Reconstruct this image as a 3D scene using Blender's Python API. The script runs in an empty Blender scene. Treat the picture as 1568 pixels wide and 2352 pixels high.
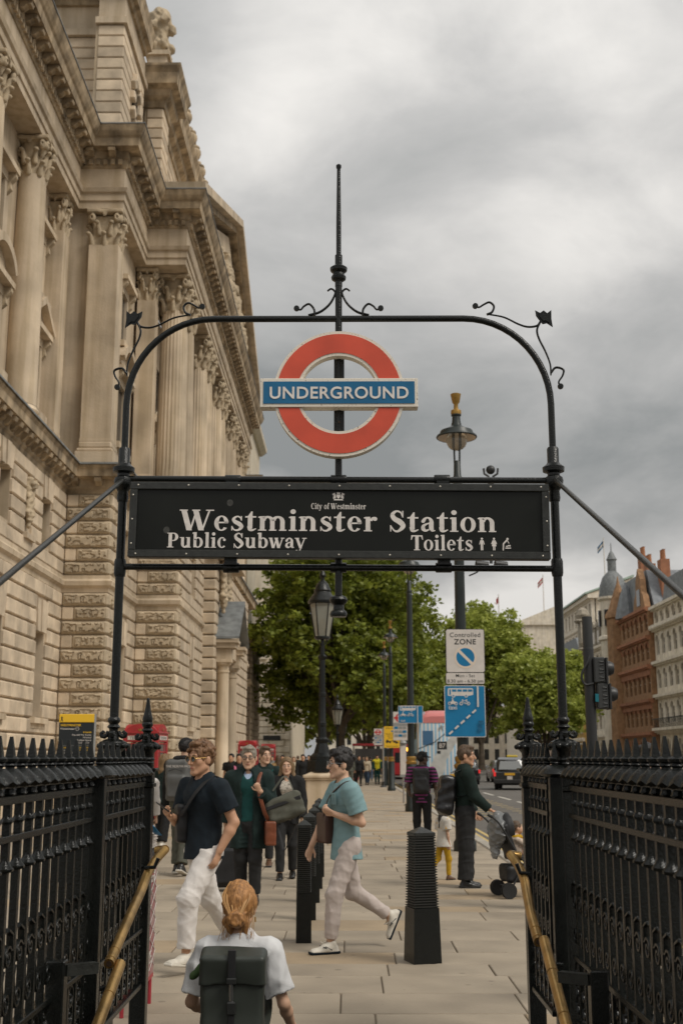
import bpy, math, random
import numpy as np
from mathutils import Vector, Matrix
random.seed(7); RNG = np.random.default_rng(7)
PI = math.pi
scene = bpy.context.scene
COL = scene.collection
# ---------------------------------------------------------------- camera
FPX = 2700.0                                  # focal length in pixels of a 1568 px wide frame
PITCH = math.atan(564/FPX); YAW = 16/FPX
cam_d = bpy.data.cameras.new('camera'); cam = bpy.data.objects.new('camera', cam_d); COL.objects.link(cam)
cam.location = (0, 0, 1.6); cam.rotation_euler = (PI/2+PITCH, 0, YAW)
cam_d.sensor_fit = 'HORIZONTAL'; cam_d.sensor_width = 24; cam_d.lens = FPX/1568*24
cam_d.clip_start = .05; cam_d.clip_end = 3000
cam_d.dof.use_dof = True; cam_d.dof.focus_distance = 7.0; cam_d.dof.aperture_fstop = 4.5
scene.camera = cam
# ---------------------------------------------------------------- sky, sun, exposure
SUN_EL, SUN_AZ = math.radians(48), math.radians(122)   # azimuth measured from +Y towards +X
scene.view_settings.view_transform = 'Standard'; scene.view_settings.look = 'None'
scene.view_settings.exposure = 0.40; scene.view_settings.gamma = 1.0
scene.view_settings.use_curve_mapping = False
world = bpy.data.worlds.new('World'); scene.world = world; world.use_nodes = True
def build_world():
    nt = world.node_tree; N = nt.nodes; L = nt.links
    for n in list(N): N.remove(n)
    out = N.new('ShaderNodeOutputWorld')
    sky = N.new('ShaderNodeTexSky'); sky.sky_type = 'NISHITA'; sky.sun_disc = False
    sky.sun_elevation = SUN_EL; sky.sun_rotation = SUN_AZ; sky.dust_density = 4
    b1 = N.new('ShaderNodeBackground'); b1.inputs[1].default_value = .05
    L.new(sky.outputs[0], b1.inputs[0])
    tc = N.new('ShaderNodeTexCoord')
    sep = N.new('ShaderNodeSeparateXYZ'); L.new(tc.outputs['Generated'], sep.inputs[0])
    def math_(op, a, b=None, clamp=False):
        n = N.new('ShaderNodeMath'); n.operation = op; n.use_clamp = clamp
        for i, v in enumerate((a, b)):
            if v is None: continue
            if hasattr(v, 'links'): L.new(v, n.inputs[i])
            else: n.inputs[i].default_value = v
        return n.outputs[0]
    z = math_('MAXIMUM', sep.outputs[2], 0.0)
    den = math_('ADD', z, .42)
    px = math_('DIVIDE', sep.outputs[0], den); py = math_('DIVIDE', sep.outputs[1], den)
    cmb = N.new('ShaderNodeCombineXYZ'); L.new(px, cmb.inputs[0]); L.new(py, cmb.inputs[1])
    def noise(scale, det, loc, dist=0., rough=.5):
        mp = N.new('ShaderNodeMapping'); mp.inputs['Location'].default_value = loc
        mp.inputs['Scale'].default_value = (1., 1.15, 1.)
        L.new(cmb.outputs[0], mp.inputs[0])
        n = N.new('ShaderNodeTexNoise'); n.inputs['Scale'].default_value = scale; n.inputs['Detail'].default_value = det
        n.inputs['Distortion'].default_value = dist; n.inputs['Roughness'].default_value = rough
        L.new(mp.outputs[0], n.inputs['Vector']); return n.outputs[0]
    big = noise(1.5, 2.0, (4.3, 2.2, 0), .25, .45)
    fine = noise(4.6, 6.0, (7.7, 2.1, 3), .3, .56)
    s = math_('ADD', math_('MULTIPLY', big, .73), math_('MULTIPLY', fine, .27))
    ramp = N.new('ShaderNodeValToRGB'); L.new(s, ramp.inputs[0])
    e = ramp.color_ramp.elements
    e[0].position = .38; e[0].color = (.41, .425, .42, 1)
    e[1].position = .62; e[1].color = (1.24, 1.20, 1.14, 1)
    m = e.new(.50); m.color = (.74, .73, .71, 1)
    # CIE overcast law: the zenith is brighter than the horizon
    grad = math_('ADD', math_('MULTIPLY', z, .52), .56)
    mul = N.new('ShaderNodeMix'); mul.data_type = 'RGBA'; mul.blend_type = 'MULTIPLY'; mul.inputs[0].default_value = 1
    L.new(ramp.outputs[0], mul.inputs[6]); L.new(grad, mul.inputs[7])
    b2 = N.new('ShaderNodeBackground'); b2.inputs[1].default_value = .78
    L.new(mul.outputs[2], b2.inputs[0])
    mx = N.new('ShaderNodeMixShader'); mx.inputs[0].default_value = .93
    L.new(b1.outputs[0], mx.inputs[1]); L.new(b2.outputs[0], mx.inputs[2])
    L.new(mx.outputs[0], out.inputs[0])
build_world()
sun_d = bpy.data.lights.new('sun', 'SUN'); sun_d.energy = 1.5; sun_d.angle = math.radians(22); sun_d.color = (1, .945, .86)
sun = bpy.data.objects.new('sun', sun_d); COL.objects.link(sun)
_sd = Vector((math.sin(SUN_AZ)*math.cos(SUN_EL), math.cos(SUN_AZ)*math.cos(SUN_EL), math.sin(SUN_EL)))
sun.rotation_euler = _sd.to_track_quat('Z', 'Y').to_euler(); sun.location = _sd*60
# ---------------------------------------------------------------- materials
MATS = {}
def mat(name, col, rough=.6, metal=0., var=0., vs=3., bump=0., bs=30., rnd=0., col2=None, spec=.5, coat=0., streak=0., trans=0., emit=0., spots=0., sc=(1, 1, 1), det=4., rp=(.3, .7)):
    if name in MATS: return MATS[name]
    m = bpy.data.materials.new(name); m.use_nodes = True; MATS[name] = m
    nt = m.node_tree; N = nt.nodes; L = nt.links; p = N['Principled BSDF']
    c = tuple(col)+(1,)
    p.inputs['Base Color'].default_value = c; p.inputs['Roughness'].default_value = rough
    p.inputs['Metallic'].default_value = metal; p.inputs['Specular IOR Level'].default_value = spec
    p.inputs['Coat Weight'].default_value = coat; p.inputs['Coat Roughness'].default_value = .15
    if trans: p.inputs['Transmission Weight'].default_value = trans
    if emit: p.inputs['Emission Color'].default_value = c; p.inputs['Emission Strength'].default_value = emit
    if not (var or bump or rnd or streak or spots): return m
    tc = N.new('ShaderNodeTexCoord'); mp = N.new('ShaderNodeMapping'); mp.inputs['Scale'].default_value = sc
    L.new(tc.outputs['Object'], mp.inputs[0]); cur = None
    oi = N.new('ShaderNodeObjectInfo')
    if rnd or var:
        off = N.new('ShaderNodeVectorMath'); off.operation = 'ADD'
        sm = N.new('ShaderNodeMath'); sm.operation = 'MULTIPLY'; sm.inputs[1].default_value = 37.
        L.new(oi.outputs['Random'], sm.inputs[0]); L.new(mp.outputs[0], off.inputs[0]); L.new(sm.outputs[0], off.inputs[1]); vec = off.outputs[0]
    else: vec = mp.outputs[0]
    rgb = N.new('ShaderNodeRGB'); rgb.outputs[0].default_value = c; cur = rgb.outputs[0]
    if var:
        n = N.new('ShaderNodeTexNoise'); n.inputs['Scale'].default_value = vs; n.inputs['Detail'].default_value = det
        L.new(vec, n.inputs['Vector'])
        r = N.new('ShaderNodeValToRGB'); L.new(n.outputs[0], r.inputs[0])
        e = r.color_ramp.elements; e[0].position = rp[0]; e[1].position = rp[1]
        lo = col2 if col2 else tuple(v*(1-var) for v in col); hi = col if col2 else tuple(min(1, v*(1+var)) for v in col)
        e[0].color = tuple(lo)+(1,); e[1].color = tuple(hi)+(1,); cur = r.outputs[0]
    if streak:
        mp2 = N.new('ShaderNodeMapping'); mp2.inputs['Scale'].default_value = (2.2, 2.2, .16); L.new(tc.outputs['Object'], mp2.inputs[0])
        n = N.new('ShaderNodeTexNoise'); n.inputs['Scale'].default_value = 1.6; n.inputs['Detail'].default_value = 5; L.new(mp2.outputs[0], n.inputs['Vector'])
        r = N.new('ShaderNodeValToRGB'); L.new(n.outputs[0], r.inputs[0]); e = r.color_ramp.elements
        e[0].position = .36; e[1].position = .56; d = 1-streak; e[0].color = (d, d*.97, d*.9, 1); e[1].color = (1, 1, 1, 1)
        mx = N.new('ShaderNodeMix'); mx.data_type = 'RGBA'; mx.blend_type = 'MULTIPLY'; mx.inputs[0].default_value = 1
        L.new(cur, mx.inputs[6]); L.new(r.outputs[0], mx.inputs[7]); cur = mx.outputs[2]
    if spots:
        for sc_, th in ((2.6, .055), (5.5, .04)):
            vo = N.new('ShaderNodeTexVoronoi'); vo.inputs['Scale'].default_value = sc_; L.new(vec, vo.inputs['Vector'])
            r = N.new('ShaderNodeValToRGB'); L.new(vo.outputs['Distance'], r.inputs[0]); e = r.color_ramp.elements
            e[0].position = th; e[1].position = th+.03; d = 1-spots; e[0].color = (d, d, d, 1); e[1].color = (1, 1, 1, 1)
            mx = N.new('ShaderNodeMix'); mx.data_type = 'RGBA'; mx.blend_type = 'MULTIPLY'; mx.inputs[0].default_value = 1
            L.new(cur, mx.inputs[6]); L.new(r.outputs[0], mx.inputs[7]); cur = mx.outputs[2]
    if rnd:
        mr = N.new('ShaderNodeMapRange'); mr.inputs[3].default_value = 1-rnd; mr.inputs[4].default_value = 1+rnd; L.new(oi.outputs['Random'], mr.inputs[0])
        mx = N.new('ShaderNodeMix'); mx.data_type = 'RGBA'; mx.blend_type = 'MULTIPLY'; mx.inputs[0].default_value = 1
        L.new(cur, mx.inputs[6]); L.new(mr.outputs[0], mx.inputs[7]); cur = mx.outputs[2]
    L.new(cur, p.inputs['Base Color'])
    if bump:
        n = N.new('ShaderNodeTexNoise'); n.inputs['Scale'].default_value = bs; n.inputs['Detail'].default_value = 5; L.new(mp.outputs[0], n.inputs['Vector'])
        b = N.new('ShaderNodeBump'); b.inputs['Strength'].default_value = min(1, bump); b.inputs['Distance'].default_value = .02*max(1, bump)
        L.new(n.outputs[0], b.inputs['Height']); L.new(b.outputs[0], p.inputs['Normal'])
    return m
def PX(x, y, Y):
    "point at street distance Y behind pixel x, y of the 1568 px wide photograph (used for laying out real positions)"
    c, s = math.cos(YAW), math.sin(YAW); R = Vector((c, s, 0)); F0 = Vector((-s, c, 0)); Zv = Vector((0, 0, 1))
    F = F0*math.cos(PITCH)+Zv*math.sin(PITCH); U = Zv*math.cos(PITCH)-F0*math.sin(PITCH)
    r = F+R*((x-784)/FPX)+U*((1176-y)/FPX); return Vector((0, 0, 1.6))+r*(Y/r.y)
def PG(x, y, z=0.):
    c, s = math.cos(YAW), math.sin(YAW); R = Vector((c, s, 0)); F0 = Vector((-s, c, 0)); Zv = Vector((0, 0, 1))
    F = F0*math.cos(PITCH)+Zv*math.sin(PITCH); U = Zv*math.cos(PITCH)-F0*math.sin(PITCH)
    r = F+R*((x-784)/FPX)+U*((1176-y)/FPX); return Vector((0, 0, 1.6))+r*((z-1.6)/r.z)
# ---------------------------------------------------------------- objects
def link(name, data, parent=None, m=None, loc=None, rot=None, scale=None):
    o = bpy.data.objects.new(name, data); COL.objects.link(o)
    if parent is not None: o.parent = parent
    if loc is not None: o.location = loc
    if rot is not None: o.rotation_euler = rot
    if scale is not None: o.scale = scale
    if m is not None and data is not None:
        if isinstance(m, (list, tuple)):
            for k in m: data.materials.append(MATS[k] if isinstance(k, str) else k)
        elif not data.materials: data.materials.append(MATS[m] if isinstance(m, str) else m)
    return o
def tag(o, label=None, cat=None, group=None, kind=None):
    if label: o['label'] = label
    if cat: o['category'] = cat
    if group: o['group'] = group
    if kind: o['kind'] = kind
    return o
def thing(name, label, cat, loc=(0, 0, 0), rz=0, group=None):
    return tag(link(name, None, None, None, loc, (0, 0, rz)), label, cat, group)
def copy_tree(o, parent=None):
    c = o.copy(); COL.objects.link(c); c.parent = parent
    for ch in list(o.children): copy_tree(ch, c)
    return c
class MB:
    "collects simple shapes; build() makes one mesh object"
    def __init__(s): s.v = []; s.f = []; s.mi = []; s.cur = 0
    def add(s, vs, fs):
        b = len(s.v); s.v.extend(map(tuple, vs)); s.f.extend(tuple(i+b for i in q) for q in fs); s.mi.extend([s.cur]*len(fs)); return s
    def box(s, x0, x1, y0, y1, z0, z1, bev=0.):
        if bev <= 0:
            return s.add([(x0,y0,z0),(x1,y0,z0),(x1,y1,z0),(x0,y1,z0),(x0,y0,z1),(x1,y0,z1),(x1,y1,z1),(x0,y1,z1)],
                         [(0,3,2,1),(4,5,6,7),(0,1,5,4),(1,2,6,5),(2,3,7,6),(3,0,4,7)])
        X = (x0, x0+bev, x1-bev, x1); Y = (y0, y0+bev, y1-bev, y1); Z = (z0, z0+bev, z1-bev, z1)
        vs = []; ix = {}
        for i in (0, 1):
            for j in (0, 1):
                for k in (0, 1):
                    xo, xi = (X[0], X[1]) if i == 0 else (X[3], X[2]); yo, yi = (Y[0], Y[1]) if j == 0 else (Y[3], Y[2]); zo, zi = (Z[0], Z[1]) if k == 0 else (Z[3], Z[2])
                    ix[i,j,k] = len(vs); vs += [(xo, yi, zi), (xi, yo, zi), (xi, yi, zo)]
        F = []
        def q(a, b, c, d): F.append((a, b, c, d))
        for i in (0, 1):
            a = [ix[i,0,0], ix[i,1,0], ix[i,1,1], ix[i,0,1]]; q(*(a if i else a[::-1]))
            a = [ix[0,i,0]+1, ix[1,i,0]+1, ix[1,i,1]+1, ix[0,i,1]+1]; q(*(a[::-1] if i else a))
            a = [ix[0,0,i]+2, ix[1,0,i]+2, ix[1,1,i]+2, ix[0,1,i]+2]; q(*(a if i else a[::-1]))
        for i in (0, 1):
            for j in (0, 1):
                sg = (i+j) % 2
                a = [ix[i,j,0], ix[i,j,0]+1, ix[i,j,1]+1, ix[i,j,1]]; q(*(a[::-1] if not sg else a))
                a = [ix[i,0,j], ix[i,0,j]+2, ix[i,1,j]+2, ix[i,1,j]]; q(*(a if not sg else a[::-1]))
                a = [ix[0,i,j]+1, ix[0,i,j]+2, ix[1,i,j]+2, ix[1,i,j]+1]; q(*(a[::-1] if not sg else a))
                for k in (0, 1):
                    b = ix[i,j,k]; F.append((b, b+1, b+2) if (i+j+k) % 2 else (b, b+2, b+1))
        return s.add(vs, F)
    def hexa(s, a, b):
        "a, b: 4 corner points each (bottom and top ring)"
        return s.add(list(a)+list(b), [(3,2,1,0),(4,5,6,7),(0,1,5,4),(1,2,6,5),(2,3,7,6),(3,0,4,7)])
    def prism(s, poly, d0, d1, ax='y'):
        "2-D polygon extruded along an axis; poly in the other two axes"
        n = len(poly)
        def P(u, v, d): return {'y': (u, d, v), 'x': (d, u, v), 'z': (u, v, d)}[ax]
        vs = [P(u, v, d0) for u, v in poly]+[P(u, v, d1) for u, v in poly]
        return s.add(vs, [tuple(range(n)), tuple(range(2*n-1, n-1, -1))]+[(i, i+n, (i+1) % n+n, (i+1) % n) for i in range(n)])
    def lathe(s, prof, c=(0, 0, 0), n=16, sq=False, cap=True, rot=0., sx=1., sy=1.):
        "profile [(r, z)] turned about z at c"
        vs = []; m = len(prof)
        for r, z in prof:
            for k in range(n):
                a = 2*PI*k/n+rot; vs.append((c[0]+r*math.cos(a)*sx, c[1]+r*math.sin(a)*sy, c[2]+z))
        fs = [(i*n+k, i*n+(k+1) % n, (i+1)*n+(k+1) % n, (i+1)*n+k) for i in range(m-1) for k in range(n)]
        if cap: fs += [tuple(range(n-1, -1, -1)), tuple((m-1)*n+k for k in range(n))]
        return s.add(vs, fs)
    def tube(s, pts, r, n=8, cap=True, flat=1., up=None):
        "tube along points; r number or list"
        P = [Vector(p) for p in pts]; m = len(P); rr = r if isinstance(r, (list, tuple)) else [r]*m
        vs = []; prev = None
        for i in range(m):
            t = (P[min(i+1, m-1)]-P[max(i-1, 0)]).normalized()
            if prev is None:
                u = Vector(up) if up else (Vector((0, 0, 1)) if abs(t.z) < .9 else Vector((1, 0, 0)))
            else: u = prev
            a = (u-t*u.dot(t)).normalized(); b = t.cross(a); prev = a
            for k in range(n):
                w = 2*PI*k/n+PI/n; vs.append(P[i]+a*math.cos(w)*rr[i]*flat+b*math.sin(w)*rr[i])
        fs = [(i*n+k, i*n+(k+1) % n, (i+1)*n+(k+1) % n, (i+1)*n+k) for i in range(m-1) for k in range(n)]
        if cap: fs += [tuple(range(n-1, -1, -1)), tuple((m-1)*n+k for k in range(n))]
        return s.add(vs, fs)
    def ball(s, c, r, n=10, m=7, sc=(1, 1, 1)):
        return s.lathe([(max(1e-4, r*math.sin(PI*i/m))*1., -r*math.cos(PI*i/m)*sc[2]) for i in range(m+1)], c, n, cap=False, sx=sc[0], sy=sc[1])
    def mesh(s, name, smooth=None):
        me = bpy.data.meshes.new(name); me.from_pydata(s.v, [], s.f)
        if any(s.mi): me.polygons.foreach_set('material_index', s.mi)
        if smooth is not None:
            me.polygons.foreach_set('use_smooth', [True]*len(me.polygons)); me.set_sharp_from_angle(angle=math.radians(smooth))
        me.update(); return me
    def build(s, name, m, parent=None, smooth=None, loc=None, rot=None, scale=None):
        return link(name, s.mesh(name, smooth), parent, m, loc, rot, scale)
def boxobj(name, m, x0, x1, y0, y1, z0, z1, parent=None, bev=0.): return MB().box(x0, x1, y0, y1, z0, z1, bev).build(name, m, parent)
def arc(cx, cy, r, a0, a1, n, ry=None):
    return [(cx+r*math.cos(math.radians(a0+(a1-a0)*i/n)), cy+(ry or r)*math.sin(math.radians(a0+(a1-a0)*i/n))) for i in range(n+1)]
def spline(pts, n=6):
    "Catmull-Rom through points"
    P = [Vector(p) for p in pts]; P = [P[0]*2-P[1]]+P+[P[-1]*2-P[-2]]; out = []
    for i in range(1, len(P)-2):
        for k in range(n):
            t = k/n; a, b, c, d = P[i-1:i+3]
            out.append(.5*((2*b)+(c-a)*t+(2*a-5*b+4*c-d)*t*t+(3*b-a-3*c+d)*t**3))
    out.append(P[-2]); return out
def mould(name, path, prof, m, parent=None, closed_ends=True, smooth=None):
    "profile [(out, z)] swept along a plan path with mitred corners; out is to the right of the direction of travel"
    n = len(path); mb = MB(); k = len(prof); rings = []
    for i in range(n):
        p = Vector(path[i]); d0 = (p-Vector(path[i-1])).normalized() if i > 0 else None; d1 = (Vector(path[i+1])-p).normalized() if i < n-1 else None
        d0 = d0 or d1; d1 = d1 or d0
        n0 = Vector((d0.y, -d0.x)); n1 = Vector((d1.y, -d1.x)); b = n0+n1; b = b/max(.2, b.dot(n0))
        rings.append([(p.x+b.x*o, p.y+b.y*o, z) for o, z in prof])
    vs = [q for r in rings for q in r]; fs = []
    for i in range(n-1):
        for j in range(k): fs.append((i*k+j, (i+1)*k+j, (i+1)*k+(j+1) % k, i*k+(j+1) % k))
    fs += [tuple(range(k)), tuple((n-1)*k+j for j in range(k-1, -1, -1))]
    mb.add(vs, fs); return mb.build(name, m, parent, smooth)
def text_mesh(body, size=1., bold=0., align='CENTER', extrude=.0008, spacing=1., sx=1.):
    cu = bpy.data.curves.new('t', 'FONT'); cu.body = body; cu.size = size; cu.offset = bold*size; cu.extrude = extrude
    cu.align_x = align; cu.space_character = spacing; cu.resolution_u = 4
    o = bpy.data.objects.new('t', cu); COL.objects.link(o)
    dg = bpy.context.evaluated_depsgraph_get(); dg.update()
    me = bpy.data.meshes.new_from_object(o.evaluated_get(dg)); me.materials.clear()
    bpy.data.objects.remove(o); bpy.data.curves.remove(cu)
    if sx != 1: me.transform(Matrix.Diagonal((sx, 1, 1, 1)))
    return me
def text(name, body, size, m, parent, loc, bold=0., align='CENTER', rot=(PI/2, 0, 0), spacing=1., sx=1., ext=.0008):
    return link(name, text_mesh(body, size, bold, align, ext, spacing, sx), parent, m, loc, rot)
# ---------------------------------------------------------------- implicit-surface sculpting (bodies, clothes, bags, ornament)
class Sculpt:
    def __init__(s, lo, hi, res):
        s.res = res; s.lo = np.array(lo, float)-2*res; s.n = np.ceil((np.array(hi, float)-s.lo)/res).astype(int)+3
        s.d = np.full(s.n, 9., np.float32)
    def _blk(s, lo, hi):
        i0 = np.clip(np.floor((np.array(lo)-s.lo)/s.res).astype(int), 0, s.n); i1 = np.clip(np.ceil((np.array(hi)-s.lo)/s.res).astype(int)+1, 0, s.n)
        if (i1 <= i0).any(): return None, None
        g = [(s.lo[a]+s.res*np.arange(i0[a], i1[a])).astype(np.float32) for a in range(3)]
        return (slice(i0[0], i1[0]), slice(i0[1], i1[1]), slice(i0[2], i1[2])), np.meshgrid(*g, indexing='ij', sparse=True)
    def _mix(s, sl, v, k, op):
        d = s.d[sl]
        if op == 'sub': v = -v
        if op == 'add':
            if k > 0:
                h = np.clip(.5+.5*(d-v)/k, 0, 1); s.d[sl] = d+(v-d)*h-k*h*(1-h)
            else: s.d[sl] = np.minimum(d, v)
        else:
            if k > 0:
                h = np.clip(.5+.5*(v-d)/k, 0, 1); s.d[sl] = d+(v-d)*h+k*h*(1-h)
            else: s.d[sl] = np.maximum(d, v)
    def cone(s, a, b, ra, rb, k=.02, flat=None, op='add'):
        "round cone from a to b; flat = (unit axis, factor) squeezes the section along that axis"
        a = np.array(a, float); b = np.array(b, float); R = max(ra, rb)*1.15+k+2*s.res
        sl, g = s._blk(np.minimum(a, b)-R, np.maximum(a, b)+R)
        if sl is None: return s
        ab = b-a; L2 = max(1e-9, ab@ab); px, py, pz = (g[i]-a[i] for i in range(3))
        t = np.clip((px*ab[0]+py*ab[1]+pz*ab[2])/L2, 0, 1)
        qx, qy, qz = px-t*ab[0], py-t*ab[1], pz-t*ab[2]
        if flat is not None:
            ax, fa = flat; ax = np.array(ax, float); ax /= np.linalg.norm(ax); w = (qx*ax[0]+qy*ax[1]+qz*ax[2])*(1/fa-1)
            qx, qy, qz = qx+w*ax[0], qy+w*ax[1], qz+w*ax[2]
        v = np.sqrt(qx*qx+qy*qy+qz*qz)-(ra+(rb-ra)*t)
        if flat is not None and flat[1] < 1: v = v*(.5+.5*flat[1])
        s._mix(sl, v, k, op); return s
    def ell(s, c, r, k=.02, R=None, op='add'):
        c = np.array(c, float); r = np.array(r, float)*np.ones(3); m = r.max()+k+2*s.res
        sl, g = s._blk(c-m, c+m)
        if sl is None: return s
        p = [g[i]-c[i] for i in range(3)]
        if R is not None: p = [R[0][i]*p[0]+R[1][i]*p[1]+R[2][i]*p[2] for i in range(3)]
        q = np.sqrt((p[0]/r[0])**2+(p[1]/r[1])**2+(p[2]/r[2])**2); g2 = np.sqrt((p[0]/r[0]**2)**2+(p[1]/r[1]**2)**2+(p[2]/r[2]**2)**2)+1e-6
        s._mix(sl, q*(q-1)/g2, k, op); return s
    def box(s, c, h, rd=.02, k=.01, R=None, op='add'):
        "rounded box, half sizes h; columns of R are its axes"
        c = np.array(c, float); h = np.array(h, float); m = np.linalg.norm(h)+k+2*s.res
        sl, g = s._blk(c-m, c+m)
        if sl is None: return s
        p = [g[i]-c[i] for i in range(3)]
        if R is not None: p = [R[0][i]*p[0]+R[1][i]*p[1]+R[2][i]*p[2] for i in range(3)]
        q = [np.abs(p[i])-(h[i]-rd) for i in range(3)]
        o = np.sqrt(np.maximum(q[0], 0)**2+np.maximum(q[1], 0)**2+np.maximum(q[2], 0)**2)+np.minimum(np.maximum(np.maximum(q[0], q[1]), q[2]), 0)-rd
        s._mix(sl, o, k, op); return s
    def cut(s, p, n, k=.004):
        "removes everything on the side the normal points to"
        p = np.array(p, float); n = np.array(n, float); n /= np.linalg.norm(n); sl, g = s._blk(s.lo, s.lo+s.n*s.res)
        s._mix(sl, (g[0]-p[0])*n[0]+(g[1]-p[1])*n[1]+(g[2]-p[2])*n[2], k, 'int'); return s
    def wrinkle(s, amp, f=(22, 22, 38), seed=0, lo=None, hi=None, ridge=False):
        sl, g = s._blk(s.lo if lo is None else lo, s.lo+s.n*s.res if hi is None else hi); r = np.random.default_rng(seed); tot = 0
        for i in range(5):
            w = r.normal(size=3)*np.array(f)*(.5+.35*i); ph = r.uniform(0, 6.28); wr = r.normal(size=3)*9
            v = np.sin(g[0]*w[0]+g[1]*w[1]+g[2]*w[2]+ph+1.6*np.sin(g[0]*wr[0]+g[1]*wr[1]+g[2]*wr[2]+i)); tot = tot+(v if not ridge else .6-1.6*np.exp(-(v/.55)**2))/(1+.4*i)
        s.d[sl] = s.d[sl]+(amp*.5)*tot.astype(np.float32); return s
    def mesh(s, name):
        d = s.d; S = d < 0; nx, ny, nz = d.shape
        c = S[:-1,:-1,:-1].astype(np.int8); cnt = np.zeros_like(c)
        for i in (0, 1):
            for j in (0, 1):
                for k in (0, 1): cnt += S[i:nx-1+i, j:ny-1+j, k:nz-1+k]
        act = (cnt > 0) & (cnt < 8); idx = np.argwhere(act)
        if len(idx) == 0: return bpy.data.meshes.new(name)
        num = np.full(act.shape, -1, np.int64); num[act] = np.arange(len(idx))
        acc = np.zeros((len(idx), 3)); w = np.zeros(len(idx)); I, J, K = idx.T
        for ax in range(3):
            o = [(1, 2), (0, 2), (0, 1)][ax]
            for u in (0, 1):
                for v in (0, 1):
                    a = [0, 0, 0]; a[o[0]] = u; a[o[1]] = v; b = list(a); b[ax] = 1
                    da = d[I+a[0], J+a[1], K+a[2]]; db = d[I+b[0], J+b[1], K+b[2]]; m = (da < 0) != (db < 0)
                    t = np.where(m, da/np.where(m, da-db, 1), 0); pt = np.tile(np.array(a, float), (len(idx), 1)); pt[:, ax] = t
                    acc[m] += pt[m]; w[m] += 1
        V = (idx+acc/w[:, None])*s.res+s.lo; Q = []
        for ax in range(3):
            sh = [slice(1, -1)]*3; sh[ax] = slice(0, -1); sh2 = [slice(1, -1)]*3; sh2[ax] = slice(1, None)
            A = S[tuple(sh)]; B = S[tuple(sh2)]; o = [(1, 2), (2, 0), (0, 1)][ax]
            for flip, mk in ((False, A & ~B), (True, ~A & B)):
                e = np.argwhere(mk)
                if len(e) == 0: continue
                off = np.ones(3, int); off[ax] = 0; e = e+off; q = []
                for u, v in ((0, 0), (-1, 0), (-1, -1), (0, -1)):
                    t = e.copy(); t[:, o[0]] += u; t[:, o[1]] += v; q.append(num[t[:, 0], t[:, 1], t[:, 2]])
                q = np.stack(q, 1); Q.append(q[:, ::-1] if flip else q)
        Q = np.concatenate(Q); Q = Q[(Q >= 0).all(1)]
        return np_mesh(name, V, Q)
def np_mesh(name, V, Q, smooth=True):
    me = bpy.data.meshes.new(name); k = Q.shape[1]
    me.vertices.add(len(V)); me.vertices.foreach_set('co', np.asarray(V, np.float32).ravel())
    me.loops.add(Q.size); me.loops.foreach_set('vertex_index', np.asarray(Q, np.int32).ravel())
    me.polygons.add(len(Q)); me.polygons.foreach_set('loop_start', np.arange(0, Q.size, k, dtype=np.int32))
    me.polygons.foreach_set('use_smooth', np.full(len(Q), smooth)); me.update(calc_edges=True); me.validate(); return me
# ================================================================ materials of the place
STONE = (.52, .42, .30)
mat('stone', STONE, .85, var=.27, vs=.6, bump=.35, bs=14, rnd=.10, streak=.20, det=10)
mat('stone_block', (.55, .445, .32), .85, var=.26, vs=1.4, bump=.45, bs=18, rnd=.17, det=9)
mat('stone_rough', (.44, .355, .245), .9, var=.2, vs=3, bump=.5, bs=25, rnd=.10)
mat('stone_carved', (.42, .335, .225), .9, var=.25, vs=4, bump=.4, bs=22)
mat('stone_weathered', (.37, .285, .185), .9, var=.52, vs=1.6, bump=.4, bs=20, streak=.35)
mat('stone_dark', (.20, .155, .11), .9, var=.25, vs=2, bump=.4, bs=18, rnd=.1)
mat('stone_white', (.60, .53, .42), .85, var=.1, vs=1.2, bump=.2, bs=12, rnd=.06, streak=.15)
mat('lead', (.16, .17, .17), .6, var=.3, vs=3, bump=.3, bs=12)
mat('glass_dark', (.02, .022, .024), .08, spec=.6)
mat('sash', (.34, .31, .25), .6)
mat('slab', (.315, .262, .195), .78, var=.17, vs=1.7, bump=.2, bs=40, rnd=.10, det=9, spots=.30)
mat('slab_tan', (.335, .255, .165), .78, var=.18, vs=1.7, bump=.2, bs=40, rnd=.10, det=9, spots=.30)
mat('joint', (.15, .12, .085), .95)
mat('kerb', (.36, .33, .28), .8, var=.2, vs=6, bump=.3, bs=60, rnd=.1)
mat('asphalt', (.115, .105, .092), .85, var=.18, vs=.7, bump=.35, bs=90)
mat('paint_white', (.62, .59, .52), .7, var=.2, vs=12)
mat('paint_yellow', (.50, .37, .14), .7, var=.25, vs=12)
mat('concrete', (.12, .11, .09), .9, var=.3, vs=3, bump=.3, bs=30)
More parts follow.
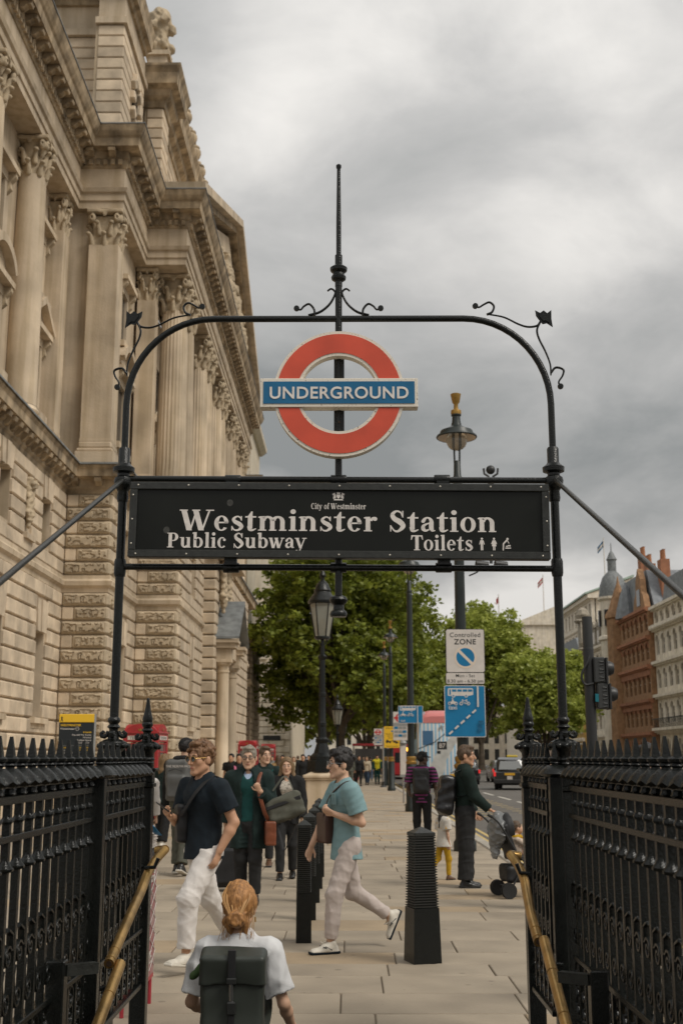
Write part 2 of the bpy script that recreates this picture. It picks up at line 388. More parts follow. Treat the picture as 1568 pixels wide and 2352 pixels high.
# ================================================================ ground, road, pavements
def ground():
    g = MB().add([(-60, -60, -6), (400, -60, -6), (400, 900, -6), (-300, 900, -6), (-300, -60, -6)], [(0, 1, 2, 3, 4)])
    tag(g.build('ground', 'asphalt'), kind='structure')
    pv = MB()
    for x0, x1, y0, y1 in ((-60, -1.42, -12, 7.46), (1.32, 2.5, -12, 7.46), (-60, 2.5, 7.46, 240), (-1.42, 1.32, -12, .9)):
        pv.box(x0, x1, y0, y1, -.5, -.012)
    pave = tag(pv.build('pavement', 'joint'), kind='structure')
    # slabs: the near ones singly, the rest as one mass
    cache = {}; R = random.Random(3); mass = MB(); mass.cur = 0; count = 0; y = 7.47; rows = []
    while y < 64:
        d = R.choice((.46, .52, .56, .60, .66, .72)); rows.append((y, d)); y += d
    for y, d in rows:
        vis = (y+d)*.31+.4; x = -min(vis+1., 9.2)-R.random()*.9; xmax = 2.46
        while x < xmax-.15:
            w = R.choice((.55, .7, .8, .9, .95, 1.05, 1.2)); w = min(w, xmax-x)
            if xmax-(x+w) < .3: w = xmax-x
            x0, x1 = x+.004, x+w-.004; y0, y1 = y+.004, y+d-.004; x += w
            tan = R.random() < .13; inview = -vis < (x0+x1)/2 < vis
            if inview and count < 298 and y < 27:
                key = (round(x1-x0, 2), round(y1-y0, 2), tan)
                if key not in cache:
                    cache[key] = MB().box(-key[0]/2, key[0]/2, -key[1]/2, key[1]/2, -.05, 0, .006).mesh('slab')
                    cache[key].materials.append(MATS['slab_tan' if tan else 'slab'])
                link('paving_slab', cache[key], pave, None, ((x0+x1)/2, (y0+y1)/2, R.uniform(-.002, .002)), (R.uniform(-.0016, .0016), R.uniform(-.0016, .0016), 0)); count += 1
            else:
                mass.cur = 1 if tan else 0; mass.box(x0, x1, y0, y1, -.05, R.uniform(-.003, .002))
    # the sides of the stairwell and the far pavement
    for x0, x1, ya, yb in ((-6.5, -1.45, 1.0, 7.46), (1.35, 2.46, 1.0, 7.46)):
        y = ya
        while y < yb-.2:
            d = min(R.choice((.5, .6, .7)), yb-y); x = x0-R.random()*.4
            while x < x1:
                w = R.choice((.7, .9, 1.1)); xa, xb = max(x, x0), min(x+w, x1); x += w
                mass.cur = int(R.random() < .13)
                if xb-xa > .05: mass.box(xa+.004, xb-.004, y+.004, y+d-.004, -.05, R.uniform(-.003, .002))
            y += d
    tag(mass.build('paving_slabs', ['slab', 'slab_tan'], pave), kind='stuff')
    mb = MB().box(-60, 2.46, 64, 240, -.05, 0); mb.box(-30, -9.2, 7.8, 64, -.05, -.004); mb.build('far_paving', 'slab', pave)
    # kerb stones and road
    kb = tag(link('kerb', None), kind='structure'); ks = MB().box(-.1, .1, -.44, .44, -.3, .004, .015).mesh('kerb_stone'); ks.materials.append(MATS['kerb'])
    for i in range(70): link('kerb_stone', ks, kb, None, (2.6, -8+i*.9+24, 0))
    MB().box(2.5, 2.7, 78.6, 240, -.3, .004).box(2.5, 2.7, -12, 15.5, -.3, .004).build('kerb_run', 'kerb', kb)
    tag(MB().box(2.7, 30, -12, 420, -.6, -.12).build('road', 'asphalt'), kind='structure')
    tag(MB().box(30, 30.2, -12, 420, -.5, .0).box(30.2, 120, -12, 420, -.5, -.004).build('far_pavement', 'slab'), kind='structure')
    rm = tag(link('road_marking', None), kind='structure')
    lw = MB()
    for y0 in np.arange(20, 200, 6.): lw.box(6.62, 6.74, y0, y0+4, -.125, -.116)
    lw.build('lane_dash', 'paint_white', rm)
    ly = MB()
    for x0 in (2.86, 3.06): ly.box(x0, x0+.09, 10, 200, -.125, -.116)
    ly.build('yellow_line', 'paint_yellow', rm)
    sd = MB()
    for i, y0 in enumerate(np.arange(24, 60, 1.5)):
        sd.box(4.0, 4.55, y0, y0+.16, -.125, -.116); sd.box(5.35, 5.8, y0+.6, y0+.74, -.125, -.116)
    sd.build('lane_mark', 'paint_yellow', rm)
    for x in (10.4, 14.6, 20.):
        m = MB()
        for y0 in np.arange(30, 260, 6.): m.box(x, x+.11, y0, y0+2, -.125, -.116)
        m.build('lane_dash', 'paint_white', rm)
ground()
def stairwell():
    s = MB().box(-1.42, -1.30, .9, 7.46, -5, .0).box(1.20, 1.32, .9, 7.46, -5, .0).box(-1.30, 1.20, .8, .92, -5, 0).box(-1.3, 1.2, .92, 3.0, -5, -2.9)
    tag(s.build('stairwell_wall', 'concrete'), kind='structure')
    st = tag(link('stair', None), kind='structure'); sm = MB().box(-1.295, 1.195, 0, .34, -.5, 0, .01).mesh('step')
    sm.materials.append(MATS['concrete'])
    for i in range(18): link('step', sm, st, None, (0, 7.10-.26*i, -.001-.19*i))
    boxobj('landing', 'concrete', -1.3, 1.2, 7.44, 7.47, -.5, -.012, st)
stairwell()
# ================================================================ the great stone building on the left
BLD = thing('government_building', 'long classical stone government building with rusticated base, giant columns and pediment along the left', 'building', (-9.4, 38, 0))
BO = Vector((-9.4, 38, 0))
def B(o):                                        # parts are written in world metres
    o.parent = BLD; o.matrix_parent_inverse = Matrix.Translation(-BO); return o
PLAN = [(-9.4, 16), (-9.4, 38), (-7.86, 38), (-7.86, 42.8), (-6.31, 42.8), (-6.31, 73), (-7.86, 73), (-7.86, 77.8), (-9.4, 77.8), (-9.4, 90), (-7.5, 90), (-7.5, 99), (-10.5, 99)]
stone_count = [0]; stone_cache = {}; stone_mass = {}
def verm_mesh(w, h, n):
    "vermiculated panel: worm-cut face, facing -y, origin at centre"
    nx, nz = int(w/.028), int(h/.028); r = np.random.default_rng(n)
    def vn(cell):
        g = r.random((int(nx*.028/cell)+3, int(nz*.028/cell)+3)); x = np.linspace(0, nx*.028/cell, nx+1); z = np.linspace(0, nz*.028/cell, nz+1)
        i = x.astype(int); j = z.astype(int); fx = (x-i)[:, None]; fz = (z-j)[None]; fx = fx*fx*(3-2*fx); fz = fz*fz*(3-2*fz)
        return g[i][:, j]*(1-fx)*(1-fz)+g[i+1][:, j]*fx*(1-fz)+g[i][:, j+1]*(1-fx)*fz+g[i+1][:, j+1]*fx*fz
    f = vn(.10)*.85+vn(.25)*.15; dp = np.where(np.abs(f-.5) < .10, .09, 0.)
    X, Z = np.meshgrid(np.linspace(-w/2, w/2, nx+1), np.linspace(-h/2, h/2, nz+1), indexing='ij')
    bord = (np.abs(X) > w/2-.035) | (np.abs(Z) > h/2-.03); dp[bord] = .03; edge = (np.abs(X) > w/2-.004) | (np.abs(Z) > h/2-.004); dp[edge] = .07
    V = np.stack([X, dp, Z], -1).reshape(-1, 3); k = nz+1
    q = np.array([[i*k+j, (i+1)*k+j, (i+1)*k+j+1, i*k+j+1] for i in range(nx) for j in range(nz)])
    return np_mesh('stone', V, q, False)
def stone(face, pos, u0, u1, z0, z1, proud, kind='stone_block', bev=.035):
    z0 += .022; z1 -= .022; proud += .03
    "one block of a rusticated face; face 'x': plane x=pos looking +x, 'y': plane y=pos looking -y"
    w, h = round(u1-u0, 2), round(z1-z0, 2); key = (face, w, h, kind, proud, bev)
    c = ((pos, (u0+u1)/2, (z0+z1)/2) if face == 'x' else ((u0+u1)/2, pos, (z0+z1)/2))
    if stone_count[0] < 296 or kind == 'stone_rough' and stone_count[0] < 400:
        if key not in stone_cache:
            if face == 'x': me = MB().box(-.12, proud, -w/2, w/2, -h/2, h/2, bev).mesh('stone_block')
            else: me = MB().box(-w/2, w/2, -proud, .12, -h/2, h/2, bev).mesh('stone_block')
            me.materials.append(MATS[kind]); stone_cache[key] = me
        B(link('stone_block', stone_cache[key], None, None, c)); stone_count[0] += 1
    else:
        mb = stone_mass.setdefault(kind, MB())
        if face == 'x': mb.box(pos-.12, pos+proud, u0, u1, z0, z1, bev)
        else: mb.box(u0, u1, pos-proud, pos+.12, z0, z1, bev)
verm_cache = {}
def verm(face, pos, u0, u1, z0, z1, proud):
    w = round(u1-u0, 1); h = round(z1-z0, 2); key = (w, h, random.randint(0, 4))
    if key not in verm_cache: verm_cache[key] = verm_mesh(w, h, len(verm_cache)+5); verm_cache[key].materials.append(MATS['stone_rough'])
    c = ((pos+proud, (u0+u1)/2, (z0+z1)/2) if face == 'x' else ((u0+u1)/2, pos-proud, (z0+z1)/2))
    o = link('vermiculated_panel', verm_cache[key], None, None, c, (0, 0, PI/2 if face == 'x' else 0)); o.scale = ((u1-u0)/w, 1, 1); B(o)
def courses(face, pos, u0, u1, z0, z1, h, holes=(), proud=.07, joint=.008, wmin=.7, wmax=1.2, kind='stone_block', seed=1):
    R = random.Random(seed); n = max(1, round((z1-z0)/h)); hh = (z1-z0)/n
    for i in range(n):
        a, b = z0+i*hh, z0+(i+1)*hh; spans = [(u0, u1)]
        for (p, q, r, s) in holes:
            if r < b-.1 and s > a+.1:
                ns = []
                for (x, y) in spans:
                    if p > x+.05: ns.append((x, min(p, y)))
                    if q < y-.05: ns.append((max(q, x), y))
                spans = [t for t in ns if t[1]-t[0] > .08]
        for (x, y) in spans:
            m = max(1, round((y-x)/R.uniform(wmin, wmax))); cuts = [x+(y-x)*k/m+(R.uniform(-.12, .12) if 0 < k < m else 0) for k in range(m+1)]
            if m == 2 and i % 2: cuts[1] = x+(y-x)*.38
            for k in range(m): stone(face, pos, cuts[k]+joint, cuts[k+1]-joint, a, b, proud, kind)
def wall(name, face, pos, u0, u1, z0, z1, holes=(), thick=.7, m='stone'):
    us = sorted({u0, u1, *[h[0] for h in holes], *[h[1] for h in holes]}); zs = sorted({z0, z1, *[h[2] for h in holes], *[h[3] for h in holes]}); mb = MB()
    for a, b in zip(us, us[1:]):
        run = None
        for c, d in zip(zs, zs[1:]):
            hole = any(h[0] <= a+1e-4 and h[1] >= b-1e-4 and h[2] <= c+1e-4 and h[3] >= d-1e-4 for h in holes)
            if hole:
                if run: mb_box(mb, face, pos, thick, a, b, *run); run = None
            else: run = (run[0], d) if run else (c, d)
        if run: mb_box(mb, face, pos, thick, a, b, *run)
    return B(mb.build(name, m))
def mb_box(mb, face, pos, t, a, b, c, d):
    if face == 'x': mb.box(pos-t, pos, a, b, c, d)
    else: mb.box(a, b, pos, pos+t, c, d)
def window(face, pos, hole, depth=.45, sill=True, keys=0, nv=2, nh=4):
    "sash window set back in an opening"
    a, b, c, d = hole; T = (lambda u, o, z: (pos+o, u, z)) if face == 'x' else (lambda u, o, z: (u, pos-o, z))
    def bx(mb, u0, u1, o0, o1, z0, z1):
        p, q = T(u0, o0, z0), T(u1, o1, z1); mb.box(min(p[0], q[0]), max(p[0], q[0]), min(p[1], q[1]), max(p[1], q[1]), z0, z1)
    f = MB(); w = .07
    bx(f, a, a+w, -depth-.06, -depth, c, d); bx(f, b-w, b, -depth-.06, -depth, c, d); bx(f, a+w, b-w, -depth-.06, -depth, c, c+w); bx(f, a+w, b-w, -depth-.06, -depth, d-w, d)
    for i in range(1, nh):
        z = c+(d-c)*i/nh; bx(f, a+w, b-w, -depth-.05, -depth-.01, z-.018, z+.018)
    for i in range(1, nv):
        u = a+(b-a)*i/nv; bx(f, u-.018, u+.018, -depth-.045, -depth-.012, c+w, d-w)
    fr = f.build('window_frame', 'sash'); B(fr)
    g = MB(); bx(g, a+.02, b-.02, -depth-.16, -depth-.07, c+.02, d-.02); B(g.build('window_pane', 'glass_dark'))
    if sill:
        s = MB(); bx(s, a-.2, b+.2, -.1, .22, c-.16, c); bx(s, a-.14, b+.14, -.1, .12, c-.3, c-.16); B(s.build('window_sill', 'stone'))
    if keys:
        for i in range(-1, 2):
            u = (a+b)/2+i*.36; k = MB(); e = .06*abs(i); t = .13-.03*abs(i)
            p = [T(u-.15, t, d-.02), T(u+.15, t, d-.02), T(u+.15, -.2, d-.02), T(u-.15, -.2, d-.02)]; sh = .09*i
            q = [T(u-.19+sh, t, d+keys), T(u+.19+sh, t, d+keys), T(u+.19+sh, -.2, d+keys), T(u-.19+sh, -.2, d+keys)]
            k.hexa(p, q); B(k.build('keystone', 'stone_block'))
# ---- base storeys
Z_BAND0, Z_BAND1, Z_STR0, Z_STR1 = 6.86, 7.42, 10.15, 11.1
wlow = [(30.55, 31.75, 2.75, 5.35), (35.05, 36.25, 2.75, 5.35)]; wup = [(30.55, 31.75, 8.0, 9.45), (35.05, 36.25, 8.0, 9.45)]
wall('base_wall', 'x', -9.4, 16, 38.5, 0, 11.1, wlow+wup, thick=.8)
wall('upper_wall', 'x', -10.15, 16, 38.5, 11.1, 20.4, [(30.5, 31.8, 12.4, 14.7), (35, 36.3, 12.4, 14.7), (30.7, 31.6, 16.2, 18.2), (35.2, 36.1, 16.2, 18.2)], thick=.6)
courses('x', -9.4, 28.2, 37.93, .9, Z_BAND0, .455, [(w[0], w[1], w[2], w[3]+.0) for w in wlow]+[(w[0]-.1, w[1]+.1, 5.35, 6.3) for w in wlow], seed=2)
courses('x', -9.4, 28.2, 37.93, Z_BAND1, Z_STR0, .455, [(w[0], w[1], w[2], w[3]) for w in wup]+[(w[0]-.1, w[1]+.1, 9.45, 10.15) for w in wup]+[(33.15, 33.95, 7.9, 9.7)], seed=3)
for w in wlow: window('x', -9.4, w, keys=.95, nh=6)
for w in wup: window('x', -9.4, w, keys=.66, sill=False, nh=3)
# sculpted cartouche between the upper windows
def cartouche(x, y, z, s=1.):
    S = Sculpt((-.25*s, -.45*s, -.9*s), (.3*s, .45*s, .9*s), .03*s)
    S.ell((0, 0, 0), (.16*s, .2*s, .42*s), .05*s); S.ell((.04*s, 0, .55*s), (.17*s, .3*s, .14*s), .06*s)
    for i in (-1, 1):
        S.ell((.1*s, i*.24*s, .58*s), (.13*s, .13*s, .13*s), .03*s); S.cone((.05*s, i*.28*s, .4*s), (.08*s, i*.2*s, -.5*s), .09*s, .06*s, .04*s)
        S.ell((.06*s, i*.22*s, -.3*s), (.1*s, .12*s, .14*s), .04*s)
    S.cone((.06*s, 0, -.4*s), (.06*s, 0, -.75*s), .14*s, .05*s, .05*s); S.wrinkle(.03*s, (14/s, 14/s, 14/s), 3)
    B(link('cartouche', S.mesh('cartouche'), None, 'stone_carved', (x, y, z)))
cartouche(-9.36, 33.5, 8.9)
boxo = lambda nm, m, *a: B(boxobj(nm, m, *a))
boxo('niche_sill', 'stone', -9.5, -9.2, 33.05, 34.0, 7.78, 7.95)
# pavilion B and portico base C: returns facing the camera and street faces
for (yr, xa, xb, nm) in ((38., -9.4, -7.86, 1), (42.8, -7.86, -6.31, 2), (90., -9.4, -7.5, 3)):
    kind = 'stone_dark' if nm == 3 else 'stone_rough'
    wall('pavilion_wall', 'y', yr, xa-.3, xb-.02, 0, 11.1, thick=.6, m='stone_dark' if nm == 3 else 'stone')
    for (za, zb, nn) in ((.9, Z_BAND0, 13), (Z_BAND1, Z_STR0, 6)):
        hh = (zb-za)/nn
        for i in range(nn):
            a, b = za+i*hh, za+(i+1)*hh; x0 = xa+.1; x1 = xb+.06
            if nm == 3:
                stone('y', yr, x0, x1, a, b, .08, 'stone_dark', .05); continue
            if i % 2:
                stone('y', yr, x0, x0+.38, a, b, .06); stone('y', yr, x0+.38, x1, a, b, .08, 'stone_rough', .05); verm('y', yr, x0+.46, x1-.08, a+.06, b-.06, .16)
            else:
                stone('y', yr, x0, x1, a, b, .08, 'stone_rough', .05); verm('y', yr, x0+.06, x1-.08, a+.06, b-.06, .16)
            # return of the quoin on the street side
            stone('x', xb, yr-.02, yr+.62, a, b, .06, 'stone_rough' if i % 2 == 0 else 'stone_block', .05)
            if i % 2 == 0: verm('x', xb, yr+.06, yr+.52, a+.06, b-.06, .15)
wall('base_wall', 'x', -7.86, 38.02, 43, 0, 11.1, [(40., 41.3, 2.75, 5.4), (40., 41.3, 8, 9.4)], thick=.7)
courses('x', -7.86, 38.62, 42.75, .9, Z_BAND0, .455, [(40., 41.3, 2.75, 6.2)], seed=5)
courses('x', -7.86, 38.62, 42.75, Z_BAND1, Z_STR0, .455, [(40., 41.3, 8, 10.1)], seed=6)
window('x', -7.86, (40, 41.3, 2.75, 5.4), keys=.8, nh=6); window('x', -7.86, (40, 41.3, 8, 9.4), keys=.7, sill=False, nh=3)
hc = [(46.2, 47.6, 2.75, 5.4), (46.2, 47.6, 8., 9.5)]
wall('base_wall', 'x', -6.31, 42.82, 73, 0, 11.1, hc, thick=.7)
courses('x', -6.31, 43.42, 50.2, .9, Z_BAND0, .455, [(46.2, 47.6, 2.75, 6.3)], seed=7)
courses('x', -6.31, 43.42, 50.2, Z_BAND1, Z_STR0, .455, [(46.2, 47.6, 8., 10.1)], seed=8)
window('x', -6.31, hc[0], keys=.85, nh=6); window('x', -6.31, hc[1], keys=.6, sill=False, nh=3)
# central bay behind the porch
wall('bay_wall', 'y', 50.2, -6.4, -5.77, 0, 10.1, thick=.5); wall('bay_wall', 'x', -5.75, 50.2, 66, 0, 10.1, thick=.5)
for i in range(19):
    stone('y', 50.2, -6.28, -5.69, .9+i*.485, .9+(i+1)*.485, .07, 'stone_block', .05); stone('x', -5.75, 50.15, 51.1, .9+i*.485, .9+(i+1)*.485, .06, 'stone_block', .05)
courses('x', -5.75, 57, 66, .9, 10.1, .485, seed=12, wmin=1.2, wmax=2)
# wall behind, end pavilion and far side
wall('base_wall', 'x', -7.86, 73, 78, 0, 11.1); wall('base_wall', 'x', -9.4, 77.8, 90, 0, 20.4, m='stone'); wall('base_wall', 'x', -7.5, 90.02, 99, 0, 11.1, [(92.5, 94, 2.5, 5.6), (92.5, 94, 7.6, 10)], m='stone')
courses('x', -7.5, 90.6, 99, .9, Z_BAND0, .455, [(92.5, 94, 2.5, 5.6)], seed=9); courses('x', -7.5, 90.6, 99, Z_BAND1, Z_STR0, .455, [(92.5, 94, 7.6, 10)], seed=10)
window('x', -7.5, (92.5, 94, 2.5, 5.6), sill=False); window('x', -7.5, (92.5, 94, 7.6, 10), sill=False)
# ---- running mouldings
B(mould('plinth', PLAN, [(-.3, 0), (.16, 0), (.16, .55), (.1, .62), (.1, .9), (-.3, .9)], 'stone'))
B(mould('band_course', PLAN, [(-.3, 6.86), (.05, 6.86), (.06, 7.0), (.16, 7.08), (.18, 7.22), (.10, 7.3), (.10, 7.42), (-.3, 7.42)], 'stone'))
B(mould('string_course', PLAN, [(-.3, 10.15), (.05, 10.15), (.07, 10.28), (.13, 10.34), (.13, 10.62), (.48, 10.66), (.5, 10.9), (.56, 11.0), (.56, 11.08), (-.3, 11.1)], 'stone_weathered'))
B(mould('lead_flashing', PLAN, [(-.3, 11.102), (.585, 11.07), (.6, 11.03), (.62, 11.04), (.61, 11.1), (-.3, 11.17)], 'lead'))
def along(path, step, i0, i1, inset=.3):
    "points and outward normals along plan segments i0..i1"
    for i in range(i0, i1):
        a, b = Vector(path[i]), Vector(path[i+1]); L = (b-a).length; d = (b-a)/L; nrm = Vector((d.y, -d.x)); n = max(1, int((L-2*inset*0)/step))
        for k in range(n): yield a+d*(L*(k+.5)/n), nrm
mods = MB().prism([(0, 0), (.30, .0), (.34, -.05), (.30, -.16), (.2, -.13), (.1, -.24), (0, -.26)], -.11, .11, 'y').mesh('modillion'); mods.materials.append(MATS['stone_weathered'])
for p, nr in along(PLAN, .55, 0, 5):
    if p.y < 27: continue
    if p.y > 60: break
    B(link('modillion', mods, None, None, (p.x+nr.x*.12, p.y+nr.y*.12, 10.655), (0, 0, math.atan2(nr.y, nr.x))))
# ---- giant order
def corinthian(r, h, sq=False, n=10):
    "capital: bell, two rows of leaves, corner volutes, abacus; base at z=0"
    S = Sculpt((-r*1.85, -r*1.85, -.05*h), (r*1.85, r*1.85, h*1.05), h/40)
    if sq: S.box((0, 0, h*.4), (r*.9, r*.9, h*.45), .05*h, 0)
    else: S.cone((0, 0, -.0*h), (0, 0, h*.85), r*.84, r*.9, 0)
    pts = [(math.cos(2*PI*k/8), math.sin(2*PI*k/8)) for k in range(8)]
    for row in (0, 1):
        for k in range(8):
            a = 2*PI*(k+.5*row)/8; c, s_ = math.cos(a), math.sin(a); q = (1/max(abs(c), abs(s_))) if sq else 1.
            q = min(q, 1.3); zb = h*(.02+.3*row); R0 = r*1.02*q
            S.cone((c*R0*.92, s_*R0*.92, zb), (c*(R0+r*.12), s_*(R0+r*.12), zb+h*.26), r*.2, r*.15, .008*h)
            S.ell((c*(R0+r*.30), s_*(R0+r*.30), zb+h*.29), (r*.19, r*.19, h*.055), .008*h)
            for t in (-1, 1): S.cone((c*(R0+r*.16)-s_*t*r*.09, s_*(R0+r*.16)+c*t*r*.09, zb+h*.02), (c*(R0+r*.24)-s_*t*r*.1, s_*(R0+r*.24)+c*t*r*.1, zb+h*.24), r*.03, r*.03, 0, op='sub')
            S.cone((c*(R0+r*.1), s_*(R0+r*.1), zb+h*.1), (c*(R0+r*.2), s_*(R0+r*.2), zb+h*.28), r*.045, r*.045, .0, op='add')
    for k in range(4):
        a = PI/4+k*PI/2; c, s_ = math.cos(a), math.sin(a); R1 = r*1.42
        S.cone((c*r*1.0, s_*r*1.0, h*.52), (c*R1, s_*R1, h*.8), r*.1, r*.14, .02*h)
        for t in (-1, 1):
            S.ell((c*R1-s_*t*r*.16, s_*R1+c*t*r*.16, h*.76), (r*.23, r*.23, h*.13), .006*h)
            S.ell((c*(R1+.1*r)-s_*t*r*.2, s_*(R1+.1*r)+c*t*r*.2, h*.76), (r*.1, r*.1, h*.05), .0, op='sub')
        a = k*PI/2; c, s_ = math.cos(a), math.sin(a); S.ell((c*r*1.18, s_*r*1.18, h*.88), (r*.17, r*.17, h*.09), .01*h)
    S.box((0, 0, h*.94), (r*1.32, r*1.32, h*.055), .01, .0)
    for k in range(4):
        a = k*PI/2; S.cone((math.cos(a)*r*3.1, math.sin(a)*r*3.1, h*.86), (math.cos(a)*r*3.1, math.sin(a)*r*3.1, h*1.2), r*1.85, r*1.85, 0, op='sub')
    me = S.mesh('capital'); me.materials.append(MATS['stone_carved']); return me
def shaft_mesh(r, h, flutes=0):
    mb = MB(); n = 48 if flutes else 28; rows = 9; vs = []
    for i in range(rows):
        t = i/(rows-1); rr = r*(1-.14*t**1.6)
        for k in range(n):
            a = 2*PI*k/n; q = rr*(1-.05*(k % 2)) if flutes and i > 0 else rr; vs.append((q*math.cos(a), q*math.sin(a), h*t))
    mb.add(vs, [(i*n+k, i*n+(k+1) % n, (i+1)*n+(k+1) % n, (i+1)*n+k) for i in range(rows-1) for k in range(n)])
    me = mb.mesh('column_shaft', None if flutes else 40); me.materials.append(MATS['stone']); return me
ATTIC = [(1.24, 0), (1.24, .16), (1.3, .2), (1.33, .27), (1.28, .35), (1.12, .38), (1.1, .46), (1.18, .52), (1.2, .58), (1.12, .64), (1.04, .68), (1., .76)]
def giant(r, z0, z1, capz, flutes, caps, shaft, base, x, y):
    B(link('column_base', base, None, None, (x, y, z0))); B(link('column_shaft', shaft, None, None, (x, y, z0+.62), (0, 0, random.random())))
    B(link('capital', caps, None, None, (x, y, capz)))
rA = .5; capA = corinthian(rA*.9, 1.25); shA = shaft_mesh(rA, 19.15-11.82)
baseA = MB().lathe([(r*rA, z*.8) for r, z in ATTIC], n=28).box(-rA*1.3, rA*1.3, -rA*1.3, rA*1.3, -.15, .02).mesh('column_base', 40); baseA.materials.append(MATS['stone'])
for y in (24.5, 29., 33.5): giant(rA, 11.2, 19.15, 19.12, 0, capA, shA, baseA, -9.78, y)
rC = .58; capC = corinthian(rC*.9, 1.5); shC = shaft_mesh(rC, 18.92-11.82, 24)
baseC = MB().lathe([(r*rC, z*.85) for r, z in ATTIC], n=28).box(-rC*1.3, rC*1.3, -rC*1.3, rC*1.3, -.15, .02).mesh('column_base', 40); baseC.materials.append(MATS['stone'])
for y in (44.3, 46.4, 51.2, 53.1, 57.3, 59.2, 63.4, 65.3, 69.4, 71.2): giant(rC, 11.2, 18.92, 18.9, 1, capC, shC, baseC, -6.92, y)
# pilasters on the returns (B facing the camera) and behind the columns
capP = corinthian(.47, 1.35, True)
def pilaster(x0, x1, y0, y1, cap=True):
    boxo('pilaster', 'stone', x0, x1, y0, y1, 12.05, 19.06)
    B(MB().box(x0-.12, x1+.12, y0-.12, y1, 11.18, 11.62).box(x0-.09, x1+.09, y0-.09, y1, 11.62, 11.74, .03).box(x0-.05, x1+.05, y0-.05, y1, 11.74, 11.98, .05).box(x0-.02, x1+.02, y0-.02, y1, 11.98, 12.08).build('pilaster_base', 'stone'))
    if cap:
        o = link('capital', capP, None, None, ((x0+x1)/2, (y0+y1)/2, 19.05)); o.scale = ((x1-x0)/1.02, max(.55, (y1-y0)/1.02), 1); B(o)
pilaster(-9.0, -7.97, 38.05, 39.0); pilaster(-8.2, -7.5, 43.1, 43.9); pilaster(-10.3, -9.6, 36.9, 37.7)
boxo('pavilion_upper_wall', 'stone', -10.2, -8.32, 38.32, 43.2, 11.1, 20.4); boxo('portico_back_wall', 'stone', -10.2, -8.35, 43.2, 73, 11.1, 20.4)
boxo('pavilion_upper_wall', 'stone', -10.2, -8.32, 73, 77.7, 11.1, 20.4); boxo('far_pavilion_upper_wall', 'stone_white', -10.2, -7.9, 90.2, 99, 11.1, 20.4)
pilaster(-9.1, -7.9, 90.02, 90.5)
def aedicule(x, y, w, z0, z1, ped, style='tri'):
    "window surround with pediment on the street face"
    m = MB(); m.box(x, x+.14, y-w/2-.22, y-w/2, z0, z1).box(x, x+.14, y+w/2, y+w/2+.22, z0, z1).box(x, x+.16, y-w/2-.22, y+w/2+.22, z1, z1+.3)
    B(m.build('window_surround', 'stone'))
    c = MB(); c.box(x, x+.42, y-w/2-.5, y+w/2+.5, z1+.3, z1+.48)
    if style == 'tri':
        a = [(y-w/2-.5, z1+.48), (y+w/2+.5, z1+.48), (y+w/2+.5, z1+.62), (y, z1+.62+ped), (y-w/2-.5, z1+.62)]
        c.prism([(y-w/2-.55, z1+.48), (y, z1+.48+ped), (y, z1+.72+ped), (y-w/2-.62, z1+.62)], x, x+.46, 'x').prism([(y+w/2+.55, z1+.48), (y+w/2+.62, z1+.62), (y, z1+.72+ped), (y, z1+.48+ped)], x, x+.46, 'x')
        c.prism([(y-w/2-.45, z1+.48), (y+w/2+.45, z1+.48), (y, z1+.45+ped)], x, x+.15, 'x')
    elif style == 'seg':
        o = arc(y, z1+.1, w/2+.75, 30, 150, 10); i = arc(y, z1+.1, w/2+.5, 150, 30, 10); c.prism(o+i, x, x+.46, 'x'); c.prism(arc(y, z1+.1, w/2+.5, 32, 148, 10), x, x+.15, 'x')
    B(c.build('window_pediment', 'stone'))
    for s in (-1, 1):
        k = MB().prism([(0, 0), (.36, 0), (.36, -.14), (.2, -.3), (.22, -.5), (.1, -.62), (0, -.66)], -.1, .1, 'y'); B(k.build('console', 'stone_carved', loc=(x+.02, y+s*(w/2+.33), z1+.3)))
    B(MB().box(x, x+.36, y-w/2-.45, y+w/2+.45, z0-.22, z0).box(x, x+.2, y-w/2-.35, y+w/2+.35, z0-.75, z0-.22).build('window_sill', 'stone'))
for y, st in ((31.15, 'seg'), (35.65, 'tri')):
    aedicule(-10.15, y, 1.3, 12.4, 14.7, .75, st); window('x', -10.15, (y-.65, y+.65, 12.4, 14.7), sill=False); window('x', -10.15, (y-.45, y+.45, 16.2, 18.2), sill=False); aedicule(-10.15, y, .9, 16.2, 18.2, 0, 'flat')
for y, st in ((40.6, 'tri'),):
    aedicule(-8.32, y, 1.3, 12.4, 14.7, .75, 'seg'); boxo('window_pane', 'glass_dark', -8.33, -8.29, y-.65, y+.65, 12.4, 14.7); aedicule(-8.32, y, .9, 16.2, 18.2, 0, 'flat'); boxo('window_pane', 'glass_dark', -8.33, -8.29, y-.45, y+.45, 16.2, 18.2)
for y in (49.2, 55.2, 61.2, 67.3):
    aedicule(-8.35, y, 1.4, 12.4, 14.9, .75, 'tri'); boxo('window_pane', 'glass_dark', -8.36, -8.32, y-.7, y+.7, 12.4, 14.9); boxo('window_pane', 'glass_dark', -8.36, -8.32, y-.5, y+.5, 16.2, 18.2)
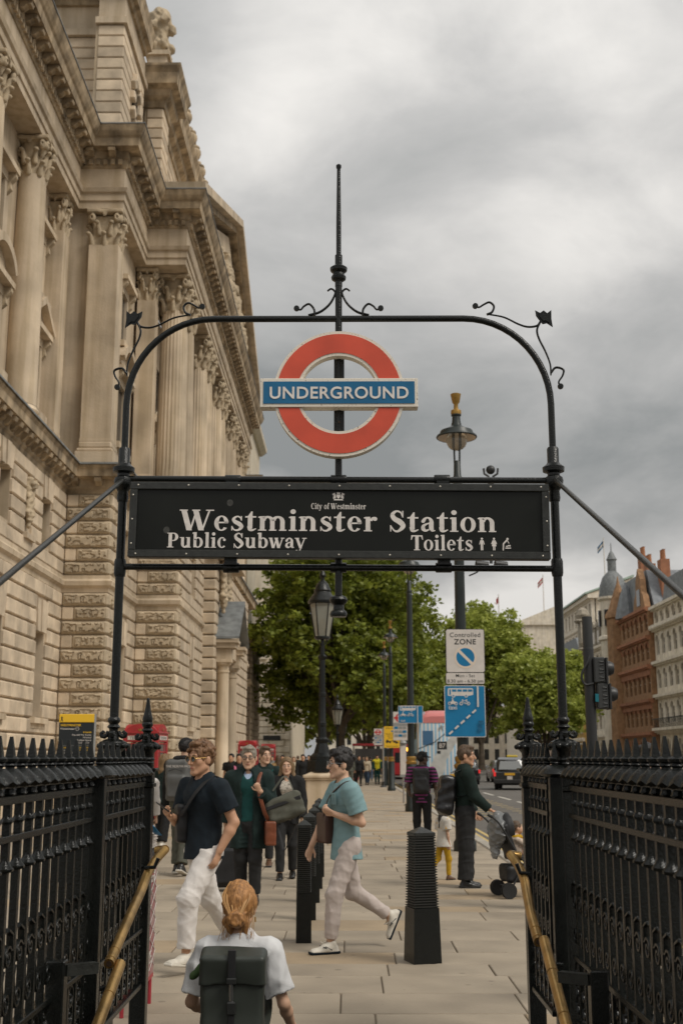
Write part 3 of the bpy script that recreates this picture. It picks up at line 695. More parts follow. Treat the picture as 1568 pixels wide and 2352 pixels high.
# ---- entablature, with dentils and modillions
PE = PLAN
B(mould('architrave', PE, [(-1.0, 20.4), (.0, 20.4), (.0, 20.66), (.05, 20.68), (.05, 20.94), (.12, 20.98), (.16, 21.12), (.02, 21.14), (.02, 21.9), (-1., 21.9)], 'stone'))
B(mould('bed_mould', PE, [(-1., 21.9), (.06, 21.9), (.1, 21.98), (.1, 22.2), (.16, 22.24), (.16, 22.5), (-1, 22.5)], 'stone_weathered'))
B(mould('cornice', PE, [(-1., 22.5), (.56, 22.5), (.56, 22.53), (.6, 22.78), (.66, 22.84), (.74, 22.98), (.80, 23.14), (.80, 23.2), (-1., 23.2)], 'stone_weathered'))
B(mould('lead_flashing', PE, [(-1., 23.2), (.81, 23.2), (.83, 23.19), (.83, 23.23), (-1., 23.3)], 'lead'))
dn = MB()
for p, nr in along(PE, .24, 0, 6):
    if p.y < 26: continue
    c = p+nr*.14; h = .07
    if abs(nr.x) > .5: dn.box(c.x-.05, c.x+.05, c.y-h, c.y+h, 21.99, 22.19)
    else: dn.box(c.x-h, c.x+h, c.y-.05, c.y+.05, 21.99, 22.19)
tag(B(dn.build('dentils', 'stone_weathered')), kind='stuff')
mod2 = MB().prism([(0, 0), (.34, 0), (.36, -.05), (.33, -.13), (.22, -.12), (.1, -.22), (0, -.23)], -.12, .12, 'y').mesh('modillion'); mod2.materials.append(MATS['stone_weathered'])
for p, nr in along(PE, .62, 0, 6):
    if p.y > 26: B(link('modillion', mod2, None, None, (p.x+nr.x*.17, p.y+nr.y*.17, 22.49), (0, 0, math.atan2(nr.y, nr.x))))
# pediment over the portico, facing the street
def pediment():
    y0, y1, za, zp, x0, x1 = 42.3, 73.5, 23.22, 29.1, -7.4, -5.55; ym = (y0+y1)/2
    B(MB().prism([(y0+1.6, za), (y1-1.6, za), (ym, zp-.55)], x0, x1-.75, 'x').build('tympanum', 'stone'))
    for s in (-1, 1):
        ye = y0 if s < 0 else y1; dy = ym-ye; L = math.hypot(dy, zp-za); ny = -(zp-za)/L*math.copysign(1, dy); nz = abs(dy)/L
        for (o0, o1, xx, m_) in ((-.55, -.25, x1-.35, 'stone_weathered'), (-.25, .12, x1, 'stone')):
            pts = [(ye+ny*o0, za+nz*o0+.3), (ym, zp+o0*1.05+.3), (ym, zp+o1*1.05+.3), (ye+ny*o1, za+nz*o1+.3)]
            B(MB().prism(pts if s < 0 else pts[::-1], x0, xx, 'x').build('raking_cornice', m_))
        n = 22
        for i in range(n):
            t = (i+.5)/n; B(link('modillion', mod2, None, None, (x1-.72, ye+dy*t, za+(zp-za)*t+.02), (0, 0, 0)))
    # carved figures in the tympanum
    R = random.Random(5)
    for i in range(11):
        y = y0+5+i*2.2; hgt = max(.8, (zp-za)*(1-abs(y-ym)/((y1-y0)/2))-1.2); s = hgt/2.6; s = min(1.25, max(.5, s))
        S = Sculpt((-.5*s, -.9*s, -.05), (.6*s, .9*s, 2.5*s), .07*s); ln = R.uniform(-.3, .3)
        S.cone((0, 0, .2*s), (.1*s, ln*s, 1.3*s), .32*s, .3*s, .1*s); S.cone((.1*s, ln*s, 1.3*s), (.1*s, ln*s, 1.75*s), .26*s, .2*s, .08*s); S.ell((.14*s, ln*1.2*s, 2.1*s), (.17*s, .17*s, .21*s), .05*s)
        S.cone((.15*s, ln*s-.3*s, 1.6*s), (.3*s, ln*s-.6*s, 1.1*s), .13*s, .1*s, .06*s); S.cone((.15*s, ln*s+.3*s, 1.6*s), (.35*s, ln*s+.5*s, 1.3*s), .13*s, .1*s, .06*s)
        S.cone((.15*s, -.2*s, .1*s), (.3*s, .1*s, .8*s), .2*s, .2*s, .1*s); S.wrinkle(.05*s, (6/s, 6/s, 9/s), i)
        B(link('relief_figure', S.mesh('relief_figure'), None, 'stone_carved', (x1-.6, y, za+.05)))
pediment()
# ---- attic storeys above the cornice
def attic(x0, x1, y0, y1, z0, z1, h, side=True, win=None):
    n = round((z1-z0)/h); mb = MB()
    for i in range(n):
        a = z0+(z1-z0)*i/n; b = z0+(z1-z0)*(i+1)/n; B(MB().box(x0, x1, y0, y1, a+.02, b-.02, .03).build('attic_course', 'stone_block'))
    boxo('attic_core', 'stone', x0-.1, x1-.05, y0+.05, y1+.05, z0, z1)
attic(-9.05, -8.1, 38.15, 42.3, 23.3, 27.7, .44)
attic(-11.2, -9.02, 38.9, 44, 23.3, 27.7, .44)
B(MB().box(-11.3, -8.9, 38.75, 42.5, 27.7, 27.95).box(-9.15, -8.0, 38.05, 42.5, 27.72, 27.97).box(-11.2, -8.95, 38.85, 42.4, 27.95, 28.9).box(-9.05, -8.1, 38.14, 42.4, 27.97, 28.92).build('attic_moulding', 'stone'))
B(mould('attic_cornice', [(-11.5, 38.8), (-9.05, 38.8), (-9.05, 38.15), (-8.1, 38.15), (-8.1, 42.0)], [(-.6, 28.9), (.1, 28.9), (.16, 29.05), (.32, 29.1), (.36, 29.5), (.45, 29.75), (-.6, 29.8)], 'stone_weathered'))
# round-headed attic opening on the street side
B(MB().prism(arc(40.4, 25.8, .42, 0, 360, 20, .75), -8.16, -8.04, 'x').build('attic_window', 'glass_dark'))
for k in range(10):
    a = 2*PI*k/10; c, s_ = math.cos(a), math.sin(a); B(MB().box(-.1, .16, -.16, .16, -.2, .2, .03).build('attic_voussoir', 'stone_block', None, None, (-8.08, 40.4+c*.62, 25.8+s_*.98), (-a+PI/2, 0, 0)))
attic(-8.1, -7.45, 43.1, 44.6, 23.3, 27.3, .44)
attic(-9.5, -7.75, 44.6, 58, 23.3, 27.6, .44)
boxo('attic_core', 'stone', -9.5, -7.8, 44.6, 74, 23.3, 27.6)
B(mould('attic_cornice', [(-9.5, 43.1), (-7.45, 43.1), (-7.45, 44.6), (-7.75, 44.6), (-7.75, 74)], [(-.6, 27.3), (.06, 27.3), (.1, 27.55), (.3, 27.7), (.34, 27.95), (.62, 28.05), (.66, 28.5), (.78, 28.75), (.78, 28.85), (-.6, 28.9)], 'stone_weathered'))
boxo('attic_parapet', 'stone', -9.5, -7.5, 43.2, 74, 28.85, 29.2)
boxo('chimney_pedestal', 'stone', -8.5, -7.7, 45, 46, 29.0, 30.9)
B(MB().box(-8.62, -7.58, 44.88, 46.12, 30.9, 31.1).build('chimney_pedestal_cap', 'stone'))
URN = MB().lathe([(.3, 0), (.32, .1), (.16, .2), (.14, .32), (.34, .5), (.44, .75), (.42, .95), (.3, 1.05), (.36, 1.12), (.34, 1.2), (.12, 1.3), (.14, 1.42), (.02, 1.55)], n=14).mesh('roof_urn', 60); URN.materials.append(MATS['stone_weathered'])
for y in (46.2, 47.6, 49.4, 50.8, 52.6, 54.2, 56.2, 58.4, 61, 64): B(link('roof_urn', URN, None, None, (-7.25, y, 28.88), None, (.75, .75, .8)))
S_ = Sculpt((-.8, -.8, 0), (.8, .8, 2.2), .07); S_.cone((0, 0, 0), (0, 0, .8), .5, .34, .1).cone((0, 0, .8), (0, 0, 1.9), .34, .5, .1)
for k in range(6):
    a = k*PI/3; S_.ell((math.cos(a)*.5, math.sin(a)*.5, 1.35+.3*(k % 2)), (.22, .22, .24), .06); S_.ell((math.cos(a)*.5, math.sin(a)*.5, .45), (.2, .2, .2), .05)
S_.wrinkle(.06, (8, 8, 8), 4); URN2 = S_.mesh('roof_trophy'); URN2.materials.append(MATS['stone_carved'])
B(link('roof_trophy', URN2, None, None, (-8.1, 45.5, 31.05)))
boxo('roof_block', 'stone', -13, -10.9, 16, 43, 20.0, 23.25)
# blocking course in front of tower A, above the wing's cornice
boxo('parapet', 'stone', -10.2, -9.35, 16, 35.4, 23.25, 23.9); boxo('lead_flashing', 'lead', -10.25, -9.28, 16, 35.5, 23.9, 24.0)
# ---- far pavilion: upper cornice
boxo('far_attic', 'stone_white', -9.6, -7.7, 90.3, 99, 23.2, 27.2); B(mould('attic_cornice', [(-9.6, 90.2), (-7.6, 90.2), (-7.6, 99)], [(-.4, 27.2), (.1, 27.2), (.5, 27.5), (.55, 27.8), (-.4, 27.9)], 'stone_white'))
B(link('roof_trophy', URN2, None, None, (-7.9, 90.8, 27.8), None, (.7, .7, .9)))
# ---- porch with columns and lead-covered pediment
POR = -5.35
porch_col = MB().lathe([(.40, 0), (.40, .25), (.33, .3), (.36, .38), (.30, .45), (.285, 2.2), (.25, 5.0), (.28, 5.02), (.28, 5.1), (.25, 5.12), (.25, 5.3), (.34, 5.36), (.36, 5.45)], n=18).box(-.38, .38, -.38, .38, 5.45, 5.58).mesh('porch_column', 40); porch_col.materials.append(MATS['stone'])
for y in (50.95, 54.6): B(link('porch_column', porch_col, None, None, (POR-.05, y, .15)))
boxo('porch_step', 'stone', -5.8, -4.9, 50.4, 57.4, 0, .15)
for y in (50.95, 54.6):
    B(MB().box(-5.8, POR+.32, y-.36, y+.36, 5.73, 6.2).box(-5.8, POR+.52, y-.52, y+.52, 6.2, 6.42).box(-5.8, POR+.62, y-.62, y+.62, 6.42, 6.56).build('porch_entablature', 'stone'))
boxo('porch_entablature', 'stone', -5.9, POR+.2, 51.3, 54.3, 5.9, 6.4); boxo('porch_door', 'glass_dark', -5.76, -5.70, 51.6, 54, .15, 4.6)
ym = 52.8
B(MB().prism([(50.3, 6.58), (50.3, 6.68), (ym, 8.5), (55.3, 6.68), (55.3, 6.58), (ym, 8.32)], -5.8, POR+.68, 'x').build('porch_roof', 'lead'))
B(MB().prism([(50.7, 6.57), (54.9, 6.57), (ym, 8.2)], -5.8, POR+.3, 'x').build('porch_tympanum', 'stone'))
cartouche(-5.6, 51.6, 9.0, 1.5); cartouche(-5.6, 53.4, 9.2, 1.7)
B(MB().prism([(49.9, 10.12), (56, 10.12), (56, 10.3), (53, 11.6), (49.9, 10.3)], -5.9, -4.95, 'x').build('hood', 'stone'))
for kind, mb in stone_mass.items(): tag(B(mb.build('stone_blocks', kind)), kind='stuff')
# ================================================================ ironwork of the station entrance
mat('iron', (.006, .007, .006), .24, var=.3, vs=40, bump=.2, bs=120, spec=.36)
mat('iron_grey', (.020, .021, .018), .36, var=.3, vs=30, bump=.15, bs=90)
mat('sign_black', (.009, .010, .008), .34, var=.25, vs=3, spec=.22)
mat('letter_white', (.70, .65, .60), .6, var=.10, vs=30)
mat('enamel_red', (.60, .075, .035), .38, var=.12, vs=5, rnd=.0, bump=.06, bs=160)
mat('enamel_blue', (.0, .11, .24), .35, var=.12, vs=6)
mat('enamel_white', (.72, .66, .56), .5, var=.6, vs=85, col2=(.10, .075, .045), rp=(.30, .40), det=6)
mat('rust', (.06, .035, .02), .8)
mat('brass', (.42, .26, .09), .32, metal=.85, var=.35, vs=9, bump=.12, bs=60, sc=(1, 1, .3))
mat('rivet', (.45, .42, .36), .4, metal=.6)
YA = 6.6
def arch():
    A = thing('station_arch', 'black iron arch with central spire carrying the station signs over the stair entrance', 'sign arch', (-.056, YA, 0))
    O = Matrix.Translation((.056, -YA, 0))
    def add(mb, nm, sm=40, m='iron'):
        o = mb.build(nm, m, A, sm); o.matrix_parent_inverse = O; return o
    xl, xr, zt = -1.298, 1.184, 4.152
    for x in (xl, xr):
        add(MB().tube([(x, YA, 1.76), (x, YA, 2.66), (x, YA, 3.2)], .0245, 14).lathe([(.03, 0), (.034, .02), (.034, .085), (.03, .1)], (x, YA, 2.605), 14), 'post')
        add(MB().lathe([(.03, -.12), (.034, -.1), (.03, -.06), (.036, -.05), (.05, -.03), (.055, 0), (.05, .02), (.036, .03), (.036, .045), (.062, .055), (.064, .08), (.04, .1), (.034, .11), (.034, .19), (.028, .2)], (x, YA, 3.16), 18), 'collar')
    add(MB().tube([(xl, YA, 3.3), (xl, YA, 3.5)]+[(xl+.50*(1-math.cos(t)), YA, 3.62+.532*math.sin(t)) for t in np.linspace(.0, PI/2, 14)]+[(xr-.50*(1-math.cos(t)), YA, 3.62+.532*math.sin(t)) for t in np.linspace(PI/2, 0, 14)]+[(xr, YA, 3.5), (xr, YA, 3.3)], .0195, 14), 'arch_bar')
    cx = -.056
    add(MB().tube([(cx, YA+.0, 2.42), (cx, YA, 4.40)], .0205, 14), 'centre_pole')
    add(MB().lathe([(.022, 0), (.022, .03), (.042, .045), (.045, .06), (.036, .075), (.034, .085), (.05, .1), (.052, .118), (.03, .135), (.022, .14), (.022, .2), (.015, .205), (.015, .4), (.011, .75), (.011, .765), (.016, .775), (.016, .79), (.004, .80)], (cx, YA, 4.355), 16), 'spire')
    add(MB().lathe([(.015, -.002), (.045, .0), (.05, .015), (.044, .03), (.032, .04), (.03, .065), (.046, .08), (.052, .095), (.044, .112), (.022, .12)], (cx, YA, 2.375), 18), 'pendant_knob')
    for z in (3.169, 2.655):
        add(MB().tube([(xl, YA, z+.007), (xr, YA, z-.007)], .0185, 12), 'cross_bar')
        for x in (-.665, -.056, .54):
            add(MB().lathe([(.027, -.045), (.029, -.04), (.029, .04), (.027, .045)], (0, 0, 0), 14), 'clamp').matrix_parent_inverse = O @ Matrix.Translation((x, YA, z)) @ Matrix.Rotation(PI/2, 4, 'Y')
    for x in (-.665, .54): add(MB().box(x-.035, x+.035, YA-.055, YA-.01, 3.10, 3.15).box(x-.035, x+.035, YA-.055, YA-.01, 2.665, 2.715), 'hanger')
    # scrolls and leaves
    def sc(pts, r=.0075, ball=True, flip=False):
        P = [PX(x, y, YA) for x, y in pts]
        if flip: P = [Vector((2*cx-p.x, p.y, p.z)) for p in P]
        q = spline(P, 5); mb = MB().tube(q, [r*(1-.35*i/len(q)) for i in range(len(q))], 8, flat=1.5, up=(0, 1, 0))
        if ball: mb.lathe([(.001, -.009), (.016, -.008), (.018, 0), (.016, .008), (.001, .009)], (0, 0, 0), 12)
        n = len(mb.v)-60 if ball else len(mb.v)
        if ball:
            for i in range(n, n+60): v = mb.v[i]; mb.v[i] = (P[-1].x+v[0], YA+v[2]*1.3, P[-1].z+v[1])
        add(mb, 'scroll', 60)
    z2 = lambda *l: [(x*.36617, 574.2+y*.36617) for x, y in l]
    for fl in (False, True):
        sc(z2((1195, 408), (1163, 392), (1152, 355), (1180, 331), (1215, 345), (1245, 362), (1268, 354)), flip=fl)
        sc(z2((795, 775), (765, 742), (718, 755), (722, 792), (746, 832), (735, 860)), flip=fl)
        sc(z2((862, 455), (884, 480), (940, 486), (1000, 468), (1090, 425), (1195, 405)), .007, False, fl)
        sc(z2((862, 455), (882, 505), (870, 560), (830, 640), (800, 720), (795, 790)), .007, False, fl)
        sc([(722, 724), (721, 710), (710, 698), (698, 703), (690, 711), (681, 708)], flip=fl)
        sc([(708, 724), (735, 716), (757, 698), (769, 676), (768, 668), (760, 663), (752, 668)], .008, False, fl)
        c = PX(308, 733, YA); c = Vector((2*cx-c.x, c.y, c.z)) if fl else c; s = -1 if fl else 1
        lf = MB(); pl = [(-.045, .048), (-.02, .028), (0, .046), (.022, .03), (.05, .046), (.046, .012), (.03, -.012), (.008, -.04), (-.016, -.034), (-.05, -.058), (-.044, -.008)]
        lf.prism([(c.x+s*u, c.z+v) for u, v in pl][::s], YA-.014, YA-.006, 'y'); lf.prism([(c.x+s*u*.6, c.z+v*.6) for u, v in pl][::s], YA-.022, YA-.014, 'y'); add(lf, 'leaf')
        st = MB(); x = xr if fl else xl; st.tube([(x, YA-.02, 3.165), (x, 4.2, 2.185), (x, 2.7, 1.57)], .0135, 10); add(st, 'stay_rod', m='iron_grey')
arch()
def ring_poly(r0, r1, z0, a0, a1, n=40): return arc(0, 0, r1, a0, a1, n)+arc(0, 0, r0, a1, a0, n)
def roundel():
    T = thing('underground_roundel', 'red ring and blue bar roundel reading UNDERGROUND with chipped white edging', 'sign', (-.053, YA-.04, 3.667))
    f = -.035
    def half(r0, r1, y0, y1, m, nm, zc):
        for s in (1, -1):
            a = math.degrees(math.asin(zc/r1)); b = math.degrees(math.asin(min(1, zc/r0)))
            o = arc(0, 0, r1, a, 180-a, 40)+arc(0, 0, r0, 180-b, b, 40); o = [(u, s*v) for u, v in o]
            MB().prism(o if s > 0 else o[::-1], y0, y1, 'y').build(nm, m, T)
    half(.229, .379, f, .028, 'enamel_white', 'ring_edge', .087)
    half(.246, .361, f-.004, f+.001, 'enamel_red', 'red_ring', .0885)
    MB().box(-.456, .456, f-.012, .034, -.0865, .0865, .002).build('bar_edge', 'enamel_white', T)
    MB().box(-.437, .437, f-.016, f-.011, -.0665, .0665).build('blue_bar', 'enamel_blue', T)
    text('lettering', 'UNDERGROUND', .1, 'letter_white', T, (0, f-.0185, -.0365), bold=.018, spacing=1.06, sx=1.005)
    MB().lathe([(.006, 0), (.006, .004)], n=10).build('bolt_hole', 'rust', T, None, (0, .015, -.16), (PI/2, 0, 0))
    MB().box(-.03, .03, .03, .06, -.36, .36).build('back_bracket', 'iron', T)
roundel()
# ---------------------------------------------------------------- serif letters, drawn stroke by stroke
class Glyphs:
    def __init__(s): s.p = []
    def rect(s, x0, y0, x1, y1): s.p.append([(x0, y0), (x1, y0), (x1, y1), (x0, y1)])
    def dia(s, x0, y0, x1, y1, w): s.p.append([(x0-w/2, y0), (x0+w/2, y0), (x1+w/2, y1), (x1-w/2, y1)])
    def ring(s, cx, cy, rx, ry, tx, ty, a0=0, a1=360):
        n = max(6, int(abs(a1-a0)/12))
        for i in range(n):
            b = [math.radians(a0+(a1-a0)*(i+k)/n) for k in (0, 1)]
            s.p.append([(cx+rx*math.cos(b[0]), cy+ry*math.sin(b[0])), (cx+rx*math.cos(b[1]), cy+ry*math.sin(b[1])), (cx+(rx-tx)*math.cos(b[1]), cy+(ry-ty)*math.sin(b[1])), (cx+(rx-tx)*math.cos(b[0]), cy+(ry-ty)*math.sin(b[0]))])
    def dot(s, cx, cy, r): s.p.append(arc(cx, cy, r, 0, 342, 19))
    def stroke(s, pts, ws, n=5):
        q = spline([(x, y, 0) for x, y in pts], n); m = len(q); W = np.interp(np.linspace(0, len(ws)-1, m), range(len(ws)), ws); L = []; Rr = []
        for i in range(m):
            t = (q[min(i+1, m-1)]-q[max(i-1, 0)]).normalized(); nn = Vector((-t.y, t.x, 0)); L.append(q[i]+nn*W[i]/2); Rr.append(q[i]-nn*W[i]/2)
        for i in range(m-1): s.p.append([tuple(v[:2]) for v in (Rr[i], Rr[i+1], L[i+1], L[i])])
def glyph(c, g):
    "draws c with cap height 1; returns its advance"
    X = .70; w = .195; t = .055; e = .075; R, D = g.rect, g.dia
    def stem(x, h, foot=True, flag=True):
        R(x, 0, x+w, h)
        if foot: R(x-e, 0, x+w+e, t)
        if flag: g.p.append([(x-e, h-.07), (x, h-.10), (x, h), (x-e, h-.03)])
    def arch_(x, foot=True):
        g.ring(x+w+.13, X-.27, .29, .285, .19, .10, 0, 165); R(x+w+.13+.29-.19, 0, x+w+.42, X-.27)
        if foot: R(x+w+.13+.1-e*.6, 0, x+w+.42+e, t)
    if c == 'i': stem(.08, X); g.dot(.08+w/2, .93, .115); return .36
    if c == 'l': stem(.08, 1.04); return .36
    if c == 'n': stem(.08, X); arch_(.08); return .80
    if c == 'm': stem(.08, X); arch_(.08); arch_(.50); return 1.22
    if c == 'r': stem(.08, X); g.ring(.44, X-.25, .2, .25, .12, .10, 60, 165); g.dot(.47, X-.10, .095); return .60
    if c == 'u':
        R(.08, .2, .08+w, X); R(.0, X-.055, .08, X); g.ring(.08+.26, .25, .26, .27, .19, .11, 180, 330); R(.47, 0, .47+w, X); R(.40, X-.055, .47, X); R(.47+w, 0, .47+w+.06, .05); return .76
    if c == 'o': g.ring(.34, X/2, .32, X/2+.02, .18, .06); return .68
    if c == 'e': g.ring(.32, X/2, .30, X/2+.02, .18, .06, 5, 322); R(.15, .35, .60, .42); return .64
    if c == 'c': g.ring(.32, X/2, .30, X/2+.02, .18, .07, 60, 318); g.dot(.47, X-.16, .09); return .60
    if c == 's': g.stroke([(.45, .50), (.40, .63), (.26, .68), (.12, .55), (.20, .42), (.36, .32), (.46, .18), (.33, .03), (.16, .04), (.06, .20)], [.04, .06, .07, .13, .18, .20, .17, .09, .06, .04]); R(.43, .48, .475, .70); R(.04, .0, .085, .22); return .55
    if c == 'S': g.stroke([(.56, .72), (.48, .92), (.30, .98), (.14, .82), (.22, .62), (.44, .47), (.58, .26), (.40, .03), (.22, .04), (.06, .28)], [.05, .07, .09, .17, .22, .25, .21, .11, .07, .05]); R(.545, .68, .595, 1.0); R(.04, 0, .09, .30); return .70
    if c == 't': R(.11, .1, .11+w, X+.02); g.p.append([(.11, X), (.11+w, X), (.11+w, .93), (.25, .93)]); R(.0, X-.07, .46, X); g.stroke([(.16, .22), (.20, .06), (.32, .03), (.46, .10)], [.15, .15, .09, .04]); return .48
    if c == 'a': R(.36, .08, .36+w, .46); g.ring(.30, .44, .255, .27, .17, .07, 0, 160); g.dot(.12, .50, .08); g.stroke([(.45, .42), (.28, .38), (.13, .27), (.13, .12), (.24, .05), (.38, .12)], [.05, .07, .14, .17, .10, .05]); g.stroke([(.44, .12), (.50, .05), (.62, .06)], [.12, .09, .04]); return .63
    if c == 'b': R(.08, .02, .08+w, 1.04); g.p.append([(0, .95), (.08, .93), (.08, 1.04), (0, 1.0)]); g.ring(.38, X/2, .32, X/2+.01, .19, .07, -150, 150); return .74
    if c == 'P': R(.09, 0, .32, 1); R(0, 0, .43, t); R(0, .945, .2, 1); g.ring(.42, .72, .31, .28, .21, .065, -90, 90); R(.32, .935, .43, 1); R(.32, .44, .43, .505); return .78
    if c == 'T': R(.30, 0, .53, .98); R(.20, 0, .63, t); R(.03, .92, .80, 1); g.p.append([(.0, .70), (.05, .70), (.14, .93), (.03, .93)]); g.p.append([(.78, .70), (.83, .70), (.80, .93), (.69, .93)]); return .80
    if c == 'C': g.ring(.44, .5, .42, .52, .22, .07, 52, 310); R(.68, .62, .73, .98); return .84
    if c == 'f': R(.12, 0, .12+w*.9, .8); R(.04, 0, .42, t); R(.02, X-.06, .42, X); g.stroke([(.21, .75), (.24, .95), (.36, 1.02), (.48, .97)], [.17, .13, .08, .06]); g.dot(.47, .93, .08); return .44
    if c in 'wWyvV':
        h = 1. if c.isupper() else X; tk = .23 if c.isupper() else .19; th = .08; u = 1.0 if c.isupper() else .72
        if c in 'wW':
            D(.36*u, 0, .11*u, h, tk); D(.40*u, 0, .66*u, h, th); D(.86*u, 0, .60*u, h, tk); D(.90*u, 0, 1.20*u, h, th)
            for x in (.10, .62, 1.20): R((x-.16)*u, h-t, (x+.18)*u, h)
            return 1.32*u
        D(.36, 0, .11, h, tk); D(.37, 0, .62, h, th)
        for x in (.11, .60): R(x-.15, h-t, x+.15, h)
        if c == 'y': g.stroke([(.37, .02), (.30, -.16), (.20, -.25), (.08, -.23)], [.08, .08, .08, .08]); g.dot(.10, -.20, .085)
        return .72
    return .34
def serif(name, body, h, x0, x1, zb, y, m, parent, sx=None, gap=.06):
    g = Glyphs(); pen = 0; parts = []
    wi = 0
    for ch in body:
        k = len(g.p); a = glyph(ch, g); wi += ch == ' '
        for i in range(k, len(g.p)): parts.append(([(u+pen, v) for u, v in g.p[i]], wi))
        pen += a+gap
    pen -= gap; s = (x1-x0)/pen; mbs = [MB() for _ in range(wi+1)]
    for i, (q, wd) in enumerate(parts):
        mb = mbs[wd]; ar = sum(q[k][0]*q[(k+1) % len(q)][1]-q[(k+1) % len(q)][0]*q[k][1] for k in range(len(q)))
        q = q if ar > 0 else q[::-1]; d = y-.0012-.00005*(i % 13)
        mb.add([(x0+u*s, d, zb+v*h) for u, v in q], [tuple(range(len(q)))])
    for mb in mbs: mb.build(name, m, parent)
def board():
    T = thing('station_name_board', 'black board reading City of Westminster, Westminster Station, Public Subway, Toilets', 'sign board', (-.052, YA-.06, 2.912)); T.rotation_euler = (0, math.radians(.42), 0)
    W, H = 1.188, .2165
    MB().box(-W+.012, W-.012, -.018, .03, -H+.012, H-.012).build('panel', 'sign_black', T)
    fr = MB(); w = .042
    for a in ((-W, W, H-w, H), (-W, W, -H, -H+w)): fr.box(a[0], a[1], -.034, .034, a[2], a[3], .003)
    for a in ((-W, -W+w), (W-w, W)): fr.box(a[0], a[1], -.0335, .0335, -H+w, H-w, .003)
    fr.build('frame', 'iron_grey', T)
    rv = MB().lathe([(.0055, 0), (.0055, .002), (.002, .004)], n=8).mesh('rivet'); rv.materials.append(MATS['rivet'])
    for i in range(9):
        x = -W+.045+i*(2*W-.09)/8
        for z in (H-.018, -H+.018): link('rivet', rv, T, None, (x, -.034, z), (PI/2, 0, 0))
    for z in (.14, 0, -.14):
        for x in (-W+.018, W-.018): link('rivet', rv, T, None, (x, -.034, z), (PI/2, 0, 0))
    f = -.0182; k = .00253; X = lambda px: (px-779)*k; Zp = lambda py: (1200-py)*.002575
    serif('lettering', 'Westminster Station', .1195, X(425), X(1131), Zp(1223.5), f, 'letter_white', T)
    serif('lettering', 'Public Subway', .0845, X(396), X(706), Zp(1262), f, 'letter_white', T)
    serif('lettering', 'Toilets', .086, X(939), X(1077), Zp(1265), f, 'letter_white', T)
    serif('lettering', 'City of Westminster', .0335, X(716), X(839), Zp(1174), f, 'letter_white', T)
    # crest: shield, crown and two supporters
    c = MB(); cx, cz = X(777), Zp(1145); u = .0026
    def P(l): c.add([(cx+a*u, f-.001-.00006*len(c.f), cz+b*u) for a, b in l], [tuple(range(len(l)))])
    P([(-4, 4), (4, 4), (4, -1), (0, -6), (-4, -1)][::-1])
    P([(-3.5, 5), (3.5, 5), (4.5, 9.5), (2, 7), (0, 10), (-2, 7), (-4.5, 9.5)])
    for s in (-1, 1):
        for l in ([(6, -5), (8, -5), (9, 1), (11, 5), (9, 8), (7, 7), (8, 4), (5.5, 0)], [(9, -6), (11, -6), (11.5, -1), (9.5, 1)], [(10, 1), (13, 3), (12.5, 7), (11.5, 6), (11.8, 4)], [(5, 2), (7.5, 3), (7.5, 4.2), (5, 3.2)]):
            P([(s*a, b) for a, b in l][::s])
    P([(-11, -9), (11, -9), (9, -6.5), (-9, -6.5)]); c.build('crest', 'letter_white', T)
    def icon(parts, px, nm):
        m = MB(); X0, Z0 = X(px), Zp(1250)
        for i, l in enumerate(parts): m.add([(X0+a*.0026, f-.001-.00006*i, Z0+b*.0026) for a, b in l], [tuple(range(len(l)))])
        m.build(nm, 'letter_white', T)
    hd = arc(0, 11.5, 2.4, 0, 330, 11)
    icon([hd, [(-2.6, 8.3), (-3.6, 7.6), (-5.8, -1), (-4.2, -1.4), (-2.6, 4)], [(2.6, 4), (4.2, -1.4), (5.8, -1), (3.6, 7.6), (2.6, 8.3)], [(-2.6, 8.3), (-2.6, -14), (-.3, -14), (-.3, -1), (.3, -1), (.3, -14), (2.6, -14), (2.6, 8.3)]], 1097, 'pictogram')
    icon([hd, [(-2.4, 8.3), (-3.4, 7.6), (-6.4, .3), (-4.8, -.4), (-2, 5)], [(2, 5), (4.8, -.4), (6.4, .3), (3.4, 7.6), (2.4, 8.3)], [(-2.4, 8.3), (-5, -5), (-2.4, -5), (-2.4, -14), (-.4, -14), (-.4, -5), (.4, -5), (.4, -14), (2.4, -14), (2.4, -5), (5, -5), (2.4, 8.3)]], 1124, 'pictogram')
    icon([arc(2, 11.3, 2.6, 0, 330, 11), [(-9, -14), (-6.5, -14), (-5.4, 0), (1, 6.5), (4.5, .8), (5.6, 1.8), (2, 9.3), (-1, 9.6), (-8.5, 1)], [(-3, -10), (9, -10), (9, -7.6), (-3, -7.6)], [(-2, -6), (2, -6), (5, -3.6), (3.5, -2), (1, -4), (-2, -4)], arc(6.6, -3.6, 2, 0, 330, 9)], 1152, 'pictogram')
    mat('smear', (.045, .045, .04), .8, var=.4, vs=80)
    for x, z in ((-.975, -.06), (-.62, .1)): MB().add([(x+a, f-.0006, z+b) for a, b in arc(0, 0, .018, 0, 340, 14, .02)], [tuple(range(15))]).build('sticker_residue', 'smear', T)
board()
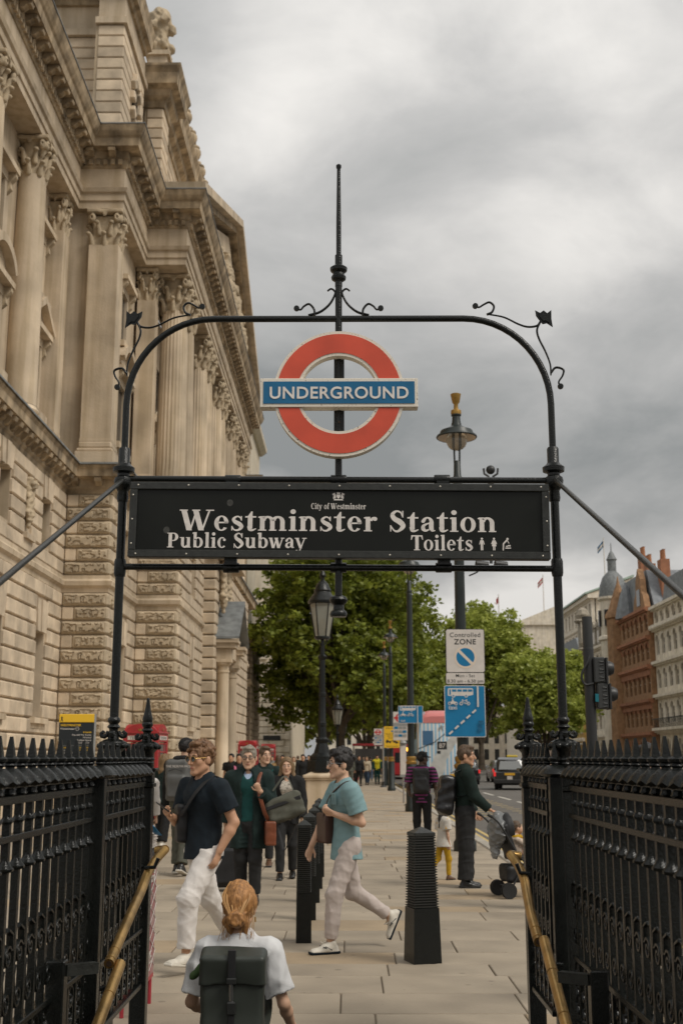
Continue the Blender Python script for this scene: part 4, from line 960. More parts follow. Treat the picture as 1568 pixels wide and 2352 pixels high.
# ---------------------------------------------------------------- railings
def baluster_meshes():
    b = MB().box(-.0145, .0145, -.0145, .0145, .30, 1.50)
    b.lathe([(.02, 0), (.034, .006), (.036, .014), (.022, .03), (.016, .045)], (0, 0, 1.175), 8, rot=PI/8)
    b.lathe([(.016, 0), (.024, .01), (.024, .018), (.016, .03)], (0, 0, 1.35), 8, rot=PI/8)
    b.lathe([(.018, 0), (.03, .008), (.02, .03), (.018, .05)], (0, 0, 1.455), 8, rot=PI/8)
    leaf = MB()
    prof = [(.02, 1.495), (.058, 1.503), (.072, 1.512), (.060, 1.53), (.04, 1.548), (.028, 1.558)]
    leaf.lathe(prof, n=16)
    for i in range(16, 48, 2):
        v = leaf.v[i]; leaf.v[i] = (v[0]*1.06, v[1]*1.06, v[2]-.012)
    s = MB().lathe([(.018, 1.556), (.018, 1.562), (.026, 1.57), (.022, 1.578), (.032, 1.584), (.034, 1.594), (.026, 1.602), (.017, 1.604)], n=12)
    s.hexa([(-.0165, -.0165, 1.603), (.0165, -.0165, 1.603), (.0165, .0165, 1.603), (-.0165, .0165, 1.603)], [(-.0055, -.0055, 1.678), (.0055, -.0055, 1.678), (.0055, .0055, 1.678), (-.0055, .0055, 1.678)])
    out = []
    for m_, nm in ((b, 'baluster'), (leaf, 'leaf_collar'), (s, 'spike')):
        me = m_.mesh(nm, 35); me.materials.append(MATS['iron']); out.append(me)
    return out
BAL = baluster_meshes()
def scroll_mesh():
    m = MB(); q = []
    for i in range(30):
        t = i/29; a = -PI/2+t*3.4*PI; r = .052*(1-t*.8); q.append((0, math.cos(a)*r, .86+math.sin(a)*r))
    m.tube([(0, .0, .96), (0, .05, .94), (0, .058, .88)]+q[6:], .009, 6, flat=1.8, up=(1, 0, 0))
    q = []
    for i in range(26):
        t = i/25; a = PI/2+t*3.2*PI; r = .05*(1-t*.8); q.append((0, math.cos(a)*r, .70+math.sin(a)*r))
    m.tube([(0, -.045, .82), (0, -.06, .78)]+q[3:], .009, 6, flat=1.8, up=(1, 0, 0))
    for z in (.86, .70):
        m.ball((0, 0, z), .015, 8, 5)
        for k in range(5):
            a = 2*PI*k/5; m.ball((0, math.cos(a)*.02, z+math.sin(a)*.02), .009, 6, 4)
    m2 = MB()
    for z in (.36, .44, .52):
        m2.tube([(0, math.cos(a)*.045, z+math.sin(a)*.045) for a in np.linspace(0, 2*PI, 13)], .008, 5, flat=1.6, up=(1, 0, 0)); m2.ball((0, 0, z), .014, 6, 4)
    out = []
    for q, nm in ((m, 'scroll'), (m2, 'ring_panel')): me = q.mesh(nm, 50); me.materials.append(MATS['iron']); out.append(me)
    return out
SCR = scroll_mesh()
def railing(name, label, x, ys, group=None, bars=None):
    y0, y1 = ys; T = thing(name, label, 'railing', (x, y0, 0), 0, group)
    L = y1-y0; n = bars or int(L/.153); st = L/n
    for i in range(n):
        b = link('baluster', BAL[0], T, None, (0, st*(i+.5), 0)); link('leaf_collar', BAL[1], b); link('spike', BAL[2], b)
        link('scroll', SCR[0], T, None, (0, st*(i+1), 0)); link('ring_panel', SCR[1], T, None, (0, st*(i+1), 0))
    for z0, z1, w in ((1.425, 1.457, .02), (1.286, 1.312, .022), (.578, .603, .026), (.262, .29, .03)): boxobj('rail', 'iron', -w, w, 0, L, z0, z1, T, .003)
    boxobj('leaf_rail', 'iron', -.026, .026, 0, L, 1.485, 1.508, T, .006)
    if not bars: MB().box(-.12, .12, 0, L, 0, .2, .012).build('kerb_plinth', 'stone_dark', T)
    return T
railing('railing', 'long black spiked railing running out of frame on the left of the stairwell', -1.29, (1.2, 6.07))
railing('railing', 'long black spiked railing running out of frame on the right of the stairwell', 1.185, (1.2, 6.42))
railing('gate_railing', 'short black spiked panel beside the left brass handrail', -1.255, (6.15, 7.37), bars=8)
railing('gate_railing', 'short black spiked panel beside the right brass handrail', 1.10, (6.60, 7.3), bars=5)
def square_post(label, x, y):
    T = thing('railing_post', label, 'post', (x, y, 0)); boxobj('shaft', 'iron', -.034, .034, -.034, .034, 0, 1.50, T, .004)
    MB().lathe([(.05, 1.495), (.075, 1.503), (.09, 1.512), (.07, 1.535), (.045, 1.556), (.03, 1.56)], n=12).build('cap', 'iron', T, 35)
    sp = link('spike', BAL[2], T)
square_post('plain square black post where the left railing meets the short panel', -1.262, 6.10); square_post('plain square black post where the right railing meets the short panel', 1.12, 6.55)
def newel_mesh(spire):
    m = MB().box(-.048, .048, -.048, .048, 0, 1.42, .006).box(-.058, .058, -.058, .058, 1.42, 1.445, .004).box(-.072, .072, -.072, .072, 1.515, 1.535, .006).box(-.05, .05, -.05, .05, 1.445, 1.515, .004)
    m.lathe([(.045, 1.535), (.045, 1.56), (.05, 1.566), (.044, 1.575), (.052, 1.585), (.052, 1.59), (.044, 1.60), (.046, 1.625), (.06, 1.64), (.074, 1.652), (.079, 1.668), (.074, 1.683), (.05, 1.695), (.032, 1.70), (.028, 1.72), (.024, 1.75), (.028, 1.757), (.038, 1.764), (.03, 1.774), (.024, 1.78), (.032, 1.79), (.036, 1.80), (.032, 1.812), (.024, 1.82)], n=20)
    for k in range(4):
        a = k*PI/2; c, s = math.cos(a), math.sin(a); q = [(c*r, s*r, z) for r, z in ((.026, 1.74), (.034, 1.722), (.05, 1.712), (.064, 1.715), (.066, 1.728), (.058, 1.735), (.052, 1.728))]; m.tube(q, .009, 6, flat=1.6)
    for k in range(12):
        a = 2*PI*k/12; m.ball((math.cos(a)*.076, math.sin(a)*.076, 1.662), .016, 7, 5)
    if spire: m.lathe([(.024, 1.80), (.03, 1.815), (.033, 1.835), (.026, 1.86), (.017, 1.90), (.011, 1.94), (.0105, 1.955), (.006, 1.965)], n=16)
    me = m.mesh('newel', 40); me.materials.append(MATS['iron']); return me
for nm, lab, x, y, sp in (('newel_post', 'black iron newel with pointed spire at the left of the entrance', -1.255, 7.45, 1), ('newel_post', 'black iron newel with pointed spire at the right of the entrance', 1.108, 7.38, 1),
                      ('arch_newel', 'bulbous black newel under the left leg of the sign arch', -1.298, 6.6, 0), ('arch_newel', 'bulbous black newel under the right leg of the sign arch', 1.184, 6.6, 0)):
    o = link(nm, newel_mesh(sp), None, None, (x, y, 0)); tag(o, lab, 'newel post')
# ---------------------------------------------------------------- brass handrails
def handrail(label, up, low, side):
    T = thing('handrail', label, 'handrail', tuple(up[0])); O = Matrix.Translation(-Vector(up[0]))
    def add(mb, nm, m='brass'):
        o = mb.build(nm, m, T, 40); o.matrix_parent_inverse = O; return o
    add(MB().tube(spline(up, 6), .0265, 14), 'upper_tube'); add(MB().tube(low, .0275, 14), 'lower_tube')
    a, b = Vector(up[-2]), Vector(up[-1]); d = (b-a).normalized()
    for t in (.03, .12): add(MB().tube([b-d*t, b-d*(t+.008)], .0285, 14), 'band')
    add(MB().tube([b+d*.001, b-d*.002], .015, 10), 'open_end', 'rust')
    a, b = Vector(low[0]), Vector(low[1]); d = (b-a).normalized()
    for t in (.28, .62, .9): add(MB().tube([a+d*t, a+d*(t+.008)], .0295, 14), 'band')
    for p in (Vector(low[0])+d*.12, Vector(up[0])+Vector((0, -.25, -.03))): add(MB().tube([p, p+Vector((side*.02, 0, -.05)), p+Vector((side*.075, 0, -.055))], .012, 8), 'bracket', 'iron')
    e = Vector(up[0]); add(MB().tube([e, e+Vector((-side*.0, .02, .0)), e+Vector((side*.06, .04, -.01))], .0265, 14), 'end_return')
handrail('left brass handrail descending the stairs beside the short panel', [PX(379, 1952, 7.35), PX(358, 1976, 7.25), PX(338, 2010, 7.1), PX(325, 2045, 6.95), PX(298, 2105, 6.6), PX(250, 2215, 6.13)], [PX(276, 2215, 6.2), PX(224, 2356, 5.7), PX(150, 2600, 4.9)], -1)
handrail('right brass handrail descending the stairs beside the short panel', [PX(1172, 1964, 7.25), PX(1190, 1990, 7.15), PX(1203, 2020, 7.0), PX(1208, 2045, 6.9), PX(1221, 2110, 6.6), PX(1237, 2165, 6.36)], [PX(1249, 2160, 6.32), PX(1299, 2352, 5.7), PX(1365, 2600, 4.9)], 1)
for lab, px, py, Y, s, xe in (('low black post and bar below the left railing', 132, 2206, 5.36, 1, 235), ('low black post and bar below the right railing', 1372, 2228, 5.5, -1, 1275)):
    p = PX(px, py, Y); q = PX(xe, py+12, Y+.25); T = thing('barrier_post', lab, 'post', (p.x, p.y, -.6))
    boxobj('post', 'iron', -.04, .04, -.04, .04, 0, p.z+.6, T, .006)
    o = MB().tube([(s*.03, .02, p.z+.6-.045), (q.x-p.x, .12, p.z+.6-.05)], .03, 4, flat=1.1).build('bar', 'iron_grey', T)
# ================================================================ street furniture
mat('gold', (.38, .225, .06), .45, metal=.75)
mat('post_green', (.012, .018, .016), .4, var=.2, vs=8)
mat('lamp_glass', (.75, .73, .66), .1, trans=.85)
mat('lantern_glass', (.42, .41, .34), .15, trans=.55)
mat('sign_white', (.60, .55, .50), .5, var=.06, vs=10); mat('sign_cream', (.68, .57, .46), .5)
mat('sign_blue', (.0, .16, .34), .4, var=.06, vs=6); mat('sign_yellow', (.78, .47, .02), .5); mat('ink', (.012, .013, .012), .5)
mat('sign_grey', (.28, .28, .27), .5); mat('roundel_red', (.5, .03, .03), .4)
mat('phone_red', (.36, .022, .028), .35, var=.15, vs=5, coat=.3); mat('phone_glass', (.14, .12, .11), .1)
mat('rubber', (.012, .012, .012), .7); mat('chrome', (.5, .5, .5), .2, metal=.9)
mat('plastic_black', (.018, .018, .018), .45); mat('grey_plastic', (.03, .031, .03), .5)
mat('light_red', (.6, .02, .02), .3, emit=.5); mat('light_green', (.05, .8, .5), .3, emit=2.5); mat('light_amber', (1., .45, .05), .3, emit=2.)
def bollard(label, x, y, w, h, group, rz=0., n=28):
    T = thing('bollard', label, 'bollard', (x, y, 0), rz, group); w2 = w/2; tp = .76 if w > .2 else .92
    W = lambda z: w2*(1-(1-tp)*z/h)
    def sq(r, z): return [(-r, -r, z), (r, -r, z), (r, r, z), (-r, r, z)]
    z0 = h*.40; z1 = h*.93
    MB().hexa(sq(W(0), 0), sq(W(z0), z0)).build('base', 'iron', T)
    MB().hexa(sq(W(z0)*.87, z0), sq(W(z1)*.87, z1)).build('shaft', 'iron', T)
    rib = MB().hexa(sq(.88, -.5), sq(1., -.12)).hexa(sq(1., -.12), sq(1., .2)).hexa(sq(1., .2), sq(.88, .5)).mesh('rib'); rib.materials.append(mat('iron_rib_highlight', (.022, .022, .019), .42, var=.5, vs=30, bump=.2, bs=90))  # rib colour lighter than the shaft, highlight lines put into the paint
    for i in range(n):
        z = z0+(z1-z0)*(i+.5)/n; link('rib', rib, T, None, (0, 0, z), None, (W(z), W(z), (z1-z0)/n*.8))
    c = MB().box(-W(z1)*1.0, W(z1)*1.0, -W(z1)*1.0, W(z1)*1.0, z1, z1+.028, .004); c.hexa(sq(W(z1)*1.0, z1+.028), sq(.004, h)); c.build('cap', 'iron_grey', T)
for i, (x, y) in enumerate(((-.40, 10.94), (-.40, 12.4), (-.397, 13.85), (-.397, 15.3), (-.405, 16.75))):
    bollard(('nearest slim ribbed bollard of the left row, beside the person in the blue T-shirt', 'second slim ribbed bollard of the left row', 'third slim ribbed bollard of the left row', 'fourth slim ribbed bollard of the left row', 'farthest slim ribbed bollard of the left row')[i], x, y, .135, 1.05, 'row of slim bollards', .06, 32)
bollard('broad ribbed black bollard standing alone at centre right of the pavement', .59, 9.93, .235, 1.045, None, .30, 27)
def lantern_lamp(label, x, y, plinth=True, s=1.):
    T = thing('lantern_lamp_post', label, 'lamp post', (x, y, 0), 0, 'lantern lamps along the pavement')
    if plinth:
        MB().box(-.42, .42, -.42, .42, 0, 1.0, .02).box(-.5, .5, -.5, .5, .0, .22, .02).box(-.45, .45, -.45, .45, 1.0, 1.06, .01).box(-.5, .5, -.5, .5, 1.06, 1.14, .015).hexa([(-.46, -.46, 1.14), (.46, -.46, 1.14), (.46, .46, 1.14), (-.46, .46, 1.14)], [(-.24, -.24, 1.24), (.24, -.24, 1.24), (.24, .24, 1.24), (-.24, .24, 1.24)]).build('pedestal', 'stone', T)
    b = 1.22 if plinth else 0.
    MB().lathe([(.42, 0), (.42, .28), (.36, .32), (.36, .40), (.24, .5), (.2, .62), (.16, .75), (.19, .8), (.19, .86), (.13, .92), (.115, 1.2), (.13, 1.22), (.13, 1.3), (.105, 1.34), (.1, 2.0), (.115, 2.02), (.115, 2.1), (.095, 2.12), (.085, 3.0), (.12, 3.05), (.13, 3.1), (.07, 3.16), (.06, 3.45), (.05, 3.6)], (0, 0, b), 8, rot=PI/8).build('column', 'iron', T, 30)
    for k in range(4):
        a = PI/4+k*PI/2; MB().tube([(math.cos(a)*.05, math.sin(a)*.05, b+3.42), (math.cos(a)*.14, math.sin(a)*.14, b+3.46), (math.cos(a)*.19, math.sin(a)*.19, b+3.62)], .012, 5).build('frog_arm', 'iron', T)
    r0, r1, z0, z1 = .2, .36, b+3.62, b+4.55
    MB().lathe([(r0*.98, 0), (r1*.98, z1-z0)], (0, 0, z0), 6, cap=False).build('lantern_glass', 'lantern_glass', T)
    for k in range(6):
        a = 2*PI*k/6; MB().tube([(math.cos(a)*r0, math.sin(a)*r0, z0), (math.cos(a)*r1, math.sin(a)*r1, z1)], .018, 5).build('lantern_bar', 'iron', T)
    MB().lathe([(r0*.9, -.03), (r0*1.1, 0), (r0*1.1, .05), (r0, .06)], (0, 0, z0-.03), 12).build('lantern_base', 'iron', T)
    MB().lathe([(.1, 0), (.1, .3), (.06, .42)], (0, 0, z0+.1), 10).build('mantle', 'sign_white', T, 40)
    MB().lathe([(r1, 0), (r1*1.1, .02), (r1*1.12, .08), (r1*1.0, .14), (.27, .26), (.22, .34), (.24, .38), (.2, .46), (.15, .58), (.06, .66), (.05, .74), (.09, .8), (.07, .88), (.03, .95), (.01, 1.08)], (0, 0, z1), 14).build('lantern_roof', 'iron', T, 40)
lantern_lamp('tall lantern lamp on a stone pedestal behind the person in the blue T-shirt', -.72, 32.5)
lantern_lamp('second lantern lamp farther along the pavement under the tree', -.72, 76, False); lantern_lamp('farthest lantern lamp under the tree', -.45, 108, False)
def street_lamp(label, x, y, h=8.35):
    T = thing('street_lamp', label, 'street lamp', (x, y, 0), 0, 'tall street lamps along the kerb'); s = h/8.35
    MB().lathe([(.2, 0), (.2, .15), (.165, .2), (.16, 1.35), (.13, 1.42)], n=14).build('base', 'post_green', T, 40)
    MB().lathe([(.15, 1.40), (.165, 1.43), (.165, 1.47), (.13, 1.50), (.15, 1.56), (.15, 1.6), (.115, 1.63)], n=14).build('gold_band', 'gold', T, 40)
    MB().lathe([(.105, 1.6), (.1, 3.5), (.085, 6.55*s), (.085, 6.6*s), (.075, 6.62*s), (.09, 6.66*s), (.09, 6.7*s), (.07, 6.74*s), (.062, 7.0*s), (.05, 7.02*s)], n=14).build('post', 'post_green', T, 40)
    z = 7.0*s
    for d in (-1, 1): MB().tube([(d*.045, 0, z-.05), (d*.05, 0, z+.2), (d*.035, 0, z+.65)], .02, 6).build('lamp_arm', 'post_green', T)
    MB().ball((0, 0, 0), .20, 16, 10, (1, 1, 1)).build('globe', 'lamp_glass', T, 60, (0, 0, z+.42))
    MB().lathe([(.37, 0), (.385, .02), (.37, .05), (.33, .06), (.3, .14), (.16, .2), (.1, .24), (.08, .34), (.075, .42), (.095, .44), (.095, .46)], (0, 0, z+.46), 20, cap=False).build('shade', 'post_green', T, 40)
    MB().lathe([(.36, 0), (.28, .07), (.15, .1), (.02, .11)], (0, 0, z+.465), 20, cap=False).build('reflector', 'sign_cream', T, 60)
    MB().lathe([(.095, .92), (.1, .95), (.095, 1.0), (.045, 1.03), (.04, 1.12), (.07, 1.16), (.1, 1.32), (.08, 1.33)], (0, 0, z), 14).build('gold_finial', 'gold', T, 40)
for lab, x, y in (('tall street lamp with gold finial behind the parking signs', 2.03, 21.3), ('tall street lamp behind the small blue bus lane sign', 1.9, 36.5), ('tall street lamp carrying the yellow notice', 2.09, 58.9), ('farthest tall street lamp, left of the yellow notice', 2.1, 69.7)): street_lamp(lab, x, y)
# ---- signs
def rrect(w, h, r, n=5): return arc(w/2-r, h/2-r, r, 0, 90, n)+arc(-w/2+r, h/2-r, r, 90, 180, n)+arc(-w/2+r, -h/2+r, r, 180, 270, n)+arc(w/2-r, -h/2+r, r, 270, 360, n)
class Plate:
    "flat sign facing -y; each layer 1 mm in front of the last"
    def __init__(s, name, label, loc, w, h, m, edge, r=.03, rz=0.):
        s.T = thing(name, label, 'sign', loc, rz); s.y = -.004
        MB().prism(rrect(w, h, r), -.003, .012, 'y').build('plate_edge', edge, s.T); s.poly('plate', rrect(w-.024, h-.024, max(.004, r-.012)), m)
        MB().box(-w*.3, w*.3, .012, .05, -.02, .02).build('bracket', 'grey_plastic', s.T)
    def poly(s, nm, pts, m):
        ar = sum(pts[k][0]*pts[(k+1) % len(pts)][1]-pts[(k+1) % len(pts)][0]*pts[k][1] for k in range(len(pts))); pts = pts if ar > 0 else pts[::-1]
        s.y -= .0007; return MB().add([(u, s.y, v) for u, v in pts], [tuple(range(len(pts)))]).build(nm, m, s.T)
    def multi(s, nm, polys, m):
        mb = MB()
        for pts in polys:
            ar = sum(pts[k][0]*pts[(k+1) % len(pts)][1]-pts[(k+1) % len(pts)][0]*pts[k][1] for k in range(len(pts))); pts = pts if ar > 0 else pts[::-1]
            s.y -= .0003; mb.add([(u, s.y, v) for u, v in pts], [tuple(range(len(pts)))])
        s.y -= .0004; return mb.build(nm, m, s.T)
    def text(s, body, size, u, v, m, bold=0., align='CENTER', sx=1., spacing=1.):
        s.y -= .001; return text('lettering', body, size, m, s.T, (u, s.y, v), bold, align, spacing=spacing, sx=sx, ext=.0004)
def ringp(cx, cz, r1, r0, n=20): return [[a, b, c, d] for a, b, c, d in zip(arc(cx, cz, r1, 0, 360, n)[:-1], arc(cx, cz, r1, 0, 360, n)[1:], arc(cx, cz, r0, 0, 360, n)[1:], arc(cx, cz, r0, 0, 360, n)[:-1])]
def bar(x0, z0, x1, z1, w):
    d = Vector((x1-x0, z1-z0)).normalized(); n = Vector((-d.y, d.x))*w/2; return [(x0+n.x, z0+n.y), (x0-n.x, z0-n.y), (x1-n.x, z1-n.y), (x1+n.x, z1+n.y)]
def bus_icons(p, cx, cz, k):
    "bus, motorcycle and bicycle pictograms; k metres per unit"
    S = lambda l: [(cx+a*k, cz+b*k) for a, b in l]
    p.multi('bus_pictogram', [S([(0, 0), (0, 26), (3, 30), (96, 30), (100, 26), (100, 4), (80, 0)]), S(arc(22, 0, 7, 0, 340, 12)), S(arc(72, 0, 7, 0, 340, 12))], 'sign_white')
    p.multi('bus_window', [S([(6, 4), (12, 4), (12, 25), (6, 25)])]+[S([(x, 16), (x+17, 16), (x+17, 25), (x, 25)]) for x in (17, 38, 59, 80)]+[S(arc(22, 0, 3.4, 0, 330, 10)), S(arc(72, 0, 3.4, 0, 330, 10))], 'sign_blue')
    M = lambda l: [(cx+a*k, cz+(b-36)*k) for a, b in l]
    R = lambda x, z, r: [M(q) for q in ringp(x, z, r, r*.62, 12)]
    p.multi('motorcycle_pictogram', R(7, 6, 7)+R(31, 6, 7)+[M([(8, 8), (14, 16), (26, 14), (33, 10), (30, 5), (12, 4)]), M(arc(18, 24, 3, 0, 330, 9)), M([(14, 12), (16, 21), (21, 20), (25, 13)])], 'sign_white')
    p.multi('bicycle_pictogram', R(52, 6, 7)+R(80, 6, 7)+[M(bar(52, 6, 58, 20, 1.8)), M(bar(57, 17, 73, 17, 1.8)), M(bar(80, 6, 72, 19, 1.8)), M(bar(66, 5, 73, 17, 1.8)), M(bar(57, 16, 66, 5, 1.8)), M(bar(66, 5, 80, 6, 1.8)), M(bar(54, 21, 60, 21, 2)), M(bar(69, 20, 76, 20, 2.4))], 'sign_white')
def signs():
    Y = 21.1
    a = PX(1068, 1495, Y); p = Plate('parking_zone_sign', 'white sign reading Controlled ZONE with blue no waiting disc', tuple(a), .70, .785, 'sign_white', 'ink', .045)
    p.text('Controlled', .115, 0, .245, 'ink', .006, spacing=1.08); p.text('ZONE', .135, 0, .115, 'ink', .016, spacing=1.1)
    p.poly('disc_border', arc(0, -.115, .2, 0, 350, 35), 'sign_cream'); p.poly('disc', arc(0, -.115, .163, 0, 350, 35), 'sign_blue'); p.poly('slash', bar(-.125, .01, .125, -.24, .05), 'sign_cream')
    a = PX(1068, 1558.5, Y); p = Plate('parking_time_plate', 'white plate reading Mon - Sat 8.30 am - 6.30 pm', tuple(a), .70, .215, 'sign_white', 'ink', .035)
    p.text('Mon - Sat', .082, 0, .02, 'ink', .003, spacing=1.06); p.text('8.30 am - 6.30 pm', .082, 0, -.075, 'ink', .003, spacing=1.02, sx=1.05)
    a = PX(1067.5, 1634, Y); p = Plate('bus_lane_sign', 'large blue sign with bus, motorcycle, bicycle, taxi and a dashed line', tuple(a), .725, .905, 'sign_blue', 'sign_white', .03)
    bus_icons(p, -.30, .27, .0045); p.text('taxi', .105, -.295, .03, 'sign_white', .006, 'LEFT')
    p.poly('lane_line', [(.215, .075), (.245, .075), (.245, .435), (.215, .435)], 'sign_white')
    p.multi('dashed_line', [bar(-.29+i*.104, -.40+i*.092, -.225+i*.104, -.345+i*.092, .032) for i in range(5)], 'sign_white')
    mat('sticker', (.0, .09, .19), .6, var=.4, vs=40)
    for x, z, w, h in ((.275, -.2, .045, .035), (.26, -.31, .04, .04)): p.poly('sticker', [(x-w, z-h), (x+w, z-h), (x+w*.9, z+h), (x-w, z+h)], 'sticker')
    Y = 36.2; a = PX(942.5, 1641.5, Y); p = Plate('bus_lane_sign', 'small blue bus lane sign with taxi on the farther lamp post', tuple(a), .75, .525, 'sign_blue', 'sign_white', .02)
    bus_icons(p, -.32, .12, .0048); p.text('taxi', .1, -.31, -.215, 'sign_white', .005, 'LEFT'); p.poly('lane_line', [(.2, -.25), (.225, -.25), (.225, .25), (.2, .25)], 'sign_white')
    Y = 58.6; a = PX(900, 1693.5, Y); p = Plate('road_closed_notice', 'yellow notice with black tow truck drawing on a lamp post', tuple(a), .78, 1.03, 'sign_yellow', 'sign_yellow', .01)
    p.text('RIDELONDON', .095, 0, .40, 'ink', .004); p.poly('roundel', arc(0, .28, .05, 0, 340, 14), 'sign_blue'); p.text('ROAD CLOSED', .09, 0, .12, 'ink', .003); p.text('4am to 7.30pm', .08, 0, .03, 'ink'); p.text('Sun 26 May', .08, 0, -.06, 'ink'); p.text('Plan your journey', .08, 0, -.46, 'ink')
    p.multi('tow_truck', [[(-.3, -.25), (-.05, -.25), (-.05, -.2), (-.16, -.18), (-.2, -.13), (-.26, -.13), (-.3, -.19)], bar(-.1, -.22, .12, -.12, .03), [(.04, -.25), (.3, -.29), (.3, -.24), (.2, -.2), (.12, -.17), (.05, -.2)], arc(-.25, -.26, .035, 0, 320, 9), arc(-.1, -.26, .035, 0, 320, 9), arc(.22, -.28, .035, 0, 320, 9)], 'ink')
    # bus stop flags with poles
    for lab, px, py, Y, w in (('bus stop flag on a grey pole behind the small blue sign', 919, 1668, 41, .5), ('bus stop flag with timetable left of the yellow notice', 868, 1693, 66, .46)):
        a = PX(px, py, Y); p = Plate('bus_stop_flag', lab, tuple(a), w, w*1.95, 'sign_white', 'sign_grey', .02)
        z = w*.55; p.multi('stop_ring', ringp(0, z, w*.33, w*.22, 18), 'roundel_red'); p.poly('stop_bar', [(-w*.42, z-.035), (w*.42, z-.035), (w*.42, z+.035), (-w*.42, z+.035)], 'roundel_red')
        p.poly('name_strip', [(-w*.46, 0), (w*.46, 0), (w*.46, .11), (-w*.46, .11)], 'sign_grey')
        for i in range(3):
            for j in range(3): p.poly('route_tile', [(x, zz) for x, zz in ((-w*.42+i*w*.29, -.1-j*w*.26), (-w*.17+i*w*.29, -.1-j*w*.26), (-w*.17+i*w*.29, -.02-j*w*.26), (-w*.42+i*w*.29, -.02-j*w*.26))], 'sign_grey' if (i+j) % 3 else 'sign_blue')
        MB().lathe([(.045, -a.z), (.045, w*1.1)], (w*.5+.05, .03, 0), 10).build('pole', 'chrome', p.T)
        MB().lathe([(.2, 0), (.18, .04), (.06, .1), (.05, .3)], (w*.5+.05, .03, -a.z), 14).build('pole_foot', 'grey_plastic', p.T, 40)
signs()
def timetable_box():
    x, y = PG(946, 1845).x-.0, 41.6; T = thing('timetable_case', 'narrow timetable case on a pole beside the kerb', 'timetable', (1.95, 43, 0))
    MB().lathe([(.03, 0), (.03, 2.3)], n=8).build('pole', 'chrome', T); MB().box(-.12, .12, -.06, .02, .9, 2.1, .01).build('case', 'sign_grey', T); MB().box(-.1, .1, -.064, -.061, 1.0, 2.0).build('sheet', 'sign_white', T); MB().lathe([(.14, 0), (.1, .08), (.02, .1)], (0, 0, 2.1), 12).build('cap', 'sign_grey', T, 40)
timetable_box()
def wayfinder():
    a = PX(179, 1641, 16.); T = thing('wayfinding_panel', 'black wayfinding panel with yellow top reading WESTMINSTER behind the left railing', 'sign', (a.x, 16., 0)); h = a.z; w = .235
    mat('way_black', (.010, .013, .014), .3); mat('map_teal', (.12, .22, .24), .5, var=.5, vs=14, col2=(.03, .05, .05))
    boxobj('body', 'way_black', -w, w, -.05, .05, 0, h-.11, T, .006); boxobj('top_band', 'sign_yellow', -w-.002, w+.002, -.052, .052, h-.11, h, T, .006)
    MB().box(w, w+.006, -.05, .05, 0, h).build('edge_strip', 'sign_grey', T)
    f = -.0525; tx = lambda b, s, u, v, m='sign_white', al='LEFT', bo=0.: text('lettering', b, s, m, T, (u, f, v), bo, al)
    tx('WESTMINSTER', .042, -w+.02, h-.16, 'sign_yellow', bo=.01); tx('Westminster \u2296', .036, -w+.02, h-.205, bo=.006)
    for i, (b, c) in enumerate((('STRAND', 1), ('Churchill War Rooms', 0), ('Whitehall', 0), ('Trafalgar Square', 0), ('Charing Cross', 0))): tx(b, .029, w-.03, h-.25-i*.034, 'sign_yellow' if c else 'sign_white', 'RIGHT', .006)
    boxobj('divider', 'sign_grey', -w+.02, w-.02, f-.0005, f+.001, h-.415, h-.412, T)
    for i, (b, c) in enumerate((("ST. JAMES'S", 1), ("St. James's Park", 0), ('Buckingham Palace', 0))): tx(b, .026, -w+.02, h-.45-i*.033, 'sign_yellow' if c else 'sign_white', 'LEFT', .005)
    for i, (b, c) in enumerate((('RIVER THAMES', 1), ('SOUTH BANK', 1), ('Westminster Bridge', 0))): tx(b, .026, w-.03, h-.45-i*.033, 'sign_yellow' if c else 'sign_white', 'RIGHT', .005)
    boxobj('map', 'map_teal', -.04, w-.03, f-.0005, f+.001, h-1.15, h-.6, T)
    for i in range(12): boxobj('index_line', 'sign_grey', -w+.03, -.07, f-.0005, f+.001, h-.64-i*.035, h-.628-i*.035, T)
    MB().add([(-w+.035+u, -.0535, h-.06+v) for u, v in [(-.006, .028), (.004, .03), (.012, .012), (.02, .006), (.004, .006), (.014, -.02), (.02, -.038), (.012, -.038), (.002, -.015), (-.01, -.038), (-.018, -.036), (-.006, -.008), (-.012, .008)][::-1]], [tuple(range(13))]).build('walker_icon', 'ink', T)
wayfinder()
